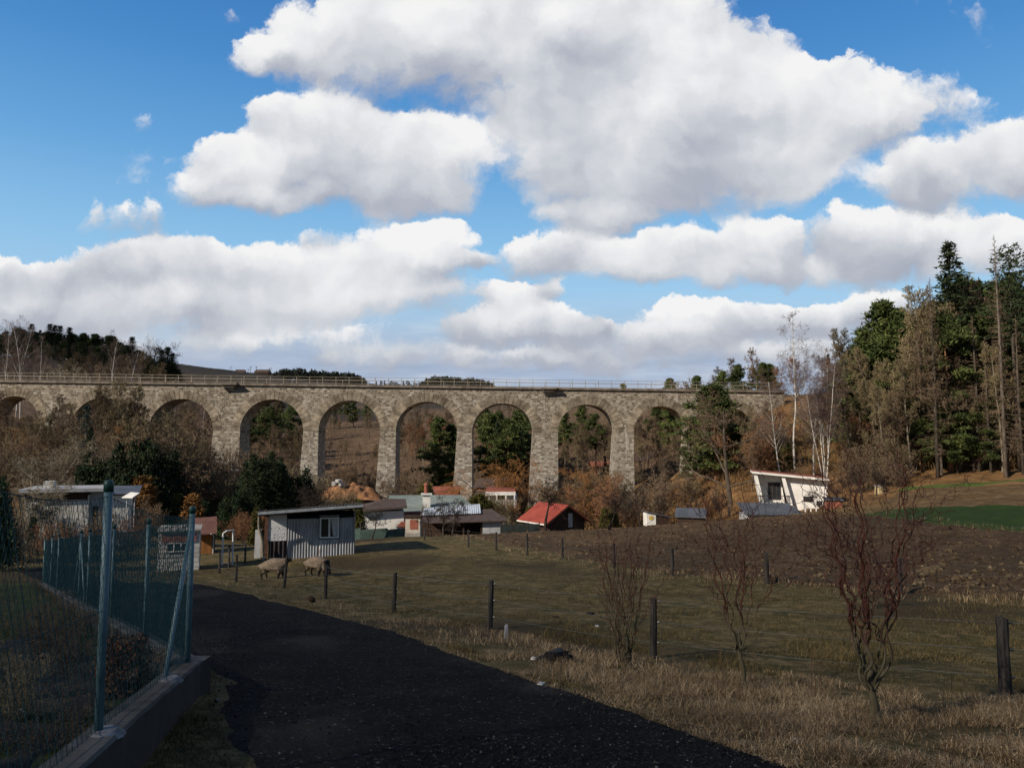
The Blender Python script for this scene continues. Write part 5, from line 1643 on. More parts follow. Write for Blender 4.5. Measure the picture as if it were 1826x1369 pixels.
    w = MB(); w.box(u7(1456), u7(1466), -.05, -.004, z7(899), z7(891)); w.build("vent", M_FRAMED, t)
    # lower seamed roof in front of it
    d = 70; k = px_m(d); u8 = lambda px: (px - 1375) * k; z8 = lambda py: (918 - py) * k
    t = thing("seamed_roof_annex", base_at(1375, 918, d), "low annex with a blue-grey standing-seam roof below the white chalet", "annex", rotz=R(-15))
    w = MB(); w.box(u8(1322), u8(1432), .2, 3.8, -1.5, z8(919)); w.build("wall", M_GREYW, t)
    r = MB(); r.hexa([(u8(1332), -.2, z8(918.5)), (u8(1432), -.2, z8(916.5)), (u8(1409), 4.2, z8(903)), (u8(1318), 4.2, z8(904)), (u8(1332), -.2, z8(917.6)), (u8(1432), -.2, z8(915.6)), (u8(1409), 4.2, z8(902)), (u8(1318), 4.2, z8(903))])
    for f_ in np.linspace(0.03, .97, 12):
        xa = u8(1332) + (u8(1432) - u8(1332)) * f_; xb = u8(1318) + (u8(1409) - u8(1318)) * f_
        za = z8(917.6) + (z8(915.6) - z8(917.6)) * f_; zb_ = z8(903) + (z8(902) - z8(903)) * f_
        r.hexa([(xa - .03, -.2, za + .002), (xa + .03, -.2, za + .002), (xb + .03, 4.2, zb_ + .002), (xb - .03, 4.2, zb_ + .002), (xa - .03, -.2, za + .09), (xa + .03, -.2, za + .09), (xb + .03, 4.2, zb_ + .09), (xb - .03, 4.2, zb_ + .09)])
    r.build("roof", M_GREYSHEET, t)
    w = MB()
    for xx in (1432, 1441, 1450): w.box(u8(xx) - .05, u8(xx) + .05, -.1, 0, -1, z8(904))
    w.box(u8(1428), u8(1454), -.1, .02, z8(905), z8(903)); w.build("carport_frame", M_FRAMEW, t)
    d = 67; t = thing("brick_shed", base_at(1487, 918, d), "small red brick shed beside the white chalet", "shed", rotz=R(-14))
    w = MB(); w.box(-.55, .65, 0, 1.4, -1, 1.2); w.build("wall", M_BRICK, t)
    w = MB(); w.hexa([(-.7, -.15, 1.21), (.8, -.15, 1.21), (.8, 1.55, 1.35), (-.7, 1.55, 1.35), (-.7, -.15, 1.28), (.8, -.15, 1.28), (.8, 1.55, 1.42), (-.7, 1.55, 1.42)]); w.build("roof", M_GREYSHEET, t)
    # houses behind the last arches
    d = 150; k = px_m(d); t = thing("white_cottage", base_at(1160, 842, d), "white cottage with a dark roof seen through the last clear arch", "house")
    w, r = gable(t, -2.2, 1.8, 0, 5, 2.2, 3.3, .5, M_OLDWHITE, M_BROWNROOF, 'x', -4)
    for xx in (-1.5, .6): window(t, xx, xx + .8, .6, 1.6, 0, M_FRAMED, 1, .08)
    d = 152; t = thing("red_roofed_cottage", base_at(1082, 838, d), "cottage with a rust-red roof behind the last tall pier", "house")
    gable(t, -2.6, 2.2, 0, 5, .8, 1.5, .4, M_DARKWOOD, M_RUSTROOF, 'x', -4)
    # left: white building behind the mesh fence
    d = 46; k = px_m(d); u9 = lambda px: (px - 120) * k; z9 = lambda py: (945 - py) * k
    t = thing("white_garage", base_at(120, 945, d), "low white building with a grey wing behind the green mesh fence", "house", rotz=R(22))
    w = MB(); w.box(u9(52), u9(152), 0, 4, -1.2, z9(884)); w.build("wall", M_OLDWHITE, t)
    w = MB(); w.box(u9(76), u9(92), .8, 1.8, z9(884), z9(860)); w.build("chimney", M_OLDWHITE, t)
    w = MB(); w.box(u9(45), u9(176), -.35, 4.3, z9(878), z9(872)); w.build("roof", M_GREYW, t)
    w = MB(); w.box(u9(53), u9(150), -.05, -.003, z9(892), z9(880)); w.build("brown_band", M_DARKWOOD, t)
    w = MB(); w.box(u9(152.5), u9(178), .3, 3.8, -1.2, z9(872) - .26); w.build("grey_wing", M_GREYW, t)
    w = MB(); w.box(u9(176), u9(216), .1, 3.4, -1.2, z9(886)); w.build("side_wall", M_OLDWHITE, t)
    w = MB(); w.hexa([(u9(178), -.2, z9(884)), (u9(232), -.2, z9(884)), (u9(232), 3.6, z9(874)), (u9(178), 3.6, z9(874)), (u9(178), -.2, z9(883)), (u9(232), -.2, z9(883)), (u9(232), 3.6, z9(873)), (u9(178), 3.6, z9(873))]); w.build("side_roof", M_GREYSHEET, t)
    w = MB(); w.box(u9(158), u9(166), .24, .295, -1.0, z9(905)); w.build("door", M_DARKWOOD, t)
    d = 44; t = thing("white_roof_sheet", W(233, 886, d), "white roof sheet tilted on posts beside the low white building", "roof sheet", rotz=R(15))
    w = MB(); w.hexa([(-.45, 0, -.05), (.15, -.3, -.05), (.45, 0, .18), (-.1, .5, .2), (-.45, 0, 0), (.15, -.3, 0), (.45, 0, .23), (-.1, .5, .25)]); w.build("sheet", M_WHITE, t)
    for q in ((-.2, .1), (.2, .05)):
        w = MB(); w.tube([(q[0], q[1], -2.6), (q[0], q[1], .06)], .03, 6); w.build("post", M_PIPE, t)
    # whitewashed hut and brown shed behind the corner of the mesh fence
    d = 34; k = px_m(d); ua = lambda px: (px - 318) * k; za = lambda py: (1003 - py) * k
    t = thing("whitewashed_hut", base_at(318, 1003, d), "small whitewashed block hut with a dark red shutter band", "hut", rotz=R(20))
    w = MB(); w.box(ua(284), ua(352), 0, 2.0, -.6, za(948)); w.build("wall", stone_white(), t)
    w = MB(); w.box(ua(290), ua(346), -.04, -.003, za(967), za(952)); w.build("shutter", M_RUSTROOF, t)
    window(t, ua(298), ua(334), za(984), za(968), 0, M_FRAMEW, 2, .04)
    w = MB(); w.box(ua(282), ua(354), -.15, 2.2, za(948) + .003, za(945)); w.build("roof", M_CONC, t)
    d = 43; k = px_m(d); ub = lambda px: (px - 368) * k; zb2 = lambda py: (987 - py) * k
    t = thing("brown_tool_shed", base_at(368, 987, d), "orange-brown timber shed with a sagging rust-brown roof", "shed", rotz=R(22))
    w = MB(); w.box(ub(344), ub(377), 0, 2.6, -.5, zb2(953)); w.build("wall", M_ORANGEWOOD, t)
    w = MB(); w.box(ub(377) + .003, ub(382), .3, 2.4, -.5, zb2(953)); w.build("door", M_DARKWOOD, t)
    w = MB(); w.hexa([(ub(335), -.5, zb2(953)), (ub(384), -.5, zb2(952)), (ub(385), 1.6, zb2(928)), (ub(336), 1.6, zb2(930)), (ub(335), -.5, zb2(951.5)), (ub(384), -.5, zb2(950.5)), (ub(385), 1.6, zb2(926.5)), (ub(336), 1.6, zb2(928.5))]); w.build("roof", nmat("rust_brown_sheet", (.11, .050, .038), (.17, .085, .065), 1.5, .8, .2), t)
    w = MB(); w.tube([(ub(374), -.5, zb2(951)), (ub(378), -.35, zb2(955)), (ub(379), -.1, zb2(957)), (ub(379), -.08, -.4)], .035, 8); w.build("downpipe", M_PIPE, t)
    # white tubular frame
    d = 36; k = px_m(d)
    t = thing("white_goal_frame", base_at(403, 1003, d), "narrow white tubular frame standing by the pasture corner", "frame")
    w = MB(); w.tube([(-7 * k, 0, -.3), (-6.6 * k, 0, 51 * k), (-2 * k, .1, 54.5 * k), (6.4 * k, .35, 56 * k), (6.6 * k, .35, -.2)], .04, 8); w.build("frame_tube", M_FRAMEW, t)


def stone_white():
    m = MatB("whitewashed_blocks", .9, .2)
    br = m.N.new('ShaderNodeTexBrick'); m.L.new(m.map(m.co(), (1, 1, 1), rot=(R(90), 0, 0)), br.inputs['Vector'])
    br.inputs['Scale'].default_value = 1.0; br.inputs['Brick Width'].default_value = .4; br.inputs['Row Height'].default_value = .2; br.inputs['Mortar Size'].default_value = .015
    br.inputs['Color1'].default_value = (.52, .50, .46, 1); br.inputs['Color2'].default_value = (.38, .36, .33, 1); br.inputs['Mortar'].default_value = (.22, .20, .18, 1)
    m.L.new(br.outputs['Color'], m.b.inputs['Base Color'])
    return m.m


build_shed()
build_houses()
# ------------------------------------------------------------------ fences
M_POST = nmat("weathered_post", (.020, .018, .017), (.060, .053, .048), 5, .9, .8, .02, stretch=(4, 4, .35))
M_WIRE = MatB("fence_wire", .4, .6).color((.22, .23, .20)); M_WIRE.b.inputs["Metallic"].default_value = .7; M_WIRE = M_WIRE.m
M_KNOB = MatB("black_insulator", .4, .5).color((.010, .010, .011)).m


def wood_post(r, p, h, w, lean=(0, 0), knobs=()):
    q = MB(); s = w / 2; rg = random.Random(int(p.x * 100))
    rings = []
    n = 8
    for f in (-.25, .2, .5, .8, 1.0):
        a = np.arange(n) * 2 * np.pi / n + .4
        rad = s * (1.05 - .12 * f) * (1 + np.array([rg.uniform(-.12, .12) for _ in range(n)]))
        rings.append(np.stack([p.x + lean[0] * f + np.cos(a) * rad, p.y + lean[1] * f + np.sin(a) * rad, np.full(n, p.z + h * f) + (np.array([rg.uniform(-.02, .02) for _ in range(n)]) if f == 1 else 0)], -1))
    V = np.concatenate(rings)
    i = np.arange(4)[:, None] * n; j = np.arange(n)[None, :]; j2 = (j + 1) % n
    q.add(V, np.stack([i + j, i + j2, i + n + j2, i + n + j], -1).reshape(-1, 4))
    q.add(rings[-1], [tuple(range(n))])
    o = q.build("fence_post", M_POST, r)
    kk = []
    for hh in knobs:
        k = MB(); c = Vector((p.x + lean[0] * hh / h + s * .9, p.y - .03, p.z + hh))
        k.tube([c, c + Vector((.035, -.005, 0)), c + Vector((.05, -.005, 0))], [.012, .024, .014], 7)
        k.build("insulator", M_KNOB, o)
        kk.append(c + Vector((.04, -.02, 0)))
    return kk


def wire_fence(label, posts, heights, rad, sag=.02):
    """posts: (point, height, width, lean)"""
    r = link("wire_fence", None); tag(r, label, "fence")
    runs = [[] for _ in heights]
    for (p, h, w, lean) in posts:
        kk = wood_post(r, p, h, w, lean, [h * f for f in heights])
        for a, c in zip(runs, kk): a.append(c)
    for a in runs:
        q = MB(); pts = []
        for c0, c1 in zip(a[:-1], a[1:]):
            for t in np.linspace(0, 1, 8)[:-1]:
                pts.append(tuple(np.array(c0) * (1 - t) + np.array(c1) * t - np.array((0, 0, sag * 4 * t * (1 - t)))))
        pts.append(tuple(a[-1])); q.tube(pts, rad, 4, cap=False); q.build("wire_strand", M_WIRE, r)
    return r


def post_from(px, top, bot, w_px, d=None, lean_px=0):
    p = at(px, bot) if d is None else on(px, d, py=bot)
    dd = p.y
    h = W(px, top, dd).z - p.z
    return (p, h, w_px * dd / F, (lean_px * dd / F, 0))


FRONT = [post_from(1793, 1100, 1243, 20), post_from(1165, 1065, 1173, 12.5, lean_px=2), post_from(874, 1035, 1122, 9.5, lean_px=2), post_from(702, 1021, 1092, 8, lean_px=2), post_from(580, 1008, 1067, 6.5, lean_px=1), post_from(506, 990, 1048, 5.5, lean_px=5), post_from(421, 989, 1037, 4.2)]
_q = FRONT[0][0] + (FRONT[0][0] - FRONT[1][0]) * .95
FRONT = [(Vector((_q.x, _q.y, gz(_q.x, _q.y))), 1.05, .14, (0, 0))] + FRONT + [post_from(391, 984, 1022, 4), post_from(408, 972, 1012, 3.6), post_from(437, 968, 1003, 3.4)]
wire_fence("three-strand wire fence with dark wooden posts along the lane side of the pasture", FRONT, (.94, .60, .26), .0035, .03)
BACK = [post_from(2010, 1012, 1085, 11, 21.0), post_from(1605, 996, 1060, 10), post_from(1368, 985, 1040, 7.5), post_from(1199, 978, 1027, 6.5), post_from(1095, 969, 1013, 5), post_from(1003, 960, 998, 4.2), post_from(940, 952, 990, 4), post_from(885, 949, 981, 4), post_from(835, 945, 976, 3.6), post_from(757, 940, 963, 3.4)]
wire_fence("thin wire fence with dark posts between the pasture and the ploughed field", BACK, (.92, .62, .30), .0030, .02)

# green netting fence and pale board fence in front of the houses
def net_fence():
    m = nmat("green_shade_net", (.035, .060, .050), (.060, .090, .078), 6, .8, vary=0)
    r = link("net_fence", None); tag(r, "dark green shade-net fence in front of the white house", "fence")
    ps = [on(622, 50, py=960), on(643, 49.5, py=960), on(690, 49.5, py=955), on(720, 50, py=955)]
    for i, p in enumerate(ps):
        h = W(650, 938 if i == 1 else 942, p.y).z - p.z
        q = MB(); q.tube([p - Vector((0, 0, .3)), p + Vector((0, 0, h + (.2 if i == 1 else 0)))], .06, 8); q.build("fence_post", M_POST, r)
    q = MB()
    for a, b in zip(ps[:-1], ps[1:]):
        za = W(650, 944, a.y).z; zb = W(650, 941, b.y).z
        q.hexa([(a.x, a.y - .08, a.z - .2), (b.x, b.y - .08, b.z - .2), (b.x, b.y - .065, b.z - .2), (a.x, a.y - .065, a.z - .2), (a.x, a.y - .08, za), (b.x, b.y - .08, zb), (b.x, b.y - .065, zb), (a.x, a.y - .065, za)])
    q.build("netting", m, r)
    r = link("board_fence", None); tag(r, "low pale olive board fence between the long shed and the red cabin", "fence")
    a, b = W(893, 948, 56), W(962, 945, 58)
    q = MB(); q.hexa([(a.x, a.y, a.z - 1), (b.x, b.y, b.z - 1), (b.x, b.y + .04, b.z - 1), (a.x, a.y + .04, a.z - 1), (a.x, a.y, a.z + .52), (b.x, b.y, b.z + .46), (b.x, b.y + .04, b.z + .46), (a.x, a.y + .04, a.z + .52)])
    q.build("board_panel", nmat("pale_olive_board", (.20, .19, .12), (.28, .27, .18), 3, .9), r)
    for t in (0, .35, .7, 1):
        p = a.lerp(b, t); q = MB(); q.tube([p + Vector((0, -.06, -1)), p + Vector((0, -.06, .6))], .04, 6); q.build("fence_post", M_POST, r)


net_fence()


# ------------------------------------------------------------------ garden wall and chain-link fence
M_TEAL = nmat("blue_green_coating", (.065, .13, .15), (.12, .20, .23), 6, .5, .15, .004, spec=.5)
M_TEALD = nmat("green_cap", (.010, .045, .035), (.016, .060, .048), 6, .45, spec=.5)
M_MESH = MatB("green_coated_wire", .7, .15).color((.013, .050, .062)).m


def wall_pts(a, b, n):
    return [(a[0] + (b[0] - a[0]) * t, a[1] + (b[1] - a[1]) * t) for t in np.linspace(0, 1, n)]


# height of the wall's top: 1.79 below the eye at the first pole, 2.21 at the corner, 4.5 at the far end
def wall_top(x, y, seg):
    if seg == 0: return EYE - np.interp(y, [2.5, 5.15, 8.45], [1.50, 1.79, 2.20])
    return EYE - np.interp(y, [8.45, 10.9, 13.6, 17, 23, 27.5], [2.20, 2.50, 2.83, 3.25, 4.0, 4.55])


def garden_wall():
    m = MatB("mossy_concrete", .95, .15)
    c = m.ramp(m.noise(2.2, 7, .65), [(.3, (.045, .042, .036)), (.5, (.090, .086, .076)), (.68, (.15, .145, .135)), (.8, (.22, .22, .21))])
    c = m.mix(m.math('MULTIPLY', m.step(m.noise(.9, 5, .6), .52, .68), .6), c, (.050, .048, .035))
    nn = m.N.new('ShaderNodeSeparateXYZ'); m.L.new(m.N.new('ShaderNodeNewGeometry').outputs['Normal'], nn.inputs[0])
    side_shade = m.mix(m.noise(3, 6, .65), (.022, .020, .018), (.075, .068, .060))      # painted shade that darkens the wall's upright faces
    c = m.mix(m.math('MULTIPLY', m.step(nn.outputs[2], .75, .35), .9), c, side_shade)
    m.color(c); m.bump(m.noise(16, 7, .7), .7, .012)
    t = thing("garden_wall", (0, 0, 0), "low mossy concrete wall carrying the green mesh fence round the garden", "wall")
    for seg, (a, b) in enumerate(((WALL_A, WALL_C), (WALL_C, WALL_B))):
        q = MB(); n = 40; pts = wall_pts(a, b, n)
        dx, dy = b[0] - a[0], b[1] - a[1]; L = math.hypot(dx, dy); nx, ny = -dy / L, dx / L      # points into the garden
        prof = []
        for i, (x, y) in enumerate(pts):
            w0, w1 = -.13, .13
            if seg == 0 and i == n - 1: pass
            zt = wall_top(x, y, seg) + .012 * (fnoise(x * 3, y * 3, 3, 4) - .5)
            zg = min(gz(x, y), zt) - .5
            jit = .012 * (float(fnoise(x * 4, y * 4, 2, 8)) - .5)
            prof.append([(x + nx * w0 + jit, y + ny * w0, zg), (x + nx * w0 + jit, y + ny * w0, zt - .02), (x + nx * (w0 + .02), y + ny * (w0 + .02), zt), (x + nx * (w1 - .02), y + ny * (w1 - .02), zt), (x + nx * w1, y + ny * w1, zt - .02), (x + nx * w1, y + ny * w1, zg)])
        if seg == 1:
            for s_ in range(6): pass
        V = np.array(prof).reshape(-1, 3); i = np.arange(n - 1)[:, None] * 6; j = np.arange(5)[None, :]
        q.add(V, np.stack([i + j, i + j + 1, i + 6 + j + 1, i + 6 + j], -1).reshape(-1, 4))
        q.add(np.array([prof[0], prof[-1]]).reshape(-1, 3), [(0, 5, 4, 3, 2, 1)[::-1], (6, 7, 8, 9, 10, 11)])
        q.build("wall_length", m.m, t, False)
    x, y = WALL_C; q = MB(); zt = wall_top(x, y, 0) + .003
    q.hexa([(x - .17, y - .17, zt - .6), (x + .16, y - .17, zt - .6), (x + .16, y + .17, zt - .6), (x - .17, y + .17, zt - .6), (x - .17, y - .17, zt), (x + .16, y - .17, zt), (x + .16, y + .17, zt), (x - .17, y + .17, zt)])
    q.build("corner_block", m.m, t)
    # white mortar collars at the pole feet
    for (xx, yy) in (POLES[0], (-3.09, 7.2)):
        q = MB(); zt = wall_top(xx, yy, 0)
        n = 12; a = np.arange(n) * 2 * np.pi / n
        for r_, zz in ((.11, .004), (.06, .03)): pass
        V = np.concatenate([np.stack([xx + .05 + np.cos(a) * .11, yy + np.sin(a) * .14, np.full(n, zt - .02)], -1), np.stack([xx + .04 + np.cos(a) * .07, yy + np.sin(a) * .09, np.full(n, zt + .022)], -1)])
        j = np.arange(n); j2 = (j + 1) % n
        q.add(V, np.stack([j, j2, n + j2, n + j], -1)); q.add(V[n:], [tuple(range(n))])
        q.build("mortar_collar", nmat("white_mortar", (.13, .13, .13), (.30, .305, .31), 8, .9, .3, .005), t, True)


POLES = [(-2.615, 5.15), (-3.34, 8.32)]
FAR_POLES = [(px, d) for px, d in ((262, 10.7), (203, 13.4), (162, 16.3), (136, 17.6), (110, 22.5), (93, 24.5), (77, 27.2))]


def chain_link(q, a, b, za, zb, ta, tb, cell=.055, rad=.0016):
    """woven wire between two poles: a, b in plan; heights of foot and head at each end"""
    L = math.hypot(b[0] - a[0], b[1] - a[1]); n = max(2, int(L / cell)); hgt = (ta - za + tb - zb) / 2; m = int(hgt / cell)
    i = np.arange(n)[:, None]; j = np.arange(m)[None, :]
    def P(ii, jj):
        s_ = ii / n; t_ = jj / m
        x = a[0] + (b[0] - a[0]) * s_; y = a[1] + (b[1] - a[1]) * s_
        z0 = za + (zb - za) * s_; z1 = ta + (tb - ta) * s_ - .05 * 4 * s_ * (1 - s_)
        return np.stack(np.broadcast_arrays(x + .006 * np.sin(ii * 3.1 + jj * 1.7), y + .006 * np.cos(ii * 2.3 + jj), z0 + (z1 - z0) * t_), -1)
    odd = (j % 2)
    A0 = P(i + .5 * odd, j + 0 * i); A1 = P(i + .5 * (1 - odd), j + 1 + 0 * i)
    B1 = P(i + .5 * odd + np.where(odd, .5, -.5), j + 1 + 0 * i)
    S = np.concatenate([A0.reshape(-1, 3), A0.reshape(-1, 3)]); E = np.concatenate([A1.reshape(-1, 3), B1.reshape(-1, 3)])
    q.segs(S, E, np.full(len(S), rad), np.full(len(S), rad), 3)


def mesh_fence():
    t = thing("mesh_fence", (0, 0, 0), "blue-green chain-link fence on round poles round the near garden", "fence")

    def pole(x, y, z, h, r_, cap=True):
        q = MB(); q.tube([(x, y, z - .05), (x, y, z + h)], r_, 14); o = q.build("pole", M_TEAL, t, True)
        if cap:
            q = MB(); q.tube([(x, y, z + h - .03), (x, y, z + h + .03), (x, y, z + h + .045)], [r_ * 1.15, r_ * 1.15, r_ * .8], 14); q.build("cap", M_TEALD, o, True)
        return (x, y, z, h)
    pl = []
    x, y = POLES[0]; z = wall_top(x, y, 0); pl.append(pole(x, y, z, W(192, 868, y).z - z, .027))
    x, y = POLES[1]; z = wall_top(x, y, 0); pl.append(pole(x, y, z, W(348, 910, y).z - z, .030))
    tops = {262: 921, 203: 928, 162: 930, 136: 932, 110: 945, 93: 950, 77: 955}
    fp = []
    for px, d in FAR_POLES:
        u_, _ = uv_of(px, 1000); x, y = u_ * d, d
        # keep the pole on the wall line
        s_ = ((x - WALL_C[0]) * (WALL_B[0] - WALL_C[0]) + (y - WALL_C[1]) * (WALL_B[1] - WALL_C[1])) / ((WALL_B[0] - WALL_C[0]) ** 2 + (WALL_B[1] - WALL_C[1]) ** 2)
        x = WALL_C[0] + s_ * (WALL_B[0] - WALL_C[0]); y = WALL_C[1] + s_ * (WALL_B[1] - WALL_C[1])
        z = wall_top(x, y, 1)
        fp.append(pole(x, y, z, 1.5, .026))
    # off-frame pole nearest the viewer
    x, y = -2.15, 3.15; z = wall_top(x, y, 0); p0 = pole(x, y, z, 1.5, .027)
    seq = [p0] + pl + fp
    # braces
    for (a, b) in (((-3.09, 7.2, wall_top(0, 7.2, 0) - .02), (pl[1][0], pl[1][1] - .03, pl[1][2] + pl[1][3] * .86)),
                   ((-3.98, 9.35, wall_top(0, 9.35, 1) - .02), (pl[1][0] - .02, pl[1][1] + .03, pl[1][2] + pl[1][3] * .86)),
                   ((fp[3][0] + .62, fp[3][1] - .92, wall_top(0, fp[3][1] - .92, 1)), (fp[3][0], fp[3][1], fp[3][2] + 1.4)),
                   ((fp[3][0] - .62, fp[3][1] + .92, wall_top(0, fp[3][1] + .92, 1)), (fp[3][0], fp[3][1], fp[3][2] + 1.4))):
        q = MB(); q.tube([a, b], .022, 12); q.build("brace", M_TEAL, t, True)
    for k, (A, B) in enumerate(zip(seq[:-1], seq[1:])):
        q = MB()
        chain_link(q, A, B, A[2] + .02, B[2] + .02, A[2] + A[3] - .06, B[2] + B[3] - .06, .045 if k < 2 else .05, .0013 if k < 2 else .0025)
        for fr in (.0, .5, 1.0):
            pts = []
            for s_ in np.linspace(0, 1, 9):
                zb_ = A[2] + (B[2] - A[2]) * s_ + .03; zt = A[2] + A[3] - .06 + (B[2] + B[3] - A[2] - A[3]) * s_
                pts.append((A[0] + (B[0] - A[0]) * s_, A[1] + (B[1] - A[1]) * s_ - .004, zb_ + (zt - zb_) * fr - (.05 * 4 * s_ * (1 - s_) if fr == 1 else 0)))
            q.tube(pts, .0026, 4, cap=False)
        q.build("mesh_panel", M_MESH, t)


garden_wall()
mesh_fence()


# ------------------------------------------------------------------ corkscrew willows
def willow_mats():
    m = MatB("willow_bark", .7, .25)
    P = m.co()
    sep = m.N.new('ShaderNodeSeparateXYZ'); m.L.new(P, sep.inputs[0])
    n = m.noise(14, 4, .6)
    c = m.mix(n, (.055, .046, .026), (.11, .092, .055))
    young = m.mix(n, (.042, .012, .008), (.090, .027, .017))
    hz = m.math('ADD', sep.outputs[2], m.math('MULTIPLY', m.math('SUBTRACT', m.noise(2, 3, .5), .5), .5))
    m.color(m.mix(m.step(hz, .55, 1.35), c, young)); m.bump(n, .4, .01)
    return m.m


M_WILLOW = willow_mats()
M_WILLOWT = nmat("willow_twig", (.040, .013, .009), (.085, .028, .018), 8, .6, spec=.3)


def corkscrew(seed, H, stems, fan, curl, kids, spread_dir=0.0, r0=.022):
    rg = random.Random(seed); T, C = MB(), MB()

    def twig(p, d, L, r, lvl, mb):
        n = max(7, int(L / .034)); st = L / n; pts = [p]; rads = [r]
        ph = rg.uniform(0, 6.28); fq = rg.uniform(20, 34) * (1 if lvl else .5); amp = curl * (.6 if lvl == 0 else 1.15)
        a1 = rg.uniform(0, 6.28)
        side = np.cross(d, (math.cos(a1), math.sin(a1), .3)); side /= np.linalg.norm(side) + 1e-9
        side2 = np.cross(d, side)
        kid = sorted(rg.uniform(.18, .98) for _ in range(kids[lvl] if lvl < len(kids) else 0)); ki = 0
        dd = np.array(d)
        for i in range(n):
            f = (i + 1) / n
            w = np.array(d) + side * math.sin(ph + f * L * fq) * amp + side2 * math.cos(ph * 1.7 + f * L * fq * .8) * amp * .8 + np.array((0, 0, .28 * f if lvl == 0 else .12 * f))
            w = w + np.array([rg.gauss(0, .10) for _ in range(3)])
            w /= np.linalg.norm(w)
            pts.append(pts[-1] + w * st); rads.append(max(.0028, r * (1 - .72 * f)))
            while ki < len(kid) and kid[ki] <= f:
                a = rg.uniform(0, 6.28); sp_ = rg.uniform(.35, .95)
                nd = w + sp_ * (side * math.cos(a) + side2 * math.sin(a)); nd[2] += .15; nd /= np.linalg.norm(nd)
                twig(pts[-1], nd, L * rg.uniform(.34, .72) * (1.15 - .5 * kid[ki]), max(.0034, rads[-1] * .62), lvl + 1, C)
                ki += 1
        mb.tube(pts, rads, 6 if lvl == 0 else (5 if lvl == 1 else 4), cap=False)

    for k in range(stems):
        a = spread_dir + (k + .5) / stems * 6.283 + rg.uniform(-.4, .4)
        f = fan * rg.uniform(.35, 1.0)
        d = np.array((math.cos(a) * f, math.sin(a) * f * .8, 1.0)); d /= np.linalg.norm(d)
        twig(np.array((math.cos(a) * .05, math.sin(a) * .05, -.08)), d, H * rg.uniform(.82, 1.05), r0 * rg.uniform(.6, 1.1), 0, T)
    return fit(T, C, H)


def fit(T, C, H):
    zm = max(np.percentile(np.concatenate(T.v + C.v)[:, 2], 97.5), .1)
    for q in (T, C): q.v = [v * (H / zm, H / zm, H / zm) for v in q.v]
    return T, C


def willows():
    p = at(1112, 1186); H = W(1112, 905, p.y).z - p.z
    t = thing("corkscrew_willow", p, "many-stemmed red corkscrew willow fanning upright beside the second fence post", "willow", group="corkscrew willows along the lane")
    T, C = corkscrew(5, H, 14, .27, .55, (3, 2), r0=.015); T.build("trunk", M_WILLOW, t, True); C.build("crown", M_WILLOWT, t, True)
    p = at(1328, 1230); H = W(1310, 850, p.y).z - p.z
    t = thing("corkscrew_willow", p, "thin-trunked red corkscrew willow between the two nearest fence posts, narrower one", "willow", group="corkscrew willows along the lane")
    T, C = stemmed(9, H, .75, (-.07, 0), 8, .40, .75, r0=.027, kids=(5, 2)); T.build("trunk", M_WILLOW, t, True); C.build("crown", M_WILLOWT, t, True)
    p = at(1562, 1286); H = W(1530, 770, p.y).z - p.z
    t = thing("corkscrew_willow", p, "tallest corkscrew willow with a stout short trunk and wild wide twisting crown", "willow", group="corkscrew willows along the lane")
    T, C = stemmed(17, H, .55, (-.06, 0), 10, .38, .85, r0=.040, kids=(6, 3)); T.build("trunk", M_WILLOW, t, True); C.build("crown", M_WILLOWT, t, True)
    p = at(1560, 1085); H = W(1560, 985, p.y).z - p.z
    t = thing("corkscrew_willow", p, "small distant willow bush behind the tallest willow, by the field fence", "willow")
    T, C = corkscrew(29, H, 8, .5, .35, (6, 3), r0=.014); T.build("trunk", M_WILLOW, t, True); C.build("crown", M_WILLOWT, t, True)


def stemmed(seed, H, trunk_h, lean, limbs, fan, curl, r0=.026, kids=(8, 5)):
    """one short trunk that breaks up into twisting limbs"""
    rg = random.Random(seed); T, C = MB(), MB()
    pts = [(0, 0, -.1)]
    for k in range(1, 9):
        f = k / 8; pts.append((lean[0] * f + rg.gauss(0, .012), rg.gauss(0, .012), trunk_h * f))
    T.tube(pts, np.linspace(r0 * 1.35, r0 * .8, 9), 9)
    T.tube([(0, 0, -.12), (0, 0, .03), (0, 0, .12)], [r0 * 2.0, r0 * 1.6, r0 * 1.25], 9)
    T2, C2 = corkscrew(seed + 1, H - trunk_h * .75, limbs, fan, curl, kids, r0=r0 * .44)
    top = np.array(pts[-1])
    for src, dst in ((T2, T), (C2, C)):
        off = dst.n
        for v in src.v: dst.v.append(v + top * (1, 1, .80))
        for f, m in zip(src.f, src.mi): dst.f.append(f + off); dst.mi.append(m)
        dst.n += src.n
    return fit(T, C, H)


willows()
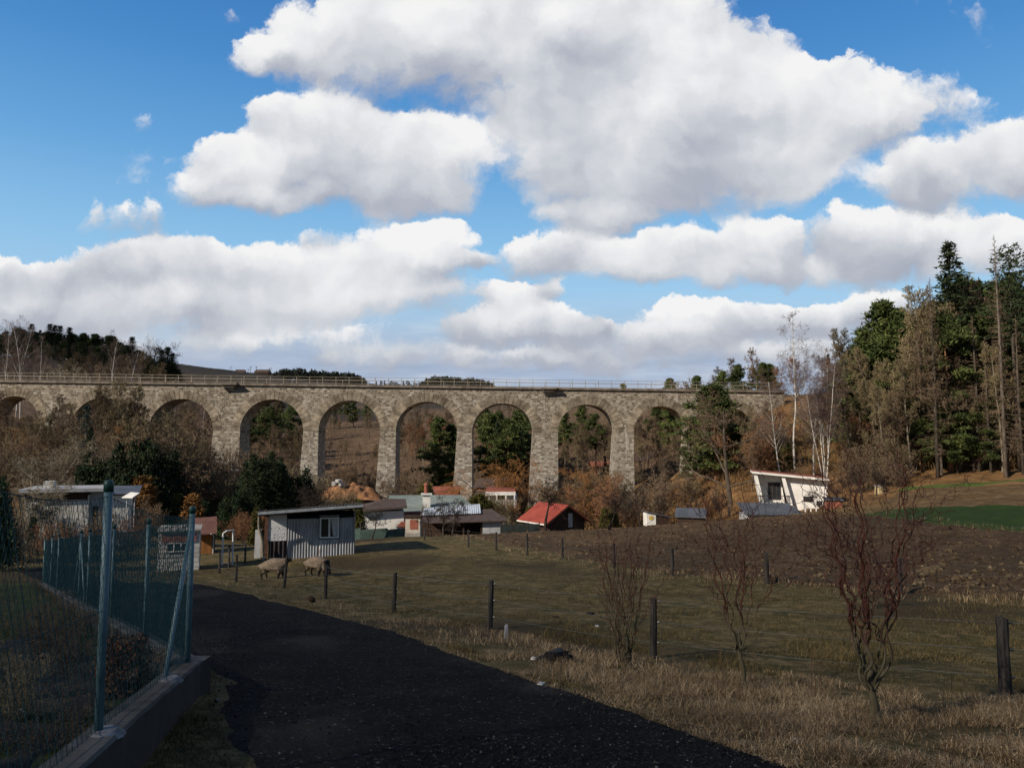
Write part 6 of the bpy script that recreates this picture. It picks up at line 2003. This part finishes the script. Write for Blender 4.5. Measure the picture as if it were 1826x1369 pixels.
# ------------------------------------------------------------------ sheep
def sheep(px, py_foot, d, face, label, head_low, rot):
    p = on(px, d, py=py_foot); p.z = gz(p.x, p.y)
    t = link("sheep", None); t.location = p; t.scale = (.95, .95, .93); t.rotation_euler = (0, 0, rot); tag(t, label, "sheep", "sheep grazing in the pasture")
    # skeleton: x forward
    J = dict(pelvis=(-.36, 0, .58), back=(0, 0, .60), chest=(.32, 0, .58), neck=(.45, 0, .66 if not head_low else .52), poll=(.55, 0, .80 if not head_low else .34), head=(.64, 0, .78 if not head_low else .24), nose=(.74, 0, .70 if not head_low else .13))
    V = list(J.values()); E = [(i, i + 1) for i in range(len(V) - 1)]; Rr = [(.27, .29), (.29, .30), (.26, .28), (.16, .18), (.10, .105), (.092, .095), (.060, .055)]
    for sx, root, off in ((-.36, 0, -1), (.30, 2, 1)):
        for sy in (-.12, .12):
            step_ = .05 * (1 if sy > 0 else -1)
            if off < 0: leg = [(sx + .04, sy, .40), (sx + .10 + step_ * .5, sy, .30), (sx - .04 + step_, sy, .20), (sx + step_, sy, .03), (sx + .05 + step_, sy, .01)]
            else: leg = [(sx, sy, .38), (sx + .01 + step_ * .5, sy, .21), (sx + .01 + step_, sy, .12), (sx + step_, sy, .03), (sx + .05 + step_, sy, .01)]
            prev = root
            for q, rr in zip(leg, ((.11, .13), (.06, .065), (.036, .036), (.034, .034), (.032, .026))):
                V.append(q); Rr.append(rr); E.append((prev, len(V) - 1)); prev = len(V) - 1
    V.append((-.62, 0, .50)); Rr.append((.035, .04)); E.append((0, len(V) - 1)); V.append((-.65, 0, .38)); Rr.append((.022, .03)); E.append((len(V) - 2, len(V) - 1))
    pi_ = 4
    for sy in (-1, 1):
        V.append((.535, sy * .12, V[pi_][2] + .0)); Rr.append((.022, .035)); E.append((pi_, len(V) - 1))
    me = bpy.data.meshes.new("sheep_body"); me.from_pydata(V, E, []); me.update()
    o = link("sheep_body", me, t)
    sk = o.modifiers.new("skin", 'SKIN'); sk.use_smooth_shade = True
    me.skin_vertices.new() if not me.skin_vertices else None
    for sv, rr in zip(me.skin_vertices[0].data, Rr): sv.radius = rr
    me.skin_vertices[0].data[0].use_root = True
    s_ = o.modifiers.new("smooth", 'SUBSURF'); s_.levels = 2; s_.render_levels = 2
    tex = bpy.data.textures.new("wool", 'CLOUDS'); tex.noise_scale = .14
    dm = o.modifiers.new("fleece", 'DISPLACE'); dm.texture = tex; dm.strength = .03; dm.mid_level = .5
    me.materials.append(M_SHEEP)
    # dark face, ears and lower legs are the colour of the animal's coat
    return t


def sheep_mat():
    m = MatB("sheep_coat", .95, .1)
    o = m.co(); sep = m.N.new('ShaderNodeSeparateXYZ'); m.L.new(o, sep.inputs[0])
    wool = m.mix(m.step(m.noise(9, 5, .65), .35, .65), (.16, .118, .082), (.28, .215, .155))
    dark = m.mix(m.noise(8, 3, .5), (.018, .014, .012), (.04, .030, .025))
    leg = m.step(sep.outputs[2], .30, .24); head = m.step(sep.outputs[0], .50, .55)
    k = m.math('MAXIMUM', leg, head)
    m.color(m.mix(k, wool, dark)); m.bump(m.noise(30, 5, .7), .8, .02)
    return m.m


M_SHEEP = sheep_mat()
sheep(487, 1026, 30.0, 1, "tan sheep with a raised dark head before the white shed panel", False, R(-6))
sheep(563, 1026, 30.0, 1, "tan sheep with its dark head lowered to graze under the shed window", True, R(-28))


# ------------------------------------------------------------------ odds and ends
def lump(mb, c, r, seed, squash=.6, n=2):
    rg = np.random.default_rng(seed)
    # a small rock from a subdivided cube
    g = np.linspace(-1, 1, 5)
    faces = []; verts = []
    idx = {}
    def vid(p):
        k = tuple(np.round(p, 4))
        if k not in idx: idx[k] = len(verts); verts.append(p)
        return idx[k]
    for ax in range(3):
        for sg in (-1, 1):
            for i in range(4):
                for j in range(4):
                    q = []
                    for a, b in ((g[i], g[j]), (g[i + 1], g[j]), (g[i + 1], g[j + 1]), (g[i], g[j + 1])):
                        p = np.zeros(3); p[ax] = sg; p[(ax + 1) % 3] = a; p[(ax + 2) % 3] = b; q.append(vid(p))
                    faces.append(q if sg > 0 else q[::-1])
    V = np.array(verts); V /= np.linalg.norm(V, axis=1)[:, None]
    V *= (1 + .25 * rg.standard_normal((len(V), 1)) * .8); V = np.clip(V, -.8, .8)
    sc = np.array(r) * rg.uniform(.8, 1.2, 3) if np.ndim(r) == 0 else np.array(r)
    V = V * sc * (1, 1, squash)
    a = rg.uniform(0, 6.28); V = np.stack([V[:, 0] * math.cos(a) - V[:, 1] * math.sin(a), V[:, 0] * math.sin(a) + V[:, 1] * math.cos(a), V[:, 2]], -1)
    mb.add(V + np.array(c), np.array(faces))


M_CLAY = nmat("yellow_clay_clod", (.085, .060, .035), (.17, .125, .072), 5, .95, 1.0, .05)
M_STONE = nmat("pale_stone", (.34, .33, .31), (.50, .49, .47), 6, .9, .5, .02)


def odds():
    ST = [(1655, 1022, .40), (1668, 1016, .30), (1716, 1036, .44), (1738, 1046, .26), (1660, 990, .26), (1692, 984, .24), (1640, 1042, .20), (1655, 1050, .18), (1622, 1028, .12), (1700, 998, .20), (1823, 1014, .2), (1575, 1012, .22), (1800, 1030, .2), (1460, 1030, .16), (1405, 1016, .18), (1375, 960, .2), (1480, 980, .22), (1560, 960, .18)]
    ST.sort(key=lambda s_: s_[0])
    for i, (px, py, r) in enumerate(ST):
        r *= .62
        p = at(px, py); q = MB(); lump(q, (0, 0, 0), r, 500 + i, .6)
        for j in range(3): lump(q, (rnd.uniform(-1, 1) * r, rnd.uniform(-.6, .6) * r, -.1 * r), r * rnd.uniform(.35, .6), 700 + i * 3 + j, .7)
        o = q.build("clay_clod", M_CLAY, None, False); o.location = p + Vector((0, 0, .05 + r * .15))
        tag(o, f"yellowish clay clod in the ploughed field, {ORD[i]} from the left", "clod", "clay clods in the ploughed field")
    # black bin liner, litter, marker stub, stalk
    p = at(992, 1183); q = MB(); lump(q, (0, 0, .08), (.26, .16, .17), 7, .8); lump(q, (-.17, .02, .05), (.14, .12, .10), 8, .8); lump(q, (.14, -.03, .06), (.13, .12, .12), 11, .8)
    o = q.build("rubbish_bag", MatB("black_plastic", .65, .15).color((.008, .008, .009)).m, None, True); o.location = p; tag(o, "crumpled black plastic bag lying in the dry verge grass", "bag")
    p = at(902, 1138); q = MB(); q.box(-.028, .028, -.02, .02, -.1, .24); q.box(-.018, .018, -.015, .015, .2402, .262)
    o = q.build("marker_stub", nmat("faded_white_paint", (.30, .29, .31), (.44, .43, .45), 9, .8), None); o.location = p; o.rotation_euler = (0, R(3), .3); tag(o, "short pale marker stub in the dry grass below the third post", "marker post")
    for px, py, r, lab in ((952, 1176, .055, "crumpled white paper scrap beside the black plastic bag"), (1065, 1117, .045, "white stone lying in the pasture near the many-stemmed willow"), (1091, 1121, .03, "tiny white scrap in the pasture beside the white stone"),
                           (965, 1222, .05, "flat pale stone on the black road near the verge"), (1418, 1324, .045, "pale stone at the road's edge below the tallest willow")):
        p = at(px, py); q = MB(); lump(q, (0, 0, 0), r, int(px), .6); o = q.build("pale_stone", M_STONE if 'stone' in lab else M_FRAMEW, None); o.location = p + Vector((0, 0, r * .3)); tag(o, lab, "stone" if 'stone' in lab else "litter")
    for px, py, r, lab in ((1052, 1095, .11, "dark clod of earth on the pasture grass"), (990, 1101, .08, "dark flat droppings on the pasture grass"), (1316, 1061, .09, "dark clod of earth near the thin-trunked willow")):
        p = at(px, py); q = MB(); lump(q, (0, 0, 0), (r, r, r * .6), int(px), .6); o = q.build("earth_clod", nmat("dark_earth", (.018, .014, .010), (.035, .026, .018), 5), None); o.location = p + Vector((0, 0, r * .2)); tag(o, lab, "clod")
    p = at(556, 1085); t = thing("dried_flower", p, "dark brown dried seed head on a thin stalk at the lane edge", "dried plant")
    q = MB(); q.tube([(0, 0, -.05), (.01, 0, .1), (-.02, 0, .19)], .008, 6); q.build("stalk", M_BARK, t)
    q = MB(); q.tube([(-.10, 0, .30), (-.07, 0, .285), (-.01, 0, .235), (.05, 0, .195), (.085, 0, .185)], [.02, .062, .078, .055, .012], 10); q.build("seed_head", nmat("dark_seed_head", (.030, .018, .012), (.060, .036, .024), 20, .9, .6), t, True)
    # log hive at the field edge
    p = on(1568, 82, py=876); t = thing("tree_stump", p, "pale cut log standing upright at the field edge among fruit trees", "log")
    q = MB(); q.tube([(0, 0, -.3), (0, 0, .75)], [.48, .45], 14); q.build("log_body", nmat("pale_straw_bark", (.30, .23, .12), (.44, .35, .20), 5, .9), t)
    q = MB(); q.tube([(0, 0, .752), (0, 0, .80)], [.52, .50], 14); q.build("log_lid", M_GREYW, t)
    # earth bank with white rubble under the third arch
    p = on(618, 100, py=880); q = MB()
    gx, gy = np.meshgrid(np.linspace(-4.6, 4.6, 60), np.linspace(-2.6, 2.6, 34)); gx = gx.ravel(); gy = gy.ravel()
    gh = (1 - (gx / 4.6) ** 2) * (1 - (gy / 2.6) ** 2) * (1.0 + 1.9 * (fnoise(gx / 1.7, gy / 1.7, 4, 61) - .35)) * 1.55 + .25 * (fnoise(gx * 1.6, gy * 1.6, 3, 62) - .5) - .35
    q.add(np.stack([gx, gy, gh], -1), grid_faces(34, 60))
    o = q.build("earth_bank", nmat("orange_earth", (.20, .092, .042), (.33, .165, .080), 1.2, .95, .5, .05), None, True); o.location = (p.x, p.y, W(618, 880, 100).z - .3); tag(o, "bare orange earth bank below the third tall arch", "earth bank")
    for k, (px, py) in enumerate(((597, 862), (604, 858), (609, 864))):
        q = MB(); lump(q, (0, 0, 0), (.55, .4, .4), 950 + k, .8); o = q.build("rubble_block", M_STONE); o.location = W(px, py, 99.5)
        tag(o, ("white rubble block on the orange bank, lowest of three", "white rubble block on top of the orange bank", "white rubble block on the orange bank, nearest the pier")[k], "rubble", "white rubble on the orange bank")
    # far houses and poles above the viaduct
    for px, d, w_, lab in ((428, 600, 8, "far brown-roofed house on the skyline beyond the railway"), (470, 600, 9, "far wide-roofed house on the skyline, nearer the wooden poles"), (458, 605, 6, "far small dark barn on the skyline between two houses")):
        p = W(px, 664.5, d); t = thing("far_house", p, lab, "house", rotz=rnd.uniform(-.4, .4), scale=.8)
        gable(t, -w_ / 2, w_ / 2, 0, 7, .7, 3.2, .5, M_DARKWOOD, M_BROWNROOF, 'x', -6)
    for px in (447, 457):
        p = W(px, 662, 560); q = MB(); q.tube([(0, 0, -4), (0, 0, 3.6)], .16, 6); q.box(-1.0, 1.0, -.08, .08, 2.9, 3.1); o = q.build("power_pole", M_BARK); o.location = p
        tag(o, "far wooden power pole on the skyline " + ("nearer the houses" if px == 447 else "further from the houses"), "power pole")
    for i, (px, top, d) in enumerate(((322, 648, 560), (357, 654, 590), (409, 653, 600), (478, 655, 600), (440, 657, 600), (388, 656, 600))):
        plant_px("oak", px, d, top, f"far round bare tree on the grassy skyline, {ORD[sorted([322, 357, 409, 478, 440, 388]).index(px)]} from the left", "far trees on the grassy skyline")


odds()


# ---- far wooded ridges: masses nobody could count
def ridge_wood(name, px0, px1, d, top_of, n, seed, mat, size=(5, 9), conifer=.5):
    rg = np.random.default_rng(seed); q = MB()
    for i in range(n):
        px = px0 + (px1 - px0) * (i + rg.uniform(0, 1)) / n; dd = d * rg.uniform(.94, 1.06)
        u_, _ = uv_of(px, 675); x = u_ * dd
        zt = W(px, top_of(px) + rg.uniform(0, 6), dd).z; H = rg.uniform(*size)
        con = rg.random() < conifer
        m = 160 if con else 190
        if con:
            f = rg.uniform(0, 1, m); a = rg.uniform(0, 6.283, m); rad = H * .22 * (1 - f) * rg.uniform(.4, 1, m)
            c = np.stack([x + rad * np.cos(a), dd + rad * np.sin(a), zt - H + f * H], -1)
        else:
            v = rg.normal(size=(m, 3)); v /= np.linalg.norm(v, axis=1)[:, None]; v *= rg.uniform(.3, 1, (m, 1)) ** .5
            c = v * (H * .36, H * .36, H * .42) + (x, dd, zt - H * .42)
        dirs = rg.normal(size=(m, 3)); dirs /= np.linalg.norm(dirs, axis=1)[:, None]
        a_ = np.cross(dirs, rg.normal(size=(m, 3))); a_ /= np.linalg.norm(a_, axis=1)[:, None]
        q.tris(c, a_ * H * .10, dirs * H * .14)
    tag(q.build(name, mat), kind="stuff")


_fw = needle_mat("far_woodland", (.020, .026, .018), (.045, .048, .034))
ridge_wood("far_wood", 478, 650, 1000, lambda px: np.interp(px, [478, 492, 515, 560, 620, 650], [664, 661, 654, 659, 662, 670]), 75, 3, _fw, (10, 20), .25)
ridge_wood("far_wood", 750, 886, 1650, lambda px: np.interp(px, [745, 775, 800, 840, 865, 886], [680, 669, 670, 673, 676, 687]), 70, 4, _fw, (18, 32), .6)
ridge_wood("far_wood", 655, 760, 1500, lambda px: 678 + 0 * px, 26, 5, _fw, (8, 14), .4)


# ---- garden behind the mesh fence
def garden():
    bedm = nmat("garden_bed_soil", (.022, .018, .013), (.050, .040, .028), 3, .95, 1.0, .05, coord='Position')
    bed = [(-3.0, 4.6), (-3.75, 7.9), (-6.5, 12.2), (-8.0, 13.0), (-6.3, 9.3), (-5.0, 7.6), (-4.2, 5.4), (-4.1, 4.2)]
    sheet("garden_bed", bed, .01, .06, bedm, 4.5, 16, -.75, -.25, 160, .12, .3, .2, 71)
    rg = np.random.default_rng(77)
    # brown beech bush with its dead leaves
    p = Vector((-3.86, 8.05, gz(-3.86, 8.05)))
    t = thing("beech_shrub", p, "small beech shrub holding rust-brown dead leaves behind the mesh fence", "shrub")
    T, C = bare(411, .62, dict(P_SCRUB, r=.014, rmin=.003, stems=8), 1); T.build("trunk", M_BARK, t); 
    tw = C.build("twigs", M_TWIG, t)
    n = 1500; a = rg.uniform(0, 6.283, n); rad = .25 * rg.uniform(.1, 1, n) ** .6; z = rg.uniform(.05, .58, n); rad *= (1.1 - .7 * np.abs(z - .25))
    cs = np.stack([rad * np.cos(a), rad * np.sin(a), z], -1); L = MB()
    d = rg.normal(size=(n, 3)); d[:, 2] -= .4; d /= np.linalg.norm(d, axis=1)[:, None]; s_ = np.cross(d, rg.normal(size=(n, 3))); s_ /= np.linalg.norm(s_, axis=1)[:, None]
    L.quads(cs, s_ * .022, d * .036); L.build("leaves", needle_mat("dead_beech_leaves", (.10, .040, .018), (.20, .085, .036)), t)
    # low dark perennials and dry stalks
    PL = [(-3.35, 6.0, .45), (-4.0, 6.6, .5), (-4.6, 7.4, .45), (-3.5, 5.0, .4), (-4.9, 8.9, .55), (-5.6, 9.8, .6), (-6.4, 11.4, .6), (-3.25, 4.55, .35), (-4.3, 5.6, .35), (-7.2, 12.2, .7), (-3.8, 4.4, .35), (-5.3, 8.1, .45)]
    for i, (x, y, h) in enumerate(sorted(PL)):
        t = plant(("scrub", "pale_scrub")[i % 2], (x, y, gz(x, y)), h, f"low leafless garden shrub inside the mesh fence, {ORD[i]} from the left", "garden shrubs in the dark bed", wide=1.5)
    for i, (x, y, r) in enumerate(((-4.45, 6.3, .10), (-4.7, 6.75, .08), (-4.2, 6.9, .06), (-5.1, 7.3, .07), (-3.95, 5.1, .09), (-5.8, 8.6, .08), (-3.55, 4.35, .12))):
        q = MB(); lump(q, (0, 0, 0), r, 600 + i, .7); o = q.build("garden_stone", M_STONE); o.location = (x, y, gz(x, y) + r * .3)
        tag(o, f"pale stone edging the garden bed, {ORD[i]} counted along the lawn", "stone", "stones along the garden bed")


garden()


# ------------------------------------------------------------------ grass, gravel and clods: what nobody could count
def blades(name, X, Y, H, bend, wid, mat, seed, seg2=True, zoff=0.0):
    rg = np.random.default_rng(seed); n = len(X)
    Z = height(X, Y) + zoff
    a = rg.uniform(0, 6.283, n); lean = bend * rg.uniform(.2, 1.3, n)
    dx, dy = np.cos(a) * lean * H, np.sin(a) * lean * H
    w = wid * rg.uniform(.6, 1.4, n)
    b = rg.uniform(0, 6.283, n); sx, sy = np.cos(b) * w / 2, np.sin(b) * w / 2
    base = np.stack([X, Y, Z - .01], -1)
    if seg2:
        mid = base + np.stack([dx * .35, dy * .35, H * .62], -1); tip = base + np.stack([dx, dy, H * (.62 + .38 * np.clip(1.1 - lean, -.4, 1))], -1)
        s_ = np.stack([sx, sy, np.zeros(n)], -1)
        V = np.stack([base - s_, base + s_, mid + s_ * .75, mid - s_ * .75, tip], 1).reshape(-1, 3)
        i = np.arange(n)[:, None] * 5
        q = MB(); q.add(V, (i + np.array([[0, 1, 2, 3]]))); q.f.append(i + np.array([[3, 2, 4]])); q.mi.append(np.zeros(n, np.int32))
    else:
        tip = base + np.stack([dx, dy, H], -1); s_ = np.stack([sx, sy, np.zeros(n)], -1)
        V = np.stack([base - s_, base + s_, tip], 1).reshape(-1, 3); q = MB(); q.add(V, np.arange(n * 3).reshape(-1, 3))
    return tag(q.build(name, mat), kind="stuff")


def scatter(n, x0, x1, y0, y1, seed, dens_pow=1.4):
    """more points nearer the viewer, as many per picture area"""
    rg = np.random.default_rng(seed)
    y = (y0 ** (1 - dens_pow) + rg.uniform(0, 1, n) * (y1 ** (1 - dens_pow) - y0 ** (1 - dens_pow))) ** (1 / (1 - dens_pow))
    u = rg.uniform(-.75, .75, n); x = u * y
    k = (x > x0) & (x < x1)
    return x[k], y[k], rg


def grass_mat(name, cols):
    m = MatB(name, .85, .15)
    c = m.ramp(m.co('Island'), cols)
    k = m.noise(.8, 4, .6, m.co('Position'))
    c = m.mix(m.math('MULTIPLY', m.step(k, .4, .65), .5), c, cols[0][1])
    m.color(c)
    return m.m


def vegetation():
    dry = grass_mat("dry_grass_blades", [(0, (.08, .052, .027)), (.3, (.21, .142, .076)), (.65, (.37, .265, .152)), (1, (.52, .40, .25))])
    green = grass_mat("pasture_blades", [(0, (.042, .038, .012)), (.4, (.082, .064, .022)), (.75, (.15, .106, .044)), (1, (.27, .19, .090))])
    fence = [(p[0].x, p[0].y) for p in FRONT[:8]]
    verge = ROAD_R[1:] + [(f[0], f[1] - .05) for f in reversed(fence)]
    # tall dry grass on the verge
    x, y, rg = scatter(420000, -30, 30, 4.2, 30, 1, 1.9)
    s_ = poly_mask(x, y, verge)
    cl = .6 * fnoise(x * 1.1, y * 1.1, 3, 2) + .4 * fnoise(x * 4.3, y * 4.3, 2, 6)
    k = (s_ > -.12) & (rg.uniform(0, 1, len(x)) < sstep(.38, .60, cl) * 1.15 + .05)
    x, y, cl, s_ = x[k], y[k], cl[k], s_[k]
    H = (.045 + .155 * sstep(.3, .7, cl)) * rg.uniform(.5, 1.25, len(x)) * (.45 + .55 * sstep(0, .6, s_))
    blades("dry_grass", x, y, H, 1.65, .0055, dry, 2)
    # pasture, left strip, garden
    x, y, rg = scatter(520000, -40, 45, 4.2, 42, 3, 1.75)
    inr = (poly_mask(x, y, ROAD) < -.05) & (poly_mask(x, y, PLOUGH) < .1)
    dw = np.abs(poly_mask(x, y, GARDEN)) > .16
    cl = fnoise(x * .9, y * .9, 3, 12)
    k = inr & dw & (poly_mask(x, y, verge) < .35) & (rg.uniform(0, 1, len(x)) < .35 + .75 * sstep(.3, .6, cl))
    x, y, cl = x[k], y[k], cl[k]
    gd = poly_mask(x, y, GARDEN) > 0
    lawn = grass_mat("lawn_blades", [(0, (.026, .040, .010)), (.5, (.058, .075, .020)), (.85, (.11, .10, .038)), (1, (.22, .17, .080))])
    blades("lawn_grass", x[gd], y[gd], (.02 + .05 * sstep(.35, .7, cl[gd])) * rg.uniform(.5, 1.4, gd.sum()), 1.0, .008, lawn, 14, False, .02)
    x, y, cl = x[~gd], y[~gd], cl[~gd]
    blades("pasture_grass", x, y, (.03 + .085 * sstep(.35, .7, cl)) * rg.uniform(.5, 1.4, len(x)), 1.0, .009, green, 4, False)
    # strip between the field fence and the plough, and tufts at the post feet
    x, y, rg = scatter(120000, -10, 30, 18, 56, 5, 1.4)
    m = poly_mask(x, y, PLOUGH); cl = fnoise(x * .7, y * .7, 3, 22)
    k = (m < .4) & (m > -1.6) & (rg.uniform(0, 1, len(x)) < sstep(.35, .6, cl))
    blades("dry_grass", x[k], y[k], .22 * rg.uniform(.4, 1.2, k.sum()), .9, .010, dry, 6)
    # weed stalks in the verge
    x, y, rg = scatter(5000, -2, 12, 5.5, 14, 7, 1.9); k = poly_mask(x, y, verge) > .2; k &= rg.uniform(0, 1, len(x)) < .25
    blades("weed_stalks", x[k], y[k], rg.uniform(.25, .6, k.sum()), .25, .006, grass_mat("weed_stalk", [(0, (.05, .028, .016)), (1, (.13, .08, .045))]), 8)
    # gravel on the road
    x, y, rg = scatter(90000, -25, 12, 4.0, 26, 9, 2.0)
    cl = fnoise(x * .9 + y * .25, y * .35, 3, 44)
    k = (poly_mask(x, y, ROAD) > -.15) & (rg.uniform(0, 1, len(x)) < .08 + .5 * sstep(.5, .68, cl))
    x, y = x[k], y[k]; n = len(x); z = height(x, y) + .022
    r = .006 + .012 * rg.uniform(0, 1, n) ** 5
    base = np.array([(1, 0, 0), (-1, 0, 0), (0, 1, 0), (0, -1, 0), (0, 0, .8), (0, 0, -.8)])
    P = base[None] * rg.uniform(.6, 1.3, (n, 6, 1)) * r[:, None, None] + np.stack([x, y, z], -1)[:, None]
    f = np.array([(0, 2, 4), (2, 1, 4), (1, 3, 4), (3, 0, 4), (2, 0, 5), (1, 2, 5), (3, 1, 5), (0, 3, 5)])
    q = MB(); q.add(P.reshape(-1, 3), (np.arange(n)[:, None, None] * 6 + f[None]).reshape(-1, 3))
    m = MatB("gravel_stones", .95, .08); m.color(m.ramp(m.co('Island'), [(0, (.008, .008, .009)), (.6, (.018, .018, .019)), (.88, (.04, .038, .037)), (.985, (.12, .115, .11)), (1, (.26, .25, .24))]))
    tag(q.build("gravel", m.m), kind="stuff")
    # loose clods on the ploughed land
    x, y, rg = scatter(16000, -3, 34, 20, 60, 11, 1.5)
    k = poly_mask(x, y, PLOUGH) > .1; x, y = x[k], y[k]; n = len(x); z = height(x, y) + .05
    r = .02 + .10 * rg.uniform(0, 1, n) ** 3
    P = base[None] * rg.uniform(.6, 1.4, (n, 6, 1)) * r[:, None, None] + np.stack([x, y, z], -1)[:, None]
    q = MB(); q.add(P.reshape(-1, 3), (np.arange(n)[:, None, None] * 6 + f[None]).reshape(-1, 3))
    m = MatB("soil_clods", .95, .1); m.color(m.ramp(m.co('Island'), [(0, (.035, .023, .013)), (.6, (.080, .053, .030)), (.92, (.12, .084, .048)), (1, (.20, .15, .085))]))
    tag(q.build("clods", m.m), kind="stuff")


vegetation()
